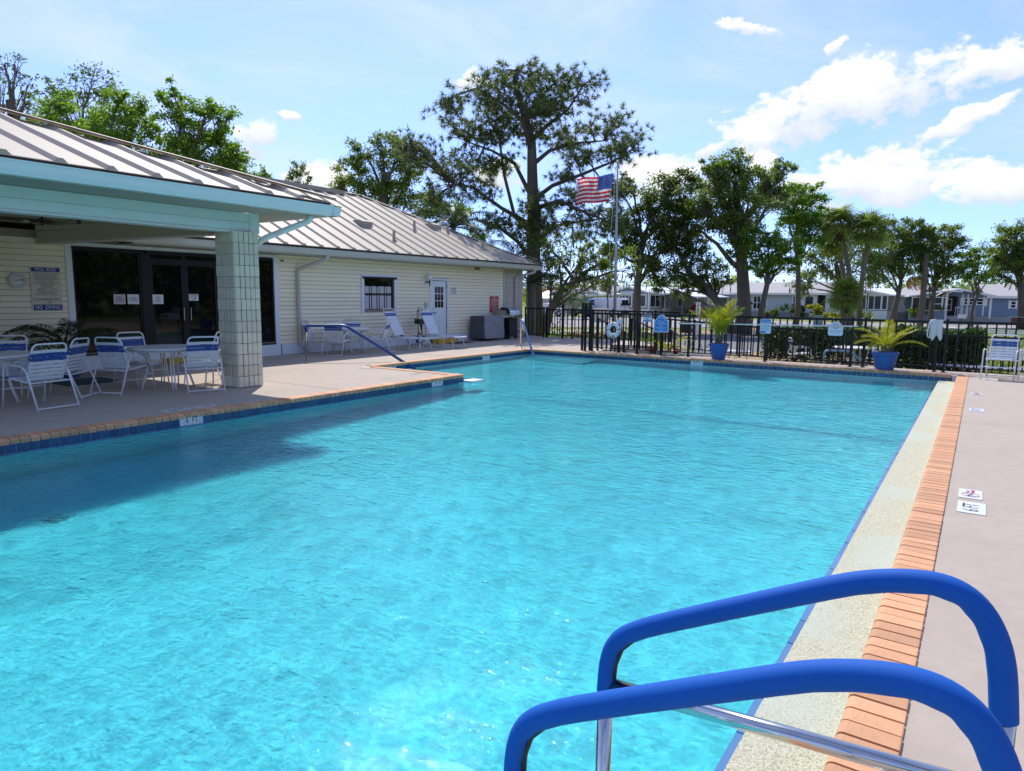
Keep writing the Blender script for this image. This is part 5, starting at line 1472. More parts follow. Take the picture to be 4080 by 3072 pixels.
# ================================================================ plants and trees
rng = np.random.default_rng(11)
l_oak = leafmat('oak_leaf', (0.135, 0.180, 0.052), tr=.58, island=.5)
l_oak2 = leafmat('bright_leaf', (0.145, 0.225, 0.040), tr=.58, island=.45)
l_dark = leafmat('dark_leaf', (0.100, 0.135, 0.046), tr=.52, island=.5)
l_pine = leafmat('pine_needle', (0.12, 0.155, 0.065), tr=.5, island=.5, tint=(1.5, 1.6, .8))
l_hedge = leafmat('hedge_leaf', (0.045, 0.085, 0.022), tr=.36, island=.6)
l_palm = leafmat('palm_leaf', (0.075, 0.125, 0.022), tr=.40, island=.4)
l_sabal = leafmat('sabal_leaf', (0.18, 0.22, 0.06), tr=.5, island=.45)
l_areca = leafmat('areca_leaf', (0.36, 0.35, 0.022), tr=.45, island=.3, tint=(1.2, 1.2, .4))
l_areca2 = leafmat('areca_green_leaf', (0.13, 0.21, 0.03), tr=.42, island=.3, tint=(1.2, 1.3, .4))
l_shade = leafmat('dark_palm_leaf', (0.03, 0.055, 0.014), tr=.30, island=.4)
l_yel = leafmat('golden_leaf', (0.24, 0.24, 0.02), tr=.4, island=.4)
l_agave = leafmat('agave_leaf', (0.14, 0.19, 0.07), tr=.2, island=.25)
l_red = leafmat('croton_leaf', (0.30, 0.07, 0.05), tr=.3, island=.6, tint=(1.3, .8, .6))
l_moss = leafmat('spanish_moss', (0.15, 0.155, 0.12), tr=.35, island=.3, tint=(1, 1, .8))
l_orange = leafmat('orange_frond', (0.50, 0.20, 0.02), tr=.4, island=.3, tint=(1.1, .8, .4))
m_bark = M('oak_bark', (0.14, 0.113, 0.092), rough=0.95, vary=0.25, vscale=2.5, bump=1.0, bscale=9, stretch=(1, 1, .35))
m_bark_pine = M('pine_bark', (0.10, 0.076, 0.06), rough=0.95, vary=0.3, vscale=3, bump=1.0, bscale=7, stretch=(1, 1, .35))
m_ptrunk = M('palm_trunk', (0.19, 0.155, 0.12), rough=0.95, vary=0.25, vscale=4, bump=1.0, bscale=12, stretch=(1, 1, 2.5))
m_boot = M('palm_boots', (0.075, 0.045, 0.028), rough=1, vary=0.3, vscale=9, bump=1, bscale=20)

def np_mesh(name, V, per, mat):
    """V: (n, per, 3) polygons"""
    n = V.shape[0]
    me = bpy.data.meshes.new(name)
    me.vertices.add(n * per); me.vertices.foreach_set('co', V.reshape(-1).astype(np.float32))
    me.loops.add(n * per); me.loops.foreach_set('vertex_index', np.arange(n * per, dtype=np.int32))
    me.polygons.add(n); me.polygons.foreach_set('loop_start', np.arange(0, n * per, per, dtype=np.int32))
    me.materials.append(mat); me.update(calc_edges=True); me.validate()
    return me
def leaf_quads(P, size, up=0.35, aspect=0.55, jitter=0.35):
    """one pointed leaf per point of P (n,3)"""
    n = len(P)
    a = rng.normal(size=(n, 3)); a /= np.linalg.norm(a, axis=1)[:, None]
    nn = rng.normal(size=(n, 3)); nn[:, 2] += up * 3; nn /= np.linalg.norm(nn, axis=1)[:, None]
    a -= nn * np.sum(a * nn, axis=1)[:, None]; a /= np.linalg.norm(a, axis=1)[:, None] + 1e-9
    b = np.cross(nn, a)
    s = size * (1 + jitter * rng.normal(size=n)).clip(.4, 1.8)
    L_ = a * s[:, None] * .5; W_ = b * (s * aspect * .5)[:, None]
    return np.stack([P - L_, P - L_ * .1 + W_, P + L_, P - L_ * .1 - W_], axis=1)
def clump_points(center, radius, n, flat=0.75, nsub=None, thin=1.0):
    """leaf positions in sub-clumps spread through a blob (more towards its shell), flattened a little"""
    nsub = nsub or max(5, int(7 + 5 * radius * radius))
    d = rng.normal(size=(nsub, 3)); d /= np.linalg.norm(d, axis=1)[:, None]
    rr = rng.random(nsub) ** .45
    c = d * (rr * radius)[:, None] * np.array([1, 1, flat])
    cr = radius * (.20 + .22 * rng.random(nsub)) * thin
    k = rng.integers(0, nsub, n)
    q = rng.normal(size=(n, 3)) * .55
    return np.array(center) + c[k] + q * cr[k][:, None] * np.array([1, 1, .7]), np.array(center) + c
def limb(mb, a, b, r0, r1, sag=.15, n=5, seed=0):
    a, b = Vector(a), Vector(b); rnd = random.Random(seed)
    L_ = (b - a).length
    mid = (a + b) / 2 + Vector((rnd.uniform(-.1, .1) * L_, rnd.uniform(-.1, .1) * L_, sag * L_))
    pts = bez(a, mid, b, n)
    pts = [p + Vector((rnd.uniform(-.02, .02), rnd.uniform(-.02, .02), rnd.uniform(-.02, .02))) * L_ * (0 if i in (0, n) else 1) for i, p in enumerate(pts)]
    mb.tube(pts, [r0 + (r1 - r0) * i / n for i in range(n + 1)], 7)
    return pts
G1 = 'oaks round the homes'
def tree(name, label, cat, sx, D, r, trunk, blobs, leaf=None, bark=None, lsize=.17, dens=230, group=None, zb=ZG, moss=0, seed=1, twigs=3, flat=.8, thin=1.0):
    grow = 1.16 if group == G1 else 1.06
    """trunk: list of (sx, sy) from above the base up to the fork; blobs: (sx, sy, radius px, depth offset m)"""
    leaf = leaf or l_oak; bark = bark or m_bark
    b0 = at_dist(sx, 1250, D); base = Vector((b0.x, b0.y, zb))
    t = thing(name, label, cat, base, group=group)
    rnd = random.Random(seed)
    mb = MB()
    tp = [base] + [at_dist(x, y, D) for x, y in trunk]
    n = len(tp)
    mb.tube(tp, [r * 1.25] + [r * (1 - .55 * i / n) for i in range(1, n)], 10)
    fork = tp[-1]; P = []
    mossP = []
    for i, (x, y, rp, off) in enumerate(blobs):
        c = at_dist(x, y, D + off); R_ = rp * grow * D / F_PX
        # limbs leave the trunk near its top, or lower for low blobs
        want = base.z + (c.z - base.z) * (.50 + .12 * ((i * 7) % 3))
        src = min(tp[1:], key=lambda q: abs(q.z - want) + (2 if q.z > c.z - .2 else 0))
        pts = limb(mb, src, c, r * .40, r * .07, .10, 6, seed * 31 + i)
        nl = int(dens * 6.4 * R_ * R_)
        pp, subs = clump_points(c, R_, nl, flat, thin=thin)
        P.append(pp)
        for s in subs[:: max(1, len(subs) // (twigs + 4))]:
            limb(mb, pts[rnd.randint(3, 6)], s, r * .07, .010, .05, 3, i)
        if moss:
            for s in [q for q in subs if q[2] < c.z][:moss]: mossP.append(s)
    mb.build('trunk', bark, t, base, smooth=True)
    V = leaf_quads(np.concatenate(P), lsize * .80)
    V -= np.array(base)
    o = link('crown', np_mesh('crown', V, 4, leaf), t, base)
    if mossP:
        S = []
        for s in mossP:
            for k in range(9):
                p = s + rng.normal(size=3) * .28; ln = .25 + .45 * rng.random() ** 2; w_ = .012 + .018 * rng.random(); th = rng.random() * 6
                dx = np.array([math.cos(th), math.sin(th), 0]) * w_
                S.append([p - dx, p + dx, p + dx * .5 - np.array([.05 * rng.normal(), 0, ln * .6]), p - np.array([.08 * rng.normal(), 0, ln])])
        link('hanging_moss', np_mesh('hanging_moss', np.array(S) - np.array(base), 4, l_moss), t, base)['kind'] = 'stuff'
    return t

# ---------------- the tall pine
def pine(label, sx, D, r, trunk, limbs, blobs, tuft=.33, seed=3, dens=5.0):
    b0 = at_dist(sx, 1250, D); base = Vector((b0.x, b0.y, ZG)); t = thing('pine_tree', label, 'pine tree', base)
    mb = MB(); tp = [base] + [at_dist(x, y, D) for x, y in trunk]; n = len(tp)
    mb.tube(tp, [r * 1.2] + [r * (1 - .82 * i / n) for i in range(1, n)], 12)
    ends = list(tp[3:])
    for i, pts in enumerate(limbs):
        q = [at_dist(x, y, D + off) for x, y, off in pts]
        k = len(q); r0 = r * .30
        mb.tube(q, [r0 * (1 - .75 * j / (k - 1)) for j in range(k)], 7)
        for a, b in zip(q[:-1], q[1:]): ends += [a + (b - a) * f for f in (.3, .6, .9)]
    rnd = random.Random(seed); S = []
    E_ = np.array([tuple(e) for e in ends])
    for (x, y, rx, ry, off) in blobs:
        c = np.array(at_dist(x, y, D + off)); A = rx * D / F_PX; B = ry * D / F_PX
        cnt = int(dens * A * B * 22) + 18
        # branchlets first, tufts along and at the end of each
        nb = max(4, cnt // 5)
        for _ in range(nb):
            d = rng.normal(size=3); d /= np.linalg.norm(d); rr = rng.random() ** .4
            p = c + d * rr * np.array([A, A * .9, B])
            s = E_[np.argmin(np.sum((E_ - p) ** 2, axis=1))]
            mid = (s + p) / 2 + np.array([0, 0, .10 * np.linalg.norm(p - s)])
            path = bez(s, mid, p, 5)
            mb.tube(path, [.032, .025, .02, .016, .012, .008], 4, caps=False)
            for k in range(6):
                o = p + rng.normal(size=3) * np.array([.35, .35, .22]) * (0 if k == 0 else 1)
                mb.tube([path[4], o], [.012, .006], 3, caps=False)
                ax = (o - np.array(path[3])); ax /= np.linalg.norm(ax) + 1e-9
                for j in range(22):
                    dd = rng.normal(size=3) + ax * 1.1; dd /= np.linalg.norm(dd)
                    w_ = np.cross(dd, rng.normal(size=3)); w_ /= np.linalg.norm(w_); w_ *= .018
                    q0 = o + dd * .02; q1 = o + dd * tuft * (.6 + .5 * rng.random())
                    S.append([q0 - w_, q0 + w_, q1])
    mb.build('trunk', m_bark_pine, t, base, smooth=True)
    link('crown', np_mesh('crown', np.array(S) - np.array(base), 3, l_pine), t, base)
    return t
pine('tall pine with a broad open crown rising behind the end of the clubhouse', 2130, 34, .40,
     [(2132, 1180), (2125, 1000), (2128, 860), (2122, 760), (2120, 650), (2118, 560), (2090, 460), (2060, 360), (2050, 280)],
     [[(2122, 900, 0), (2000, 830, -1), (1880, 745, -1.5), (1800, 735, -2)], [(2126, 940, 0), (2050, 860, .5), (2010, 700, .5), (1990, 560, .5), (1930, 440, 1)],
      [(2125, 800, 0), (2050, 650, 1), (1960, 600, 1.5), (1850, 560, 1)], [(2120, 800, 0), (2200, 740, -.5), (2330, 690, -1), (2450, 640, -1), (2530, 590, -1.2)],
      [(2118, 660, 0), (2190, 600, .5), (2300, 570, 1), (2420, 560, 1)], [(2115, 560, 0), (2180, 500, .5), (2260, 440, 0), (2330, 330, .5)],
      [(2118, 600, 0), (2080, 480, -1), (2010, 420, -1), (1900, 350, -1), (1790, 390, -1)], [(2130, 830, 0), (2230, 800, -2), (2340, 850, -2.5), (2440, 890, -2.5)],
      [(2130, 960, 0), (2220, 900, 1), (2320, 880, 1.5), (2420, 870, 2)], [(2090, 470, 0), (2160, 380, .5), (2240, 300, .5)], [(2125, 1040, 0), (2060, 960, -1), (1980, 900, -1.5), (1900, 880, -2)]],
     [(2050, 300, 120, 50, 0), (1940, 370, 110, 55, -1), (1800, 420, 70, 50, -1), (2180, 330, 120, 50, .5), (2310, 340, 80, 50, .5), (2080, 420, 130, 50, 0), (2230, 430, 110, 45, 0),
      (1860, 520, 90, 50, .5), (1980, 530, 110, 50, 1), (2120, 540, 120, 45, .5), (2260, 550, 100, 40, 1), (2420, 510, 90, 55, 1), (2510, 570, 55, 55, -1), (2440, 620, 70, 40, -1),
      (1880, 640, 90, 45, 1), (2010, 660, 100, 40, .5), (2320, 640, 80, 35, -.5), (1800, 690, 80, 45, -2), (1690, 620, 75, 45, -2), (1620, 580, 55, 45, -2), (1900, 760, 80, 40, -1.5), (2250, 700, 60, 30, -.5),
      (2130, 840, 90, 55, -1), (2250, 800, 60, 30, -2), (2100, 940, 70, 50, -1), (2180, 900, 60, 35, -1), (2330, 860, 60, 35, -2), (2430, 900, 60, 40, -2.5), (2290, 940, 60, 35, 1), (1980, 900, 60, 50, -1.5),
      (1740, 780, 60, 40, -2), (2380, 760, 50, 30, -1), (2170, 450, 80, 40, -1), (1960, 450, 80, 40, 1)], dens=4.2)

G1 = 'oaks round the homes'
G2 = 'trees behind the clubhouse roof'
# ---------------- behind the roof, from the left
tree('bare_oak', 'sparse grey oak at the left picture edge above the porch roof', 'tree', -40, 30, .28, [(20, 900), (60, 500), (40, 400)], [(-20, 330, 60, 0), (60, 270, 50, 0), (20, 250, 40, 0), (110, 340, 45, 0), (20, 420, 60, 0), (100, 420, 45, 0)], leaf=l_dark, dens=105, lsize=.13, group=G2, seed=2, twigs=7)
tree('thin_pine', 'open crowned thin pine between the left oaks behind the porch roof', 'tree', 330, 42, .3, [(330, 900), (310, 600), (300, 480)], [(300, 370, 90, 0), (380, 320, 70, 0), (220, 370, 60, 0), (420, 380, 60, 0), (180, 430, 70, 0), (130, 470, 60, 0)], leaf=l_dark, dens=60, lsize=.2, group=G2, seed=3, twigs=8)
tree('leafy_oak', 'bright green oak left of the gap above the porch roof', 'tree', 420, 33, .3, [(420, 900), (430, 600), (440, 520)], [(250, 430, 75, 0), (210, 480, 60, 1), (470, 390, 80, 0), (540, 450, 70, 0), (350, 500, 90, 0), (460, 540, 110, -1), (300, 560, 90, 0), (580, 530, 60, 0), (130, 520, 60, 1), (480, 620, 100, 0), (400, 470, 70, 1)], leaf=l_oak2, dens=240, lsize=.17, group=G2, seed=4, moss=0)
tree('leafy_oak', 'tallest bright green oak right of the gap above the porch roof', 'tree', 780, 33, .3, [(780, 900), (770, 640), (760, 540)], [(690, 370, 55, 0), (720, 450, 80, 0), (830, 440, 70, 0), (890, 470, 60, 0), (760, 530, 100, 0), (870, 560, 80, 0), (700, 600, 80, 0), (820, 640, 110, 0), (930, 600, 55, 0), (620, 600, 70, 1), (930, 680, 70, 0), (660, 680, 80, 0)], leaf=l_oak2, dens=250, lsize=.17, group=G2, seed=5)
tree('low_oak', 'low olive green oak at the end of the green row above the roof', 'tree', 1000, 38, .2, [(1000, 900), (1000, 730)], [(980, 680, 60, 0), (1040, 690, 35, 0), (920, 700, 60, 0), (1030, 740, 60, 0)], leaf=l_oak2, dens=200, lsize=.16, group=G2, seed=6)
tree('small_tree', 'small lone tree top peeking over the roof ridge', 'tree', 1190, 40, .14, [(1190, 900), (1190, 730)], [(1185, 670, 35, 0), (1200, 710, 40, 0), (1170, 710, 30, 0)], leaf=l_dark, dens=200, lsize=.15, group=G2, seed=7)
tree('spreading_oak', 'dark rounded oak left of the tall pine behind the roof', 'tree', 1520, 46, .4, [(1520, 1000), (1530, 800), (1530, 720)], [(1400, 690, 70, 0), (1370, 760, 60, 0), (1460, 620, 75, 0), (1540, 560, 60, 0), (1580, 620, 80, 0), (1480, 740, 90, 0), (1640, 680, 70, 0), (1560, 760, 90, 1), (1420, 820, 70, 0), (1650, 780, 80, 0), (1740, 820, 80, 1), (1820, 860, 80, 1), (1900, 960, 70, 1)], leaf=l_oak, dens=170, lsize=.2, group=G2, seed=8)
tree('low_limb_oak', 'low mossy oak whose dark limb reaches right under the pine', 'tree', 2165, 38, .26, [(2190, 1240), (2240, 1150), (2290, 1125)], [(2220, 1020, 75, 0), (2300, 1060, 60, 0), (2400, 1050, 60, 0), (2480, 1000, 50, 0), (2200, 1110, 50, 0), (2340, 1110, 40, 0), (2440, 1110, 45, 1), (2170, 960, 50, 1), (2330, 980, 50, 1), (2280, 1150, 30, 0), (2520, 1080, 35, 1)], leaf=l_oak, dens=150, lsize=.16, group=G1, seed=9, moss=4)
# ---------------- middle and right
tree('dark_oak', 'dark leaning oak just right of the flagpole', 'tree', 2535, 44, .29, [(2537, 1230), (2540, 1140), (2548, 1060), (2560, 960)], [(2440, 860, 60, 0), (2470, 760, 60, 0), (2500, 720, 35, 1), (2590, 850, 80, 0), (2660, 790, 90, 0), (2700, 730, 60, 0), (2610, 960, 70, 0), (2480, 960, 70, 0), (2430, 1010, 55, 0), (2690, 890, 80, 0), (2560, 1010, 60, -1), (2750, 840, 70, 1), (2500, 880, 60, 1), (2660, 970, 50, 0), (2730, 960, 40, 0)], leaf=l_dark, dens=240, lsize=.19, group=G1, seed=10, moss=2)
tree('big_oak', 'biggest spreading oak in the middle, thick trunk behind the lamp post', 'tree', 2962, 42, .46, [(2965, 1230), (2962, 1160), (2958, 1080), (2950, 980), (2945, 900), (2940, 820)], [(2870, 690, 70, 0), (2930, 640, 60, 0), (2960, 690, 60, 0), (2890, 790, 80, 0), (2980, 800, 90, -1), (2820, 740, 70, 1), (3070, 700, 60, 0), (3120, 690, 55, 0), (3050, 780, 60, 1), (2860, 880, 80, 0), (2960, 900, 80, 0), (2780, 820, 60, 0), (3100, 760, 55, 0), (2770, 900, 50, 1), (2950, 980, 55, -1), (2820, 660, 35, 0)], leaf=l_oak, dens=200, lsize=.18, group=G1, seed=11, moss=3)
tree('leaning_oak', 'dark low oak leaning left over the carport, its crown under the big oak', 'tree', 2925, 43, .28, [(2900, 1270), (2850, 1190), (2800, 1130), (2740, 1080)], [(2660, 1090, 60, 0), (2740, 1060, 60, 0), (2800, 1120, 50, 0), (2630, 1130, 40, 0), (2720, 1150, 45, 0), (2700, 1000, 60, 1), (2790, 1000, 50, 1), (2850, 1060, 50, 1), (2780, 940, 50, 2), (2880, 1120, 40, 0), (2600, 1050, 40, 1)], leaf=l_dark, dens=210, lsize=.17, group=G1, seed=12, moss=2)
tree('round_oak', 'bright round oak on a thin trunk right of the big oak', 'tree', 3030, 40, .20, [(3035, 1230), (3055, 1140), (3065, 1090)], [(3050, 1000, 70, 0), (3120, 980, 60, 0), (3000, 960, 50, 0), (3090, 1060, 60, 0), (3150, 1040, 45, 0), (3020, 1060, 45, 0), (3060, 940, 50, 0), (3170, 1000, 30, 0)], leaf=l_oak2, dens=270, lsize=.16, group=G1, seed=13)
tree('round_oak', 'bright leafy oak crown standing right above the round one, left of the palms', 'tree', 3170, 46, .2, [(3180, 1230), (3180, 1050), (3170, 930)], [(3130, 800, 70, 0), (3180, 860, 70, 0), (3220, 760, 45, 0), (3240, 800, 45, 0), (3250, 880, 60, 0), (3140, 880, 60, 0), (3210, 930, 50, 0), (3290, 860, 40, 0), (3270, 950, 40, 0)], leaf=l_oak2, dens=260, lsize=.18, group=G1, seed=14)
tree('mossy_oak', 'pale mossy oak behind the cabbage palms', 'tree', 3385, 56, .26, [(3370, 1180), (3340, 1100), (3330, 1050)], [(3200, 1110, 50, 0), (3260, 1060, 60, 0), (3330, 1000, 60, 0), (3230, 1010, 40, 0), (3420, 1000, 80, 1), (3460, 1080, 70, 0), (3350, 1080, 50, 0), (3190, 1150, 35, 0), (3500, 980, 60, 0)], leaf=l_oak, dens=120, lsize=.2, group=G1, seed=15, moss=6)
tree('slim_oak', 'bushy oak on a slanting dark trunk in front of the white screen room', 'tree', 3560, 58, .25, [(3565, 1230), (3580, 1170), (3590, 1120)], [(3520, 1030, 55, 0), (3560, 980, 60, 0), (3600, 930, 60, 0), (3520, 930, 40, 0), (3640, 990, 60, 0), (3580, 1060, 55, 0), (3510, 1090, 45, 0), (3640, 900, 45, 0), (3560, 880, 30, 0), (3470, 1040, 40, 0)], leaf=l_oak, dens=190, lsize=.2, group=G1, seed=16, moss=2)
tree('slim_oak', 'oak leaning right before the screened porch of the blue home', 'tree', 3712, 58, .23, [(3712, 1230), (3720, 1170), (3725, 1130)], [(3680, 1010, 60, 0), (3730, 960, 60, 0), (3780, 930, 45, 0), (3700, 930, 45, 0), (3790, 1000, 55, 0), (3820, 960, 30, 0), (3740, 1050, 50, 0), (3660, 1070, 40, 0), (3790, 1080, 45, 0), (3690, 1100, 35, 0), (3760, 1110, 35, 0)], leaf=l_oak, dens=180, lsize=.2, group=G1, seed=17, moss=2)
tree('crooked_oak', 'thin crooked oak in front of the blue gable', 'tree', 3872, 58, .17, [(3872, 1250), (3880, 1210), (3895, 1180), (3888, 1140)], [(3880, 1050, 45, 0), (3840, 1080, 40, 0), (3930, 1040, 50, 0), (3900, 1000, 40, 0), (3850, 1020, 35, 0), (3960, 1080, 40, 0), (3860, 1110, 30, 0), (3940, 1100, 35, 0), (3970, 1020, 40, 1)], leaf=l_oak2, dens=150, lsize=.18, group=G1, seed=18)
tree('edge_oak', 'large oak with a stout trunk cut by the right picture edge', 'tree', 4085, 54, .36, [(4075, 1230), (4070, 1150), (4060, 1100)], [(4060, 920, 60, 0), (4000, 970, 45, 0), (4040, 1000, 60, 0), (4100, 960, 80, 0), (4010, 1050, 50, 0), (4070, 1080, 50, 0), (3980, 1010, 35, 0), (3990, 1100, 35, 0), (4120, 1050, 70, 0)], leaf=l_oak, dens=190, lsize=.19, group=G1, seed=19, moss=2)
tree('young_tree', 'young tree in front of the cream home beside the flagpole', 'tree', 2422, 70, .09, [(2422, 1200), (2420, 1170)], [(2415, 1135, 28, 0), (2400, 1150, 18, 0), (2435, 1130, 20, 0), (2425, 1100, 18, 0)], leaf=l_oak, dens=120, lsize=.25, seed=20)

# a far line of woods closing the view beyond the homes: too many crowns to count
wood = []
for k in range(620):
    sx = -900 + 6000 * rng.random(); D = 150 + 60 * rng.random(); hgt = 4.5 + 3.0 * rng.random() + 1.2 * math.sin(sx / 190.0)
    b = at_dist(sx, 1200, D); rr = 2.2 + 1.6 * rng.random()
    pts, _ = clump_points((b.x, b.y, ZG + hgt - rr * .8), rr, 90, .8)
    wood.append(pts)
    pts, _ = clump_points((b.x, b.y, ZG + hgt * .35), rr * 1.1, 60, .8)
    wood.append(pts)
tag(link('far_woods', np_mesh('far_woods', leaf_quads(np.concatenate(wood), .75), 4, l_oak)), 'distant line of green woods beyond the homes', 'woods', kind='stuff')

# ---------------- palms
def frond_pinnate(length, leaflet, n=26, arch=.9, vee=.5, w=.018, droop=.35):
    """feather frond growing along +x and arching over"""
    pts = []
    for i in range(13):
        t = i / 12
        ang = R(72) - arch * 1.9 * t
        pts.append((pts[-1][0] + math.cos(ang) * length / 12, 0, pts[-1][2] + math.sin(ang) * length / 12) if pts else (0, 0, 0))
    mb = MB().tube(pts, [.012 * length * (1 - .85 * i / 12) + .002 for i in range(13)], 4)
    S = []
    for i in range(n):
        t = .16 + .84 * i / (n - 1); f = t * 12; k = min(int(f), 11); a = np.array(pts[k]) * (1 - (f - k)) + np.array(pts[k + 1]) * (f - k)
        d = np.array(pts[k + 1]) - np.array(pts[k]); d /= np.linalg.norm(d)
        up = np.array([-d[2], 0, d[0]])
        ll = leaflet * (math.sin(math.pi * (.12 + .80 * t)) ** .7)
        for sgn in (-1, 1):
            dirv = d * .75 + np.array([0, sgn, 0]) * .85 + up * vee * .7 + rng.normal(size=3) * .06
            dirv /= np.linalg.norm(dirv)
            m_ = a + dirv * ll * .55; e = a + dirv * ll - np.array([0, 0, ll * droop]); s = d * w
            S += [[a - s * .5, a + s * .5, m_ + s, m_ - s], [m_ - s, m_ + s, e + s * .1, e - s * .1]]
    for q in S: mb.add(q, [(0, 1, 2, 3)])
    return mb
def frond_fan(pet=.5, blade=.75, n=22, w=.03, droop=.5):
    mb = MB().tube([(0, 0, 0), (pet * .5, 0, pet * .16), (pet, 0, pet * .18)], [.02, .014, .01], 4)
    hub = np.array([pet, 0, pet * .18])
    for i in range(n):
        a = R(-115 + 230 * i / (n - 1)); ll = blade * (1 - .25 * abs(a) / 2)
        d = np.array([math.cos(a), math.sin(a), .12 * math.cos(2 * a)]); s = np.array([-math.sin(a), math.cos(a), 0]) * w
        m_ = hub + d * ll * .55; e = hub + d * ll * .98 - np.array([0, 0, droop * ll * (.6 + .5 * rng.random())])
        mb.add([hub, m_ + s, m_ - s], [(0, 1, 2)]); mb.add([m_ - s, m_ + s, e + s * .12, e - s * .12], [(0, 1, 2, 3)])
    return mb
fan = [frond_fan().mesh('frond', l_sabal, smooth=False) for _ in range(2)]
def sabal(label, trunk, D, r, nf, scale=1.0, seed=1, crown_sag=1.0):
    rnd = random.Random(seed)
    tp = [at_dist(x, y, D) for x, y in trunk]; base = Vector((tp[0].x, tp[0].y, ZG))
    t = thing('cabbage_palm', label, 'palm tree', base, group='cabbage palms in a clump')
    P = [base] + tp[1:]
    MB().tube(P, [r * 1.1] + [r * (1 - .12 * i / len(P)) for i in range(1, len(P))], 10).build('trunk', m_ptrunk, t, base, smooth=True)
    top = P[-1]
    MB().tube([top - Vector((0, 0, .9)), top - Vector((0, 0, .4)), top + Vector((0, 0, .25))], [r * .9, r * 1.5, r * 1.1], 9).build('boots', m_boot, t, base)
    for k in range(nf):
        e = R(78 - 125 * (k / nf) * crown_sag + rnd.uniform(-10, 10)); a = k * 2.39996 + rnd.uniform(-.2, .2)
        o = put('frond', fan[k % 2], t, top - base + Vector((0, 0, .1)), (0, -e, a), [scale * rnd.uniform(.85, 1.15)] * 3)
        o.rotation_mode = 'XYZ'
    return t
sabal('tallest cabbage palm, left one of the clump on the right', [(3385, 1250), (3395, 1170), (3378, 1050), (3355, 960), (3347, 905)], 44, .155, 36, 1.15, 1)
sabal('cabbage palm with the fullest round head, right one of the clump', [(3428, 1250), (3430, 1150), (3445, 1040), (3460, 950), (3462, 930)], 43, .15, 40, 1.25, 2)
sabal('cabbage palm behind the other two, drooping yellowed head', [(3375, 1250), (3360, 1080), (3340, 1000), (3325, 965)], 47, .15, 34, 1.2, 3, 1.15)
sabal('low bushy cabbage palm at the foot of the palm clump', [(3360, 1268), (3365, 1210), (3370, 1190)], 42, .17, 36, 1.15, 4, 1.1)
# feather palms: pygmy palms by the cream home, queen palms behind the roof
ff = [frond_pinnate(1.9, .42, 26, .95, .4).mesh('frond', l_palm) for _ in range(2)]
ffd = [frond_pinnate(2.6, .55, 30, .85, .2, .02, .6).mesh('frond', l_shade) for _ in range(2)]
def feather_palm(label, sx, sy_top, D, r, nf, fr, scale, seed, cat='palm tree', zb=ZG, group=None, name='feather_palm'):
    rnd = random.Random(seed); top = at_dist(sx, sy_top, D); base = Vector((top.x, top.y, zb))
    t = thing(name, label, cat, base, group=group)
    MB().tube([base, (base + top) / 2 + Vector((.05, 0, 0)), top], [r * 1.2, r, r * .9], 8).build('trunk', m_ptrunk, t, base, smooth=True)
    for k in range(nf):
        tilt = R(-12 + 75 * (k / nf) ** .8 + rnd.uniform(-8, 8)); a = k * 2.39996
        put('frond', fr[k % 2], t, top - base, (0, tilt, a), [scale * rnd.uniform(.85, 1.12)] * 3)
    return t
feather_palm('pygmy palm before the cream home, left of two', 2245, 1203, 68, .10, 22, ff, .95, 1, group='pygmy palms')
feather_palm('pygmy palm before the cream home, right of two beside the van', 2283, 1196, 67, .10, 24, ff, 1.0, 2, group='pygmy palms')
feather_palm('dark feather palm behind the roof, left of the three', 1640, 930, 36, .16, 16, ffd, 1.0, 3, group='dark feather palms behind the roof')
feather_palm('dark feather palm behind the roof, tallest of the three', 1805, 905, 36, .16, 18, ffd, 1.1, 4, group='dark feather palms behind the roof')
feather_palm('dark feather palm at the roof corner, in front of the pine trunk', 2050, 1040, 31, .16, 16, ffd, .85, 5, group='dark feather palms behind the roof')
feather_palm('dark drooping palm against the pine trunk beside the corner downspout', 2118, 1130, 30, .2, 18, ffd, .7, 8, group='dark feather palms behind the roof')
og = [frond_pinnate(1.6, .3, 20, 1.2, .1, .03, .8).mesh('frond', l_orange) for _ in range(2)]
t = feather_palm('tall grey palm trunk with hanging orange flower stalks before the blue home', 3690, 1010, 57, .22, 12, ff, 1.2, 6, name='queen_palm')
oz = at_dist(3655, 1120, 57)
for k in range(5): put('flower_stalk', og[k % 2], t, Vector(oz) - WORLD[t.name] + Vector((.15 * k - .3, 0, .4)), (0, R(60 + 8 * k), 2.2 + .5 * k), [.9] * 3)

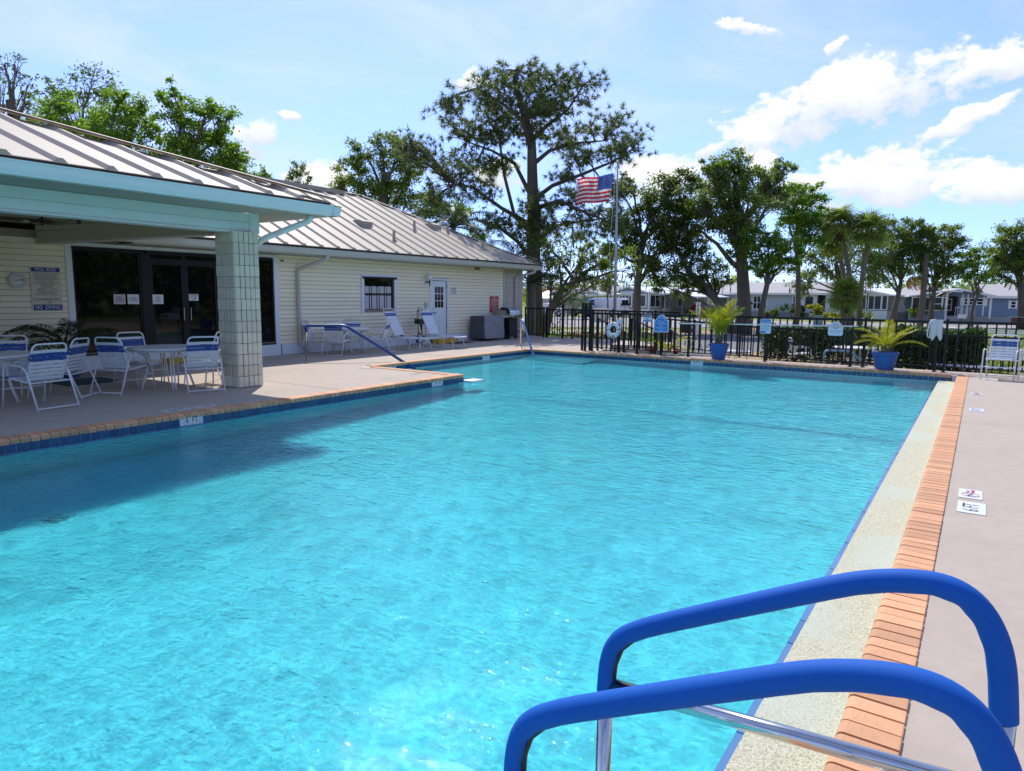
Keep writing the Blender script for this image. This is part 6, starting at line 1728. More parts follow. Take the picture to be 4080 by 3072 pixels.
# ---------------- potted palms and bedding
m_pot = M('blue_pot', (0.03, 0.10, 0.34), rough=0.5, vary=0.10, vscale=7, bump=0.15, bscale=40)
m_soil = M('soil', (0.05, 0.035, 0.025), rough=1)
ar = [frond_pinnate(1.05, .30, 26, .62, .55, .011, .25).mesh('frond', l_areca) for _ in range(2)]
ar2 = [frond_pinnate(1.05, .30, 26, .26, .6, .011, .15).mesh('frond', l_areca2) for _ in range(2)]
ar4 = [frond_pinnate(1.05, .30, 26, .30, .6, .011, .15).mesh('frond', l_areca) for _ in range(2)]
ar3 = [frond_pinnate(1.15, .36, 26, .9, .4, .014, .35).mesh('frond', l_shade) for _ in range(2)]
def potted(label, x, y, rt, rb, h, nf, frs, scale, seed, tilt0=5, tilt1=60, trunk=.25, z=0.0):
    rnd = random.Random(seed)
    t = local_thing('potted_palm', label, 'potted plant', (x, y, z), 0, 'palms in blue pots')
    MB().lathe([(0, .0), (rb, 0), (rb + (rt - rb) * .86, h * .84), (rt * .965, h * .845), (rt, h * .86), (rt * 1.02, h * .97), (rt, h), (rt * .93, h), (rt * .90, h * .9), (0, h * .9)], 32).build('pot', m_pot, t, smooth=35)
    MB().lathe([(rt * .91, h * .91), (0, h * .94)], 20).build('soil', m_soil, t)
    st = MB()
    for k in range(4):
        a = k * 1.7; st.tube([(.05 * math.cos(a), .05 * math.sin(a), h * .9), (.09 * math.cos(a), .09 * math.sin(a), h * .9 + trunk)], [.03, .022], 7)
    st.build('stem', MATS['palm_trunk'], t)
    for k in range(nf):
        a = k * 2.39996 + rnd.uniform(-.3, .3); tl = R(tilt0 + (tilt1 - tilt0) * (k / nf) + rnd.uniform(-6, 6))
        put('frond', frs[k % len(frs)], t, (.05 * math.cos(a), .05 * math.sin(a), h * .9 + trunk * .8), (0, tl, a), [scale * rnd.uniform(.8, 1.15)] * 3)
    return t
potted('upright yellow green palm in the first blue pot, at the middle of the far fence', -5.75, 18.32, .258, .165, .44, 20, [ar4[0], ar2[1], ar4[1]], .92, 1, -18, 14)
potted('wide arching yellow palm in the second blue pot near the right end of the fence', -1.79, 18.27, .29, .19, .43, 16, [ar[0], ar[1], ar4[0]], .72, 2, -10, 34, .15)
potted('dark drooping palm in a blue pot by the glass doors behind the left table', -14.55, 6.05, .30, .2, .5, 14, ar3, 1.02, 3, -5, 60, .25)
# little white and pink flowers by the second palm
fl = local_thing('pot_flower', 'small pink and white flower ornament in the second blue pot', 'flower', (-2.02, 18.2, .41)); MB().lathe([(0, 0), (.05, .02), (.04, .09), (0, .14)], 8).build('petal', M('white_petal', (.7, .7, .72)), fl); MB().lathe([(0, 0), (.04, .02), (.03, .05), (0, .07)], 8, (.07, -.04, -.02)).build('petal', M('pink_petal', (.6, .25, .35)), fl)
# areca and red bromeliads planted by the steps
p = Vector((-7.75, 19.5, 0)); t = thing('planted_palm', 'golden feathery palm planted by the steps behind the POOL USE sign', 'palm', p)
for k in range(13): put('frond', [ar[0], ar2[1], ar[1]][k % 3], t, (.1 * math.cos(k * 2.4), .1 * math.sin(k * 2.4), 0), (0, R(0 + 60 * k / 13), k * 2.4), [.80 + .2 * random.random()] * 3)
for (x, y, lab) in ((-7.95, 19.0, 'red leaved bromeliad at the foot of the POOL USE sign, left of its post'), (-7.2, 18.98, 'red leaved bromeliad at the foot of the POOL USE sign, right of its post')):
    t = thing('bromeliad', lab, 'plant', (x, y, 0), group='red bromeliads')
    lm = MB().add([(0, -.02, 0), (0, .02, 0), (.12, .03, .13), (.12, -.03, .13), (.26, 0, .10)], [(0, 1, 2, 3), (3, 2, 4)]).mesh('leaf', l_red)
    for k in range(16): put('leaf', lm, t, (0, 0, .01), (0, R(-30 + 40 * (k / 16)), k * 2.4), [.8 + .5 * random.random()] * 3)
tag(MB().lathe([(0, .0), (.34, 0), (.36, .02), (.33, .035), (0, .035)], 24, (-7.25, 18.9, .001)).build('pot_saucer', M('grey_plastic', (.16, .19, .2))), 'flat grey round saucer on the deck under the POOL USE sign', 'saucer')

# ---------------- hedges and shrubs
def hedge(label, a, b, h, wid, n, leaf, lsize, zb, name='clipped_hedge', cat='hedge', group=None):
    a, b = Vector(a), Vector(b); d = b - a; L_ = d.length; d.normalize(); nrm = Vector((-d.y, d.x, 0))
    base = Vector(((a + b) / 2)[:2] + (zb,)) if False else Vector(((a.x + b.x) / 2, (a.y + b.y) / 2, zb))
    t = thing(name, label, cat, base, group=group)
    u = rng.random(n) * L_; v = (rng.random(n) - .5) * wid; z = .05 + rng.random(n) ** .8 * h
    k = rng.random(n) < .6
    side = rng.integers(0, 4, n)
    v = np.where(k & (side == 0), -wid / 2 + rng.normal(size=n) * .05, v); z = np.where(k & (side == 1), h + rng.normal(size=n) * .05 + .05 * np.sin(u * 3.1) + .04 * np.sin(u * 7), z)
    u = np.where(k & (side == 2) & (rng.random(n) < .3), rng.integers(0, 2, n) * L_ + rng.normal(size=n) * .05, u)
    P = np.stack([a.x + d.x * u + nrm.x * v, a.y + d.y * u + nrm.y * v, zb + z], axis=1)
    link('foliage', np_mesh('foliage', leaf_quads(P, lsize) - np.array(base), 4, leaf), t, base)
    sm = MB()
    for i in range(max(2, int(L_ / .35))):
        q = a + d * (.2 + i * .35); sm.tube([(q.x, q.y, zb), (q.x + .05, q.y, zb + h * .7)], .018, 5)
    sm.build('stems', m_bark, t, base)
    # dense twiggy core
    return t
p0, p1 = at_dist(3045, 1400, 24.2), at_dist(3370, 1400, 23.8)
hedge('dark clipped hedge behind the fence, left of the pedestal table gap', p0, p1, 1.15, 1.1, 9000, l_hedge, .10, ZG, group='clipped hedges')
p0, p1 = at_dist(3395, 1400, 24.0), at_dist(3470, 1400, 24.0)
hedge('short green hedge piece behind the pedestal table', p0, p1, 1.1, .9, 2600, l_hedge, .10, ZG, group='clipped hedges')
p0, p1 = at_dist(3545, 1420, 21.0), at_dist(3905, 1420, 20.0)
hedge('tall dark hedge behind the second blue pot and the net', p0, p1, 1.28, 1.2, 12500, l_hedge, .10, ZG, group='clipped hedges')
def bush(label, sx, sy, D, r, leaf, n, lsize, zb=ZG, group='shrubs before the homes', name='shrub', flat=.8):
    c = at_dist(sx, sy, D); base = Vector((c.x, c.y, zb)); t = thing(name, label, 'shrub', base, group=group)
    pts, _ = clump_points((c.x, c.y, max(c.z, zb + r * .45)), r, n, flat)
    pts[:, 2] = np.maximum(pts[:, 2], zb + .03)
    link('foliage', np_mesh('foliage', leaf_quads(pts, lsize) - np.array(base), 4, leaf), t, base)
    MB().tube([base, base + Vector((0, 0, r * .6))], [.06, .03], 6).build('stem', m_bark, t, base)
bush('rounded golden shrub beside the white entry', 3258, 1232, 72, .95, l_yel, 900, .22); bush('dark shrub under the twin window of the pale grey home', 3155, 1235, 74, 1.2, l_hedge, 900, .25)
bush('low green shrub row at the pale grey home, left of the dark shrub', 3075, 1250, 76, .8, l_oak, 600, .22); bush('small golden shrub left of the palm clump', 3325, 1262, 60, .55, l_yel, 500, .16)
bush('golden round shrub at the palm clump, right of the trunks', 3440, 1258, 60, .55, l_yel, 500, .16); bush('small round golden shrub farther left of the palms', 3290, 1264, 60, .45, l_yel, 400, .16)
bush('brown green shrub left of the grey palm trunk at the blue home', 3665, 1242, 66, .85, l_oak, 700, .2); bush('brown green shrub under the screened porch', 3745, 1242, 66, .8, l_oak, 600, .2)
bush('tiny shrub by the big oak trunk at the lamp post', 2935, 1250, 66, .5, l_yel, 300, .18)
am = MB()
for tseg in range(1):
    am.add([(0, -.045, 0), (0, .045, 0), (.35, .055, .12), (.35, -.055, .12), (.8, 0, .22)], [(0, 1, 2, 3), (3, 2, 4)])
ame = am.mesh('leaf', l_agave)
for (sx, lab) in ((3325 - 15, 'spiky agave left of the palm clump'), (3462, 'spiky agave right of the palm trunks'), (3628, 'spiky agave before the white home'), (3788, 'pale striped agave at the blue entry steps'), (3968, 'pale striped agave right of the crooked oak')):
    c = on_z(sx, 1282, ZG); t = thing('agave', lab, 'agave', c, group='agaves along the road')
    for k in range(34): put('leaf', ame, t, (0, 0, .15), (0, R(-72 + 85 * k / 34), k * 2.39996), [1.25 + .2 * random.random()] * 3)
# grass tufts along the near lawn edge, flowers and stones in the bed behind the steps
gp_ = []
n = 42000
sx = 2050 + 2300 * rng.random(n); Dg = 21 + 42 * rng.random(n) ** 1.5
d_ = np.array([at_dist(a, 1300, b)[:2] for a, b in zip(sx, Dg)])
keepm = np.ones(n, bool)
GRASS_PTS = d_
# ================================================================ roads, lawn details, homes, vehicles
def ground_patch(name, pts, m, lift):
    P = [on_z(x, y, ZG) for x, y in pts]
    o = MB().add([(p.x, p.y, ZG + lift) for p in P], [tuple(range(len(P)))]).build(name, m); o['kind'] = 'structure'; return o
ground_patch('road', [(1700, 1262), (2300, 1261), (2700, 1266), (3000, 1277), (3300, 1285), (4300, 1296), (4700, 1300), (4700, 1322), (4100, 1309), (3500, 1303), (3050, 1302), (2700, 1306), (2240, 1303), (1700, 1296)], m_road, .004)
ground_patch('path', [(2640, 1420), (2640, 1345), (2700, 1338), (2800, 1332), (2930, 1320), (3020, 1316), (3045, 1330), (3040, 1400), (2900, 1420)], m_path, .012)
ground_patch('gravel_bed', [(2520, 1338), (2700, 1322), (2840, 1318), (3000, 1303), (3060, 1305), (3030, 1315), (2930, 1319), (2800, 1331), (2700, 1337), (2600, 1346)], m_gravel, .008)
ground_patch('gravel_bed', [(2560, 1420), (2640, 1384), (3045, 1396), (3390, 1425), (3900, 1450), (3900, 1500), (3300, 1465), (2700, 1440)], m_gravel, .009)
ground_patch('path', [(2050, 1318), (2450, 1312), (2620, 1322), (2600, 1331), (2050, 1330)], m_conc, .010)
# grass blades over the visible lawn
def outside(d):
    return np.ones(len(d), bool)
P3 = np.stack([GRASS_PTS[:, 0], GRASS_PTS[:, 1], np.full(len(GRASS_PTS), ZG)], axis=1)
ang = rng.random(len(P3)) * 6.28; hh = .05 + .07 * rng.random(len(P3)); wv = np.stack([np.cos(ang), np.sin(ang), np.zeros(len(P3))], 1) * .02
tipv = P3 + np.stack([rng.normal(size=len(P3)) * .04, rng.normal(size=len(P3)) * .04, hh], 1)
l_grass = leafmat('grass_blade', (0.14, 0.18, 0.03), tr=.3, island=.4)
# keep blades off the paved patches: test against the pixel bands of road and path by their depth
def pix(p):
    d = p - np.array([0, 0, EYE]); z = d @ _fw; x = d @ _rt / z; y = -(d @ _up) / z
    return F_PX * (x * math.cos(ROLL) - y * math.sin(ROLL)) + 2040, F_PX * (x * math.sin(ROLL) + y * math.cos(ROLL)) + 1536
px_, py_ = pix(P3)
def in_poly(x, y, poly):
    c = np.zeros(len(x), bool); n = len(poly)
    for i in range(n):
        x0, y0 = poly[i]; x1, y1 = poly[(i + 1) % n]
        hit = ((y0 > y) != (y1 > y)) & (x < (x1 - x0) * (y - y0) / (y1 - y0 + 1e-9) + x0); c ^= hit
    return c
bad = in_poly(px_, py_, [(1700, 1262), (2300, 1261), (2700, 1266), (3000, 1277), (3300, 1285), (4300, 1296), (4700, 1322), (4100, 1309), (3500, 1303), (3050, 1302), (2700, 1306), (2240, 1303), (1700, 1296)]) | in_poly(px_, py_, [(2500, 1500), (2500, 1318), (3060, 1303), (3050, 1396), (3390, 1425), (3900, 1450), (3900, 1510)])
ok = ~bad
tag(link('grass', np_mesh('grass', np.stack([P3 - wv, P3 + wv, tipv], axis=1)[ok], 3, l_grass)), 'short green and straw coloured lawn grass beyond the pool fence', 'grass', kind='stuff')
# flower bed: stones and blossoms (uncountable)
m_stone = M('pale_stone', (0.45, 0.40, 0.35), rough=.9, vary=.2, vscale=8, island=.25)
fs = MB()
for k in range(260):
    p = on_z(2300 + 400 * random.random(), 1330 + 22 * random.random(), ZG); r_ = .06 + .10 * random.random()
    fs.lathe([(0, 0), (r_, .0), (r_ * .9, r_ * .5), (r_ * .4, r_ * .8), (0, r_ * .82)], 6, p)
tag(fs.build('flower_bed_stones', m_stone, smooth=True), 'pale stones edging the flower bed behind the gate', 'stones', kind='stuff')
fb = []
for k in range(900):
    p = on_z(2260 + 430 * random.random(), 1338 + 16 * random.random(), ZG); fb.append((p.x, p.y, ZG + .12 + .15 * random.random()))
tag(link('flower_bed', np_mesh('flower_bed', leaf_quads(np.array(fb), .10), 4, leafmat('red_blossom', (.45, .10, .08), tr=.3, island=.7, tint=(1, .7, .6)))), 'red and pink blossoms in the bed behind the fence', 'flowers', kind='stuff')
fb = []
for k in range(1500):
    p = on_z(2080 + 620 * random.random(), 1334 + 22 * random.random(), ZG); fb.append((p.x, p.y, ZG + .03 + .18 * random.random()))
tag(link('bed_plants', np_mesh('bed_plants', leaf_quads(np.array(fb), .14), 4, l_oak2)), 'low green bedding plants behind the back fence', 'plants', kind='stuff')

# ---------------------------------------------------------------- homes
m_hwhite = M('home_white', (0.86, 0.86, 0.84), rough=.6); m_cream = M('home_cream', (0.62, 0.58, 0.47), rough=.7, vary=.04)
m_lg = M('pale_grey_siding', (0.56, 0.59, 0.63), rough=.6, vary=.03); m_bl = M('slate_blue_siding', (0.19, 0.265, 0.37), rough=.6, vary=.04); m_sh = M('grey_shingle', (0.24, 0.235, 0.245), rough=.9, vary=.25, vscale=3, bump=.5, bscale=8)
m_wmetal = M('white_metal_roof', (0.82, 0.82, 0.80), rough=.4); m_shroof = M('grey_shingle_roof', (0.42, 0.40, 0.39), rough=.9, vary=.15, vscale=3, bump=.3, bscale=6); m_taupe = M('taupe_metal_roof', (0.42, 0.36, 0.34), rough=.5, metal=.2)
m_screen = M('dark_screen', (0.035, 0.035, 0.04), rough=.5); m_pane = M('window_pane', (0.012, 0.018, 0.028), rough=.05, spec=.6); m_skirtg = M('lattice_grey', (0.40, 0.40, 0.39), rough=.9, vary=.2, vscale=5); m_pane2 = M('pale_blind_pane', (0.30, 0.34, 0.36), rough=.15)
def lap(m, pitch=.2):
    """lap lines of siding too far off to build board by board"""
    t = m.node_tree; p = t.nodes['Principled BSDF']; tcn = t.nodes.new('ShaderNodeTexCoord'); s = t.nodes.new('ShaderNodeSeparateXYZ'); t.links.new(tcn.outputs['Object'], s.inputs[0])
    a = t.nodes.new('ShaderNodeMath'); a.operation = 'FRACT'; b = t.nodes.new('ShaderNodeMath'); b.operation = 'DIVIDE'; b.inputs[1].default_value = pitch
    t.links.new(s.outputs[2], b.inputs[0]); t.links.new(b.outputs[0], a.inputs[0])
    bu = t.nodes.new('ShaderNodeBump'); bu.inputs['Strength'].default_value = 1; bu.inputs['Distance'].default_value = .03; bu.invert = True
    t.links.new(a.outputs[0], bu.inputs['Height']); t.links.new(bu.outputs[0], p.inputs['Normal'])
lap(m_lg); lap(m_bl)
class Home:
    def __init__(s, label, sx0, D0, sx1, D1, name='mobile_home'):
        a, b = at_dist(sx0, 1250, D0), at_dist(sx1, 1250, D1)
        s.a = Vector((a.x, a.y, ZG)); s.b = Vector((b.x, b.y, ZG)); d = s.b - s.a; s.L = d.length
        s.rz = math.atan2(d.y, d.x); s.D = (D0 + D1) / 2
        s.t = local_thing(name, label, 'house', s.a, s.rz, 'mobile homes across the road')
    def uz(s, sx, sy):
        u, z = on_wall(sx, sy, s.a, s.b); return u, z - ZG
    def u(s, sx): return s.uz(sx, 1200)[0]
    def z(s, sx, sy): return s.uz(sx, sy)[1]
    def wall(s, u0, u1, z0, z1, y0, y1, m, name='wall'): return MB().box(u0, y0, z0, u1, y1, z1).build(name, m, s.t)
    def window(s, sx0, sy0, sx1, sy1, bars=1, hbar=True, y=0.0, frame=.10, pane=None, fm=None, deep=.06, name='window'):
        u0, z1 = s.uz(sx0, sy0); u1, z0 = s.uz(sx1, sy1)
        f = MB(); y0, y1 = y - deep, y - .002
        f.box(u0, y0, z0, u0 + frame, y1, z1).box(u1 - frame, y0, z0, u1, y1, z1).box(u0 + frame, y0, z0, u1 - frame, y1, z0 + frame).box(u0 + frame, y0, z1 - frame, u1 - frame, y1, z1)
        for k in range(1, bars): f.box(u0 + (u1 - u0) * k / bars - .04, y0 + .004, z0 + frame, u0 + (u1 - u0) * k / bars + .04, y1, z1 - frame)
        if hbar: f.box(u0 + frame, y0 + .008, (z0 + z1) / 2 - .03, u1 - frame, y1, (z0 + z1) / 2 + .03)
        w_ = f.build(name, fm or m_hwhite, s.t)
        ob = MB().box(u0 + frame * .5, y - .03, z0 + frame * .5, u1 - frame * .5, y - .004, z1 - frame * .5).build('pane', pane or m_pane, w_); return w_
    def gable_roof(s, u0, u1, z_e, z_r, y0, y1, m, over=.45, th=.14, name='roof'):
        """ridge parallel to the front"""
        ym = (y0 + y1) / 2; b = MB(); k = (z_r - z_e) / (ym - y0)
        e = [(y0 - over, z_e - over * k), (ym, z_r), (y1 + over, z_e - over * k)]
        b.prism([e[0], e[1], e[2], (e[2][0], e[2][1] + th), (e[1][0], e[1][1] + th), (e[0][0], e[0][1] + th)], 'x', u0 - over, u1 + over)
        o = b.build(name, m, s.t)
        MB().box(u0 - over - .01, y0 - over - .03, z_e - over * k - .06, u1 + over + .01, y0 - over - .002, z_e - over * k + th + .01).build('fascia', m_hwhite, s.t)
        return o
    def front_gable(s, u0, u1, z_e, z_r, y0, y1, m, mw, over=.35, th=.13, um=None, name='gable_roof'):
        um = um if um is not None else (u0 + u1) / 2
        b = MB(); b.prism([(u0 - over, z_e - .08), (um, z_r), (u1 + over, z_e - .08), (u1 + over, z_e + th - .08), (um, z_r + th), (u0 - over, z_e + th - .08)], 'y', y0 - over, y1); b.build(name, m, s.t)
        MB().prism([(u0, z_e - .02), (um, z_r - .01), (u1, z_e - .02)], 'y', y0 + .001, y0 + .15).build('gable', mw, s.t)
        f = MB()
        for (p, q) in (((u0 - over, z_e - .08), (um, z_r)), ((um, z_r), (u1 + over, z_e - .08))):
            f.beam((p[0], y0 - over - .02, p[1] + th / 2), (q[0], y0 - over - .02, q[1] + th / 2), .03, th + .06)
        f.build('barge_board', m_hwhite, s.t)
# 1 white roofed home behind the pine trunk
h = Home('low home with bright white roof and dark carport, left of the pygmy palms', 2140, 100, 2222, 98)
h.wall(0, h.L, 0, h.z(2180, 1193), 0, 7, m_cream); MB().prism([(-.5, h.z(2180, 1192)), (3.5, h.z(2180, 1160)), (7.5, h.z(2180, 1192)), (7.5, h.z(2180, 1192) + .15), (3.5, h.z(2180, 1160) + .15), (-.5, h.z(2180, 1192) + .15)], 'x', -.5, h.L + .5).build('roof', m_wmetal, h.t)
MB().box(0, -2.2, h.z(2180, 1203) - .15, h.L, -.01, h.z(2180, 1195)).build('carport_roof', m_taupe, h.t)
h.window(2150, 1205, 2214, 1213, 2, False, 0, .06, m_screen)
for k in range(4): MB().box(h.L * k / 3 - .05, -2.15, 0, h.L * k / 3 + .05, -2.05, h.z(2180, 1203) - .15).build('post', m_hwhite, h.t)
# 2 cream home with the taupe gable and sun room
h = Home('cream home with taupe ribbed gable roof and sun room windows behind the van', 2200, 92, 2456, 90)
zE = h.z(2320, 1174)
h.wall(0, h.L, 0, zE, 0, 8, m_cream)
u0, um, u1 = h.u(2205), h.u(2255), h.u(2315)
h.front_gable(u0, u1, h.z(2210, 1176), h.z(2255, 1151), -1.2, 6, m_taupe, m_cream, um=um)
h.wall(u0 + .2, u1 - .2, 0, h.z(2210, 1176), -1.2, -.001, m_cream, 'front_wall')
rb = MB(); zr, ze = h.z(2300, 1151), h.z(2380, 1172)
rb.add([(um, -1.4, zr), (h.u(2330), -1.4, zr), (h.u(2392), -1.4, ze), (u1, -1.4, ze), (um, 2, zr + .1), (h.u(2330), 2, zr + .1), (h.u(2392), 2, ze + .1), (u1, 2, ze + .1)], [(0, 1, 2, 3), (4, 7, 6, 5), (0, 4, 5, 1), (1, 5, 6, 2), (2, 6, 7, 3), (3, 7, 4, 0)]); rb.build('sun_room_roof', m_taupe, h.t)
MB().beam((h.u(2330), -1.45, zr + .12), (h.u(2395), -1.45, ze + .12), .25, .18).build('barge_board', m_hwhite, h.t)
MB().box(u1, -1.3, h.z(2340, 1181), h.u(2440), .5, h.z(2340, 1174)).build('fascia', m_hwhite, h.t)
h.gable_roof(h.u(2380), h.L, zE, zE + 1.1, 0, 8, m_shroof)
for (a, b) in ((2322, 2348), (2350, 2374), (2378, 2398)): h.window(a, 1181, b, 1206, 1, False, 0, .09, m_pane2)
for (a, b) in ((2402, 2410), (2411, 2434)): h.window(a, 1179, b, 1207, 1, True, 0, .07, M('blind_white', (.55, .6, .68)))
h.window(2226, 1206, 2237, 1219, 1, False, -1.2, .08); MB().box(h.u(2205), -1.26, 0, h.L, -1.21, h.z(2300, 1236)).build('skirting', m_hwhite, h.t)
MB().box(h.u(2360), -2.4, h.z(2400, 1178), h.L - .1, -.01, h.z(2400, 1173)).build('awning', m_hwhite, h.t)
# 3 unfinished timber building far behind
h = Home('unfinished orange timber framed building far behind the cream home', 2160, 150, 2352, 150, name='timber_frame_building')
m_osb = M('orange_timber', (0.55, 0.24, 0.08), rough=.8, vary=.2, vscale=1.5)
h.wall(0, h.L, 0, h.z(2250, 1150), 0, 10, m_osb)
for k in range(22):
    u_ = h.L * k / 22; MB().box(u_, -.08, h.z(2250, 1160), u_ + .22, -.002, h.z(2250, 1137)).build('stud', m_osb, h.t)
MB().box(0, -.08, h.z(2250, 1139), h.L, .3, h.z(2250, 1136)).box(h.u(2166), .3, h.z(2160, 1132), h.u(2200), 6, h.z(2160, 1126)).build('top_plate', m_osb, h.t)
# 4 grey shingled home, gable end and side wall
h = Home('dark grey shingled home with white bay windows right of the van', 2456, 81.2, 2584, 78)
zc = h.z(2584, 1166)
h.wall(0, h.L, .9, zc, -.02, .3, m_sh); h.wall(0, h.L, 0, .895, 0, .3, m_hwhite, 'skirting')
um = h.u(2506)
h.front_gable(0, h.L, h.z(2458, 1166), h.z(2507, 1144), -.021, 14.3, m_wmetal, m_sh, um=um, over=.4)
h.window(2476, 1172, 2528, 1224, 4, False, -.45, .13); MB().box(h.u(2477), -.44, h.z(2500, 1223), h.u(2527), -.002, h.z(2500, 1172)).build('bay', m_sh, h.t)
MB().prism([(-.75, h.z(2500, 1171)), (-.002, h.z(2500, 1158)), (-.002, h.z(2500, 1171))], 'x', h.u(2472), h.u(2532)).build('bay_roof', m_wmetal, h.t)
h.window(2547, 1171, 2576, 1226, 1, False, 0, .16)
for sx in (2476, 2486, 2500, 2515): MB().box(h.u(sx) - .03, -.05, 0, h.u(sx) + .03, -.003, h.z(2500, 1226)).build('batten', m_hwhite, h.t)
MB().box(h.L - .12, -.06, 0, h.L + .08, .1, zc).build('corner_board', m_hwhite, h.t)
h = Home('long side of the grey home with an open white carport', 2586, 78, 2835, 88, name='carport_home')
h.wall(0, h.u(2660), .9, h.z(2620, 1166), .05, 4.3, m_sh); h.wall(0, h.u(2660), 0, .895, .07, 4.3, m_hwhite, 'skirting'); h.wall(h.u(2660) + .002, h.L, .95, h.z(2700, 1172), .05, 4.3, m_lg); h.wall(h.u(2660) + .002, h.L, 0, .945, .1, 4.3, m_skirtg, 'lattice_skirt')
h.window(2590, 1172, 2632, 1226, 2, False, .05, .14); h.window(2702, 1185, 2716, 1221, 1, False, .05, .09); h.window(2764, 1186, 2780, 1222, 1, False, .05, .09, m_pane2)
MB().prism([(-5.2, h.z(2700, 1183) - .05), (-2.5, h.z(2700, 1170)), (-.01, h.z(2700, 1180)), (-.01, h.z(2700, 1180) + .12), (-2.5, h.z(2700, 1170) + .12), (-5.2, h.z(2700, 1183) + .07)], 'x', h.u(2610), h.L + 1).build('carport_roof', m_wmetal, h.t)
for sx in (2622, 2666, 2702, 2748, 2796): MB().box(h.u(sx) - .08, -5.1, 0, h.u(sx) + .08, -4.94, h.z(2700, 1184)).build('post', m_hwhite, h.t)
for sx in (2640, 2709, 2757): MB().box(h.u(sx) - .06, -.4, 0, h.u(sx) + .06, -.28, h.z(2700, 1180)).build('post', m_hwhite, h.t)
ac = h.u(2640); MB().box(ac - .5, -.75, .05, ac + .5, -.25, 1.0).build('air_conditioner', m_cream, h.t); MB().lathe([(0, 0), (.3, 0), (.3, .02), (0, .02)], 14).build('fan_grille', m_screen, h.t); h.t.children[-1].location = (ac - .15, -.76, .55); h.t.children[-1].rotation_euler = (R(90), 0, 0)
# 5 long pale grey home
h = Home('long pale grey sided home with shingle roof behind the big oak', 2862, 82, 3182, 76)
h.wall(0, h.L, .7, h.z(3000, 1170), 0, 9, m_lg); h.wall(0, h.L, 0, .695, .06, 9, m_skirtg, 'skirting'); h.gable_roof(0, h.L, h.z(3100, 1168), h.z(3100, 1168) + 1.15, 0, 9, m_shroof, .5, .16)
for (a, b) in ((2932, 2946), (3001, 3032), (3040, 3056), (3158, 3197 - 2)): h.window(a, 1177, min(b, 3180), 1234, 2 if b - a > 18 else 1, True, 0, .12)
h = Home('white sided entry wing with a dark window and railed steps, left of the palm clump', 3184, 75, 3432, 72)
h.wall(0, h.u(3256), .7, h.z(3220, 1172), -.3, 8, m_hwhite); h.wall(h.u(3290), h.L, .7, h.z(3350, 1172), -.3, 8, m_hwhite); h.wall(h.u(3256) + .002, h.u(3290) - .002, 0, h.z(3270, 1172), 1.2, 8, m_screen, 'porch_recess'); h.wall(0, h.L, 0, .695, -.2, 1.1, m_skirtg, 'skirting')
h.gable_roof(-.2, h.L, h.z(3220, 1169), h.z(3220, 1169) + 1.1, -.3, 8, m_shroof, .4, .16); h.window(3212, 1183, 3238, 1226, 1, True, -.3, .07, m_screen, m_black_frame); h.window(3305, 1185, 3340, 1228, 1, True, -.3, .09)
MB().beam((h.u(3262), -.6, 1.5), (h.u(3300), -1.8, .6), .06, .06).beam((h.u(3262), -.6, .9), (h.u(3300), -1.8, .1), .05, .05).beam((h.u(3262), -.6, .6), (h.u(3262), -.6, 1.5), .06, .06).beam((h.u(3300), -1.8, 0), (h.u(3300), -1.8, .65), .06, .06).build('stair_railing', m_hwhite, h.t)
# 6 white home with screen room
h = Home('white home with screened front room and white metal gable right of the palms', 3425, 74, 3628, 70)
h.wall(0, h.L, .9, h.z(3600, 1176), .6, 8, m_hwhite); h.wall(h.u(3430), h.u(3572), 0, h.z(3500, 1237), -2.0, .59, m_hwhite, 'knee_wall'); h.wall(0, h.L, 0, .895, .62, 8, m_skirtg, 'lattice_skirt')
h.front_gable(h.u(3425) - 2.5, h.u(3572), h.z(3560, 1176), h.z(3440, 1151), -2.0, 6, m_wmetal, m_hwhite, um=h.u(3440), over=.3)
for (a, b) in ((3432, 3460), (3462, 3486), (3496, 3518), (3520, 3546), (3550, 3570)): h.window(a, 1177, b, 1235, 1, False, -2.0, .09, m_screen)
h.gable_roof(h.u(3560), h.L, h.z(3600, 1178), h.z(3600, 1178) + 1.0, .6, 8, m_shroof, .3); h.window(3590, 1190, 3613, 1221, 2, True, .6, .1, m_pane2)
# 7 slate blue home
h = Home('slate blue home with screened porch, white shuttered windows and entry steps at the right', 3618, 68, 4075, 64)
zw = h.z(3950, 1182)
h.wall(h.u(3818), h.L, .75, zw, 0, 9, m_bl); h.wall(h.u(3818), h.L, 0, .745, .06, 9, m_skirtg, 'skirting'); h.wall(h.u(3620), h.u(3762), 0, h.z(3700, 1239), -1.5, -1.35, m_bl, 'knee_wall'); h.wall(h.u(3620), h.u(3817), 0, zw, 3.0, 9, m_bl, 'rear_wall')
for (a, b) in ((3629, 3664), (3668, 3702), (3708, 3744), (3748, 3758)): h.window(a, 1183, b, 1238, 1, a == 3708, -1.5, .08, m_screen)
b = MB(); b.prism([(h.u(3612), h.z(3620, 1183)), (h.u(3765), h.z(3765, 1163)), (h.u(3822), h.z(3820, 1165)), (h.u(3822), h.z(3820, 1165) + .14), (h.u(3765), h.z(3765, 1163) + .14), (h.u(3612), h.z(3620, 1183) + .14)], 'y', -2.0, 4); b.build('porch_roof', m_wmetal, h.t)
MB().box(h.u(3760), -1.52, 0, h.u(3768), -1.38, h.z(3765, 1166)).build('post', m_hwhite, h.t)
h.wall(h.u(3768), h.u(3817), .7, h.z(3800, 1168), 1.4, 2.9, m_screen, 'porch_recess'); h.window(3780, 1189, 3799, 1240, 1, True, 1.38, .12, m_screen, name='screen_door')
MB().box(h.u(3768), -1.5, 0, h.u(3818), 1.39, .7).build('porch_floor', m_skirtg, h.t)
rl = MB()
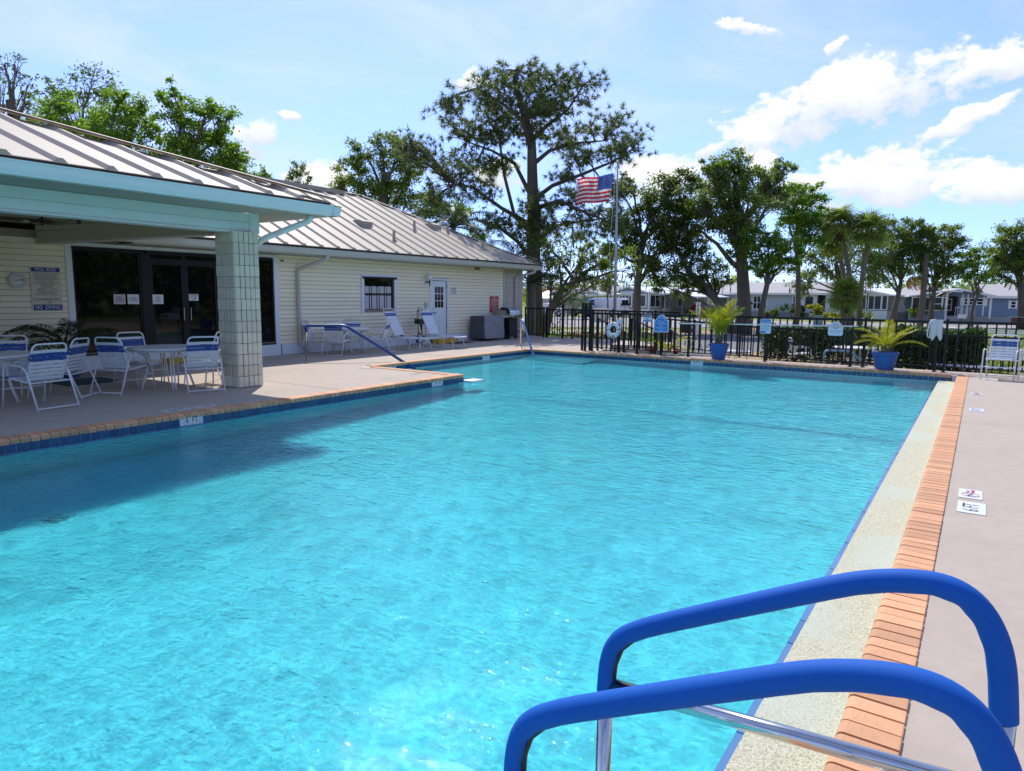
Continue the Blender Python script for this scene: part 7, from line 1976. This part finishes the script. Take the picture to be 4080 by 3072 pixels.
for k in range(7): rl.box(h.u(3800) + k * .2, -1.46, .7, h.u(3800) + k * .2 + .03, -1.42, 1.55)
rl.box(h.u(3800), -1.47, 1.52, h.u(3818), -1.41, 1.58); rl.build('railing', m_hwhite, h.t)
h.front_gable(h.u(3770), h.u(3948), h.z(3948, 1181), h.z(3805, 1153), 0, 8.9, m_shroof, m_bl, um=h.u(3808), over=.4)
h.gable_roof(h.u(3945), h.L, zw, zw + 1.1, 0, 9, m_shroof, .35, .16)
for (a, b, n_) in ((3841, 3857, 1), (3861, 3884, 1), (3891, 3918, 1)): h.window(a, 1187, b, 1216, n_, True, 0, .08)
for (a, b) in ((3826, 3840), (3919, 3934)): MB().box(h.u(a), -.05, h.z(3830, 1219), h.u(b), -.002, h.z(3830, 1185)).build('shutter', m_hwhite, h.t)
for sx in (3835, 3856, 3885, 3920): MB().box(h.u(sx) - .06, -.04, .75, h.u(sx) + .06, -.003, h.z(3830, 1172)).build('batten', m_hwhite, h.t)
MB().box(h.u(3948) - .1, -.06, .5, h.u(3948) + .1, .08, zw).build('corner_board', m_hwhite, h.t)
h.window(4026, 1199, 4048, 1229, 1, True, 0, .08); 
for (a, b) in ((4019, 4026), (4048, 4055)): MB().box(h.u(a), -.05, h.z(4030, 1231), h.u(b), -.002, h.z(4030, 1196)).build('shutter', m_hwhite, h.t)

# ---------------------------------------------------------------- vehicles
m_carw = M('white_car_paint', (0.72, 0.74, 0.78), rough=.25, coat=.6); m_carr = M('red_car_paint', (0.22, 0.012, 0.02), rough=.25, coat=.6); m_tyre = M('tyre', (0.02, 0.02, 0.02), rough=.9); m_rim = M('alloy_rim', (.5, .5, .52), rough=.3, metal=.9); m_carglass = M('car_glass', (0.01, 0.013, 0.016), rough=.04, spec=.7); m_tail = M('tail_lamp', (0.35, 0.015, 0.02), rough=.3); m_hl = M('head_lamp', (.6, .62, .65), rough=.15)
def vehicle(name, label, cat, pos, rz, Lc, Wc, prof, glassprof, paint, wheels, wr=.34, tail=None, head=None, roof_w=.80):
    """prof: side outline (x forward, z); glassprof: greenhouse outline inside it"""
    t = local_thing(name, label, cat, pos, rz)
    # body lofted across its width: full at the waist, tucked in at the sills, narrower at the roof line
    zmax = max(p[1] for p in prof); zb = max(p[1] for p in prof if p not in glassprof) if glassprof else zmax
    st = [(-1, .55), (-.97, .9), (-.8, 1), (0, 1), (.8, 1), (.97, .9), (1, .55)]
    b = MB(); n = len(prof); vs = []
    xc = sum(p[0] for p in prof) / n; zc = .62
    for (f, k) in st:
        for (x, z) in prof:
            wloc = Wc / 2 * (1 if z < zb else 1 - (1 - roof_w) * (z - zb) / max(zmax - zb, .01))
            kk = 1 if abs(f) < .96 else (.985 if abs(f) < .99 else .95)
            vs.append((xc + (x - xc) * kk, f * wloc, zc + (z - zc) * kk))
    fs = [(i * n + j, i * n + (j + 1) % n, (i + 1) * n + (j + 1) % n, (i + 1) * n + j) for i in range(len(st) - 1) for j in range(n)]
    fs += [tuple(range(n)), tuple((len(st) - 1) * n + j for j in range(n - 1, -1, -1))]
    b.add(vs, fs).build('body', paint, t, smooth=35)
    for (x, y) in wheels:
        for sgn in (-1, 1):
            w_ = MB().lathe([(wr * .62, -.10), (wr * .97, -.10), (wr, -.06), (wr, .06), (wr * .97, .10), (wr * .62, .10)], 18).mesh('tyre', m_tyre, smooth=35)
            rmesh = MB().lathe([(0, .09), (wr * .25, .10), (wr * .6, .07), (wr * .64, .03), (wr * .64, -.09), (0, -.09)], 14).mesh('rim', m_rim)
            o = put('tyre', w_, t, (x, sgn * (Wc / 2 - .09), wr), (R(-90 * sgn), 0, 0)); put('rim', rmesh, o)
    for spec in glassprof or ():
        pass
    return t
def glass_quad(t, name, pts, m=None):
    P = [Vector(p) for p in pts]; nrm = (P[1] - P[0]).cross(P[-1] - P[0]).normalized()
    c = sum(P, Vector()) / len(P)
    if nrm.dot(c - Vector((0, 0, .8))) < 0: nrm = -nrm
    q = [p + nrm * .012 for p in P] + [p - nrm * .02 for p in P]; n = len(P)
    MB().add(q, [tuple(range(n)), tuple(range(2 * n - 1, n - 1, -1))] + [(i, (i + 1) % n, n + (i + 1) % n, n + i) for i in range(n)]).build(name, m or m_carglass, t)
def heading(p, deg):   # angle of the vehicle's nose measured from the line of sight away from the camera, ccw
    return math.atan2(p.y, p.x) + R(deg)
# white van: rear and left flank to the camera, nose to the left
pv = at_dist(2402, 1250, 77); pv.z = ZG
van = vehicle('parked_van', 'white panel van parked across the road, its rear doors to the right', 'van', pv, heading(pv, 62), 5.4, 1.95,
              [(-2.7, .45), (2.6, .45), (2.7, .7), (2.65, 1.0), (1.75, 1.25), (1.1, 1.98), (.7, 2.08), (-2.5, 2.1), (-2.68, 1.9), (-2.72, .7)], None, m_carw, [(1.7, 0), (-1.6, 0)], .36)
glass_quad(van, 'rear_window', [(-2.73, -.80, 1.28), (-2.73, -.08, 1.28), (-2.70, -.10, 1.88), (-2.70, -.74, 1.88)]); glass_quad(van, 'rear_window', [(-2.73, .08, 1.28), (-2.73, .80, 1.28), (-2.70, .74, 1.88), (-2.70, .10, 1.88)])
for s in (-1, 1):
    glass_quad(van, 'side_window', [(.55, s * .985, 1.25), (1.55, s * .985, 1.25), (1.05, s * .965, 1.85), (.6, s * .965, 1.88)]); MB().box(-2.74, s * .93 - .05, 1.15, -2.68, s * .93 + .05, 1.5).build('tail_lamp', m_tail, van)
    MB().box(.9, s * 1.0, 1.2, 1.15, s * 1.2, 1.45).build('mirror', m_black_frame, van); MB().box(-2.6, s * .975, 1.12, 1.5, s * .985, 1.16).build('side_moulding', m_carw, van)
MB().box(-2.80, -.95, .42, -2.71, .95, .62).build('bumper', m_black_frame, van); MB().box(-2.735, -.02, .7, -2.715, .02, 1.95).build('door_seam', m_black_frame, van); MB().box(-2.735, -.26, .85, -2.72, .26, 1.0).build('licence_plate', m_paper, van)
# white saloon behind the back gate
pc = at_dist(2200, 1250, 76); pc.z = ZG
car = vehicle('parked_car', 'white car parked facing right behind the cross-braced gate', 'car', pc, heading(pc, -125), 4.5, 1.8,
              [(-2.2, .35), (2.15, .35), (2.25, .6), (2.15, .82), (1.0, .95), (.35, 1.38), (-.3, 1.46), (-1.2, 1.40), (-1.9, 1.0), (-2.2, .9)], None, m_carw, [(1.4, 0), (-1.35, 0)], .33)
glass_quad(car, 'windscreen', [(.98, -.78, .98), (.98, .78, .98), (.38, .62, 1.37), (.38, -.62, 1.37)])
for s in (-1, 1):
    glass_quad(car, 'side_window', [(-1.4, s * .90, 1.0), (.85, s * .90, 1.0), (.32, s * .80, 1.34), (-1.1, s * .78, 1.34)]); MB().box(2.05, s * .55, .62, 2.22, s * .85, .80).build('headlight', m_hl, car); MB().box(.75, s * .92, .95, .9, s * 1.08, 1.08).build('mirror', m_carw, car)
MB().box(2.12, -.5, .42, 2.26, .5, .62).build('grille', m_black_frame, car); glass_quad(car, 'rear_window', [(-1.85, -.72, 1.03), (-1.85, .72, 1.03), (-1.25, .62, 1.38), (-1.25, -.62, 1.38)])
# dark red car under the carport
pr_ = at_dist(2795, 1245, 77); pr_.z = ZG
red = vehicle('parked_car', 'dark red hatchback under the white carport, tail to the camera', 'car', pr_, heading(pr_, 25), 4.3, 1.8,
              [(-2.1, .35), (2.1, .35), (2.15, .8), (1.1, 1.0), (.4, 1.5), (-1.2, 1.52), (-2.0, 1.05), (-2.15, .7)], None, m_carr, [(1.35, 0), (-1.3, 0)], .33)
glass_quad(red, 'rear_window', [(-1.98, -.72, 1.08), (-1.98, .72, 1.08), (-1.3, .62, 1.47), (-1.3, -.62, 1.47)])
for s in (-1, 1): MB().box(-2.12, s * .55, .85, -2.0, s * .85, 1.05).build('tail_lamp', m_tail, red); glass_quad(red, 'side_window', [(-1.4, s * .90, 1.05), (.9, s * .90, 1.05), (.38, s * .80, 1.43), (-1.15, s * .78, 1.45)])
# golf cart with a blue canopy
pg = at_dist(2316, 1250, 76); pg.z = ZG
gc = local_thing('golf_cart', 'dark golf cart with bright blue canopy left of the van', 'golf cart', pg, heading(pg, 70))
MB().prism([(-1.2, .35), (1.2, .35), (1.25, .6), (.8, .95), (.55, .6), (.1, .5), (.0, .85), (-.5, .85), (-.6, 1.25), (-.75, 1.25), (-.8, .9), (-1.2, .85)], 'y', -.58, .58).build('body', m_metal_dark, gc)
MB().prism([(-1.3, 1.86), (1.1, 1.86), (1.15, 1.90), (.9, 1.97), (-1.1, 1.97), (-1.35, 1.9)], 'y', -.65, .65).build('canopy', M('canopy_blue', (.03, .22, .60), rough=.4), gc)
for x in (-1.0, .85):
    for s in (-1, 1): MB().tube([(x, s * .52, .6), (x * .95, s * .55, 1.87)], .022, 6).build('canopy_post', m_black_frame, gc)
for x in (-.85, .85):
    for s in (-1, 1): put('wheel', MB().lathe([(0, -.09), (.23, -.09), (.24, 0), (.23, .09), (0, .09)], 14).mesh('wheel', m_tyre), gc, (x, s * .5, .24), (R(90), 0, 0))

# ---------------------------------------------------------------- flag, lamp posts, signs, other street things
fp = at_dist(2450, 1280, 29); f0 = Vector((fp.x, fp.y, ZG)); ftop = at_dist(2461, 652, 29)
t = thing('flagpole', 'tall slim grey flagpole rising left of the dark oak', 'flagpole', f0)
MB().tube([f0, f0 + (ftop - f0) * .5, ftop], [.07, .058, .032], 10).build('pole', M('grey_aluminium', (.42, .43, .45), rough=.4, metal=.5), t, f0, smooth=True)
MB().lathe([(0, 0)] + [(.07 * math.sin(a), .07 - .07 * math.cos(a)) for a in [math.pi * i / 6 for i in range(1, 6)]] + [(0, .14)], 10, ftop).build('ball', m_gutter, t, f0, smooth=True)
MB().tube([ftop - Vector((.06, .03, .1)), f0 + (ftop - f0) * .55 + Vector((-.25, -.1, 0)), f0 + Vector((-.08, 0, 1.2))], .008, 4).build('halyard', m_frame, t, f0)
# flag flying to the left, tilted in the wind: corners in the view
c0, c1, c2, c3 = [np.array(at_dist(x, y, 28.9)) for x, y in ((2447, 690), (2427, 802), (2293, 815), (2301, 716))]   # hoist top, hoist bottom, fly bottom, fly top
fo = Vector(c0); fl = thing('national_flag', 'red, white and blue striped flag with stars flying left from the flagpole', 'flag', fo)
vd = np.array([-math.sin(HEAD), math.cos(HEAD), 0])
NU, NV = 40, 26
def fpt(u, v):
    p = (c0 * (1 - v) + c1 * v) * (1 - u) + (c3 * (1 - v) + c2 * v) * u
    p = p + vd * (.13 * math.sin(7.0 * u + 2.2 * v) * u ** .6) + np.array([0, 0, 1]) * (.05 * math.sin(8 * u + 1.0 + v) * u ** .7)
    if u > .96: p = p + np.array([0, 0, .03 * math.sin(v * 37)]) + (c3 - c0) / np.linalg.norm(c3 - c0) * .05 * math.sin(v * 53)
    return p
m_fr = leafmat('flag_red', (0.62, 0.03, 0.04), tr=.65, island=0, tint=(1.2, .9, .9)); m_fwh = leafmat('flag_white', (0.80, 0.78, 0.78), tr=.65, island=0, tint=(1, 1, 1)); m_fb = leafmat('flag_blue', (0.04, 0.09, 0.34), tr=.60, island=0, tint=(1, 1, 1.1))
def flag_part(name, u0, u1, v0, v1, m, nu=16, nv=2, lift=0.0):
    b = MB(); vs = [fpt(u0 + (u1 - u0) * i / nu, v0 + (v1 - v0) * j / nv) + vd * lift for j in range(nv + 1) for i in range(nu + 1)]
    b.add(vs, [(j * (nu + 1) + i, j * (nu + 1) + i + 1, (j + 1) * (nu + 1) + i + 1, (j + 1) * (nu + 1) + i) for j in range(nv) for i in range(nu)])
    return b.build(name, m, fl, fo, smooth=True)
for k in range(13):
    v0, v1 = k / 13, (k + 1) / 13; u0 = .42 if k < 7 else 0
    flag_part('stripe', u0, 1, v0, v1, m_fr if k % 2 == 0 else m_fwh)
flag_part('canton', 0, .42, 0, 7 / 13, m_fb, 10, 6)
stars = MB()
for r_ in range(9):
    for c_ in range(6 if r_ % 2 == 0 else 5):
        u = .42 * (c_ * 2 + (1 if r_ % 2 == 0 else 2)) / 12; v = 7 / 13 * (r_ + 1) / 10
        p = fpt(u, v); ex = fpt(u + .01, v) - p; ex /= np.linalg.norm(ex); ey = fpt(u, v + .01) - p; ey /= np.linalg.norm(ey)
        pts = [p - vd * .012 + (ex * math.sin(math.pi * i / 5) - ey * math.cos(math.pi * i / 5)) * (.034 if i % 2 == 0 else .014) for i in range(10)]
        stars.add(pts + [p - vd * .012], [(i, (i + 1) % 10, 10) for i in range(10)])
stars.build('star', m_fwh, fl, fo)['kind'] = 'stuff'
# lamp posts
def lamp(label, sx, sy_top, sy_base, z0=ZG):
    b = on_z(sx, sy_base, z0); t = thing('lamp_post', label, 'lamp post', b, group='black lamp posts'); D = math.hypot(b.x, b.y) * math.cos(math.atan2((sx - 2040), F_PX)); top = at_dist(sx, sy_top, D).z
    MB().tube([b, b + Vector((0, 0, .5)), b + Vector((0, 0, .55)), Vector((b.x, b.y, top - .5))], [.07, .06, .04, .035], 8).build('pole', m_fence, t, b)
    MB().lathe([(0, 0), (.08, 0), (.12, .30), (.10, .32), (0, .32)], 6, (b.x, b.y, top - .5)).build('lantern', m_pane2, t, b); MB().lathe([(.17, 0), (.10, .12), (.02, .20), (0, .2)], 6, (b.x, b.y, top - .19)).build('cap', m_fence, t, b)
lamp('black lantern post in front of the big oak trunk', 2988, 1202, 1300); lamp('slim lamp post left of the golden shrub', 3228, 1238, 1290)
# far lamp mast and street sign
b = on_z(2326, 1268, ZG); t = thing('light_mast', 'slim dark light mast with small head beside the cream home', 'light mast', b); top = at_dist(2326, 1138, 74).z
MB().tube([b, (b.x, b.y, top)], [.08, .05], 8).build('pole', m_metal_dark, t, b); MB().box(b.x - .35, b.y - .1, top - .15, b.x + .1, b.y + .1, top).build('head', m_metal_dark, t, b)
b = on_z(2784, 1300, ZG); t = thing('street_sign', 'small green street name plate on a white post before the red car', 'street sign', b); dd = math.hypot(b.x, b.y) * .97; zt = at_dist(2784, 1202, dd).z
MB().box(b.x - .05, b.y - .05, ZG, b.x + .05, b.y + .05, zt).build('post', m_hwhite, t, b); MB().beam((b.x - .3, b.y - .2, zt + .08), (b.x + .3, b.y + .2, zt + .08), .02, .15).build('name_plate', M('sign_green', (.02, .2, .15)), t, b)
b = on_z(2255, 1290, ZG); t = thing('road_sign', 'grey back of an octagonal road sign on a post behind the back fence', 'road sign', b); dd = math.hypot(b.x, b.y) * .99
zt = at_dist(2255, 1212, dd).z; rr = .38
MB().box(b.x - .04, b.y - .04, ZG, b.x + .04, b.y + .04, zt - .2).build('post', m_hwhite, t, b)
ux = Vector((math.cos(HEAD), math.sin(HEAD), 0)); pc_ = Vector((b.x, b.y, zt - .4)) - Vector((-math.sin(HEAD), math.cos(HEAD), 0)) * .06
o8 = [pc_ + ux * rr * math.cos(R(22.5 + 45 * i)) + Vector((0, 0, rr * math.sin(R(22.5 + 45 * i)))) for i in range(8)]; dk = Vector((-math.sin(HEAD), math.cos(HEAD), 0)) * .015
MB().add(o8 + [p + dk for p in o8], [tuple(range(8)), tuple(range(15, 7, -1))] + [(i, i + 8, (i + 1) % 8 + 8, (i + 1) % 8) for i in range(8)]).build('plate', M('sign_back', (.35, .36, .38), rough=.4, metal=.5), t, b)
# white posts with a planter by the gravel, utility boxes, PVC rails, bench-like planter
for (sx, sb, st_, lab) in ((2722, 1325, 1285, 'white square post left of the black planter beyond the steps'), (2778, 1328, 1280, 'white square post beside the gravel bed, behind the first potted palm')):
    b = on_z(sx, sb, ZG); dd = math.hypot(b.x, b.y); zt = at_dist(sx, st_, dd * .965).z
    tag(MB().box(-.13, -.13, 0, .13, .13, zt - ZG).build('white_post', m_hwhite), lab, 'post'); bpy.data.objects[[o.name for o in bpy.data.objects if o.name.startswith('white_post')][-1]].location = b
b = on_z(2735, 1325, ZG); t = thing('black_planter', 'black planter box with a small shrub by the gravel bed', 'planter', b); MB().box(b.x - .35, b.y - .3, ZG, b.x + .35, b.y + .3, ZG + .6).build('box', m_iron, t, b)
pts, _ = clump_points((b.x, b.y, ZG + .85), .4, 260, .9); link('foliage', np_mesh('foliage', leaf_quads(pts, .13) - np.array(b), 4, l_oak), t, b)
b = on_z(3258, 1305, ZG); tag(MB().box(-.3, -.3, 0, .3, .3, .95).build('utility_box', M('utility_grey', (.25, .30, .34))), 'grey utility box at the road edge left of the palms', 'utility box'); bpy.data.objects['utility_box'].location = b
b = on_z(2393, 1283, ZG); tag(MB().box(-.55, -.4, 0, .55, .4, 1.2).build('utility_cabinet', m_cream), 'tan utility cabinet in the road bed before the van', 'utility cabinet'); bpy.data.objects['utility_cabinet'].location = b
pv0, pv1 = at_dist(3765, 1307, 26), at_dist(4200, 1327, 26)
t = thing('pvc_rail', 'pair of long white plastic rails beyond the hedge at the right', 'rail', pv0)
for dz in (0, -.10): MB().tube([pv0 + Vector((0, 0, dz)), pv1 + Vector((0, 0, dz))], .035, 8).build('rail', m_pvc, t, pv0, smooth=True)
for k in range(4):
    p = pv0 + (pv1 - pv0) * (k + .5) / 4; MB().box(p.x - .03, p.y - .03, ZG, p.x + .03, p.y + .03, p.z).build('post', m_pvc, t, pv0)
b = on_z(4068, 1312, ZG); t = thing('garden_bench', 'reddish wooden bench on the lawn at the right edge before the blue home', 'bench', b); m_rw = M('red_wood', (.20, .06, .035), rough=.7)
ub = Vector((math.cos(HEAD + .2), math.sin(HEAD + .2), 0)); vb = Vector((-ub.y, ub.x, 0))
for k in range(3): MB().beam(b - ub * .8 + vb * .2 + Vector((0, 0, .55 + .14 * k)), b + ub * .8 + vb * .2 + Vector((0, 0, .55 + .14 * k)), .03, .12).build('slat', m_rw, t, b)
for k in range(3): MB().beam(b - ub * .8 - vb * .15 * k + Vector((0, 0, .45)), b + ub * .8 - vb * .15 * k + Vector((0, 0, .45)), .12, .03).build('slat', m_rw, t, b)
for s in (-.7, .7):
    for v_ in (-.3, .2): MB().beam(b + ub * s + vb * v_, b + ub * s + vb * v_ + Vector((0, 0, .45 if v_ < 0 else .9)), .05, .05, up=(0, 1, 0)).build('leg', m_rw, t, b)
MB().box(b.x - .9, b.y - .1, ZG + .93, b.x + .9, b.y + .25, ZG + .97).build('cap_board', m_cream, t, b)
b = on_z(3830, 1300, ZG); t = thing('small_sign', 'small white sign on a short stake at the road before the crooked oak', 'sign', b); MB().box(b.x - .02, b.y - .02, ZG, b.x + .02, b.y + .02, ZG + .7).build('stake', m_metal_dark, t, b); MB().beam(b + Vector((-.3, -.17, .85)), b + Vector((.3, .17, .85)), .02, .35).build('plate', m_hwhite, t, b)
# power lines with poles far away
pw = thing('power_line', 'thin power cables crossing low in the sky behind the homes', 'power line', at_dist(2200, 1250, 140)); o = tuple(at_dist(2200, 1250, 140))
for (y_, dz) in ((1119, 0), (1128, 0), (1138, 0)):
    MB().tube(bez(at_dist(2100, y_ - 6, 140), at_dist(2800, y_ + 4, 140), at_dist(3500, y_ - 8, 140), 10), .018, 4).build('cable', m_metal_dark, pw, o)
for sx in (2100, 3500):
    p = at_dist(sx, 1110, 140); MB().tube([(p.x, p.y, ZG), p], .15, 8).build('pole', m_bark, pw, o)

# woods on the camera's side of the pool, mirrored in the dark glass
wood = []
for k in range(240):
    b = Vector((26 + 22 * rng.random(), -45 + 110 * rng.random(), 0)); hgt = 6 + 4.5 * rng.random(); rr = 2.2 + 1.5 * rng.random()
    for zz in (hgt - rr * .8, hgt * .6, hgt * .28):
        pts, _ = clump_points((b.x, b.y, ZG + zz), rr, 60, .8); wood.append(pts)
tag(link('near_woods', np_mesh('near_woods', leaf_quads(np.concatenate(wood), .8), 4, l_oak)), 'line of green woods along the right side of the pool grounds', 'woods', kind='stuff')
# lettering becomes plain geometry
dg = bpy.context.evaluated_depsgraph_get()
for o in [o for o in bpy.data.objects if o.type == 'FONT']:
    me = bpy.data.meshes.new_from_object(o.evaluated_get(dg))
    n = bpy.data.objects.new(o.name, me); nm = o.name; col.objects.link(n); n.parent = o.parent
    n.location = o.location; n.rotation_euler = o.rotation_euler; n.scale = o.scale
    bpy.data.objects.remove(o); n.name = nm
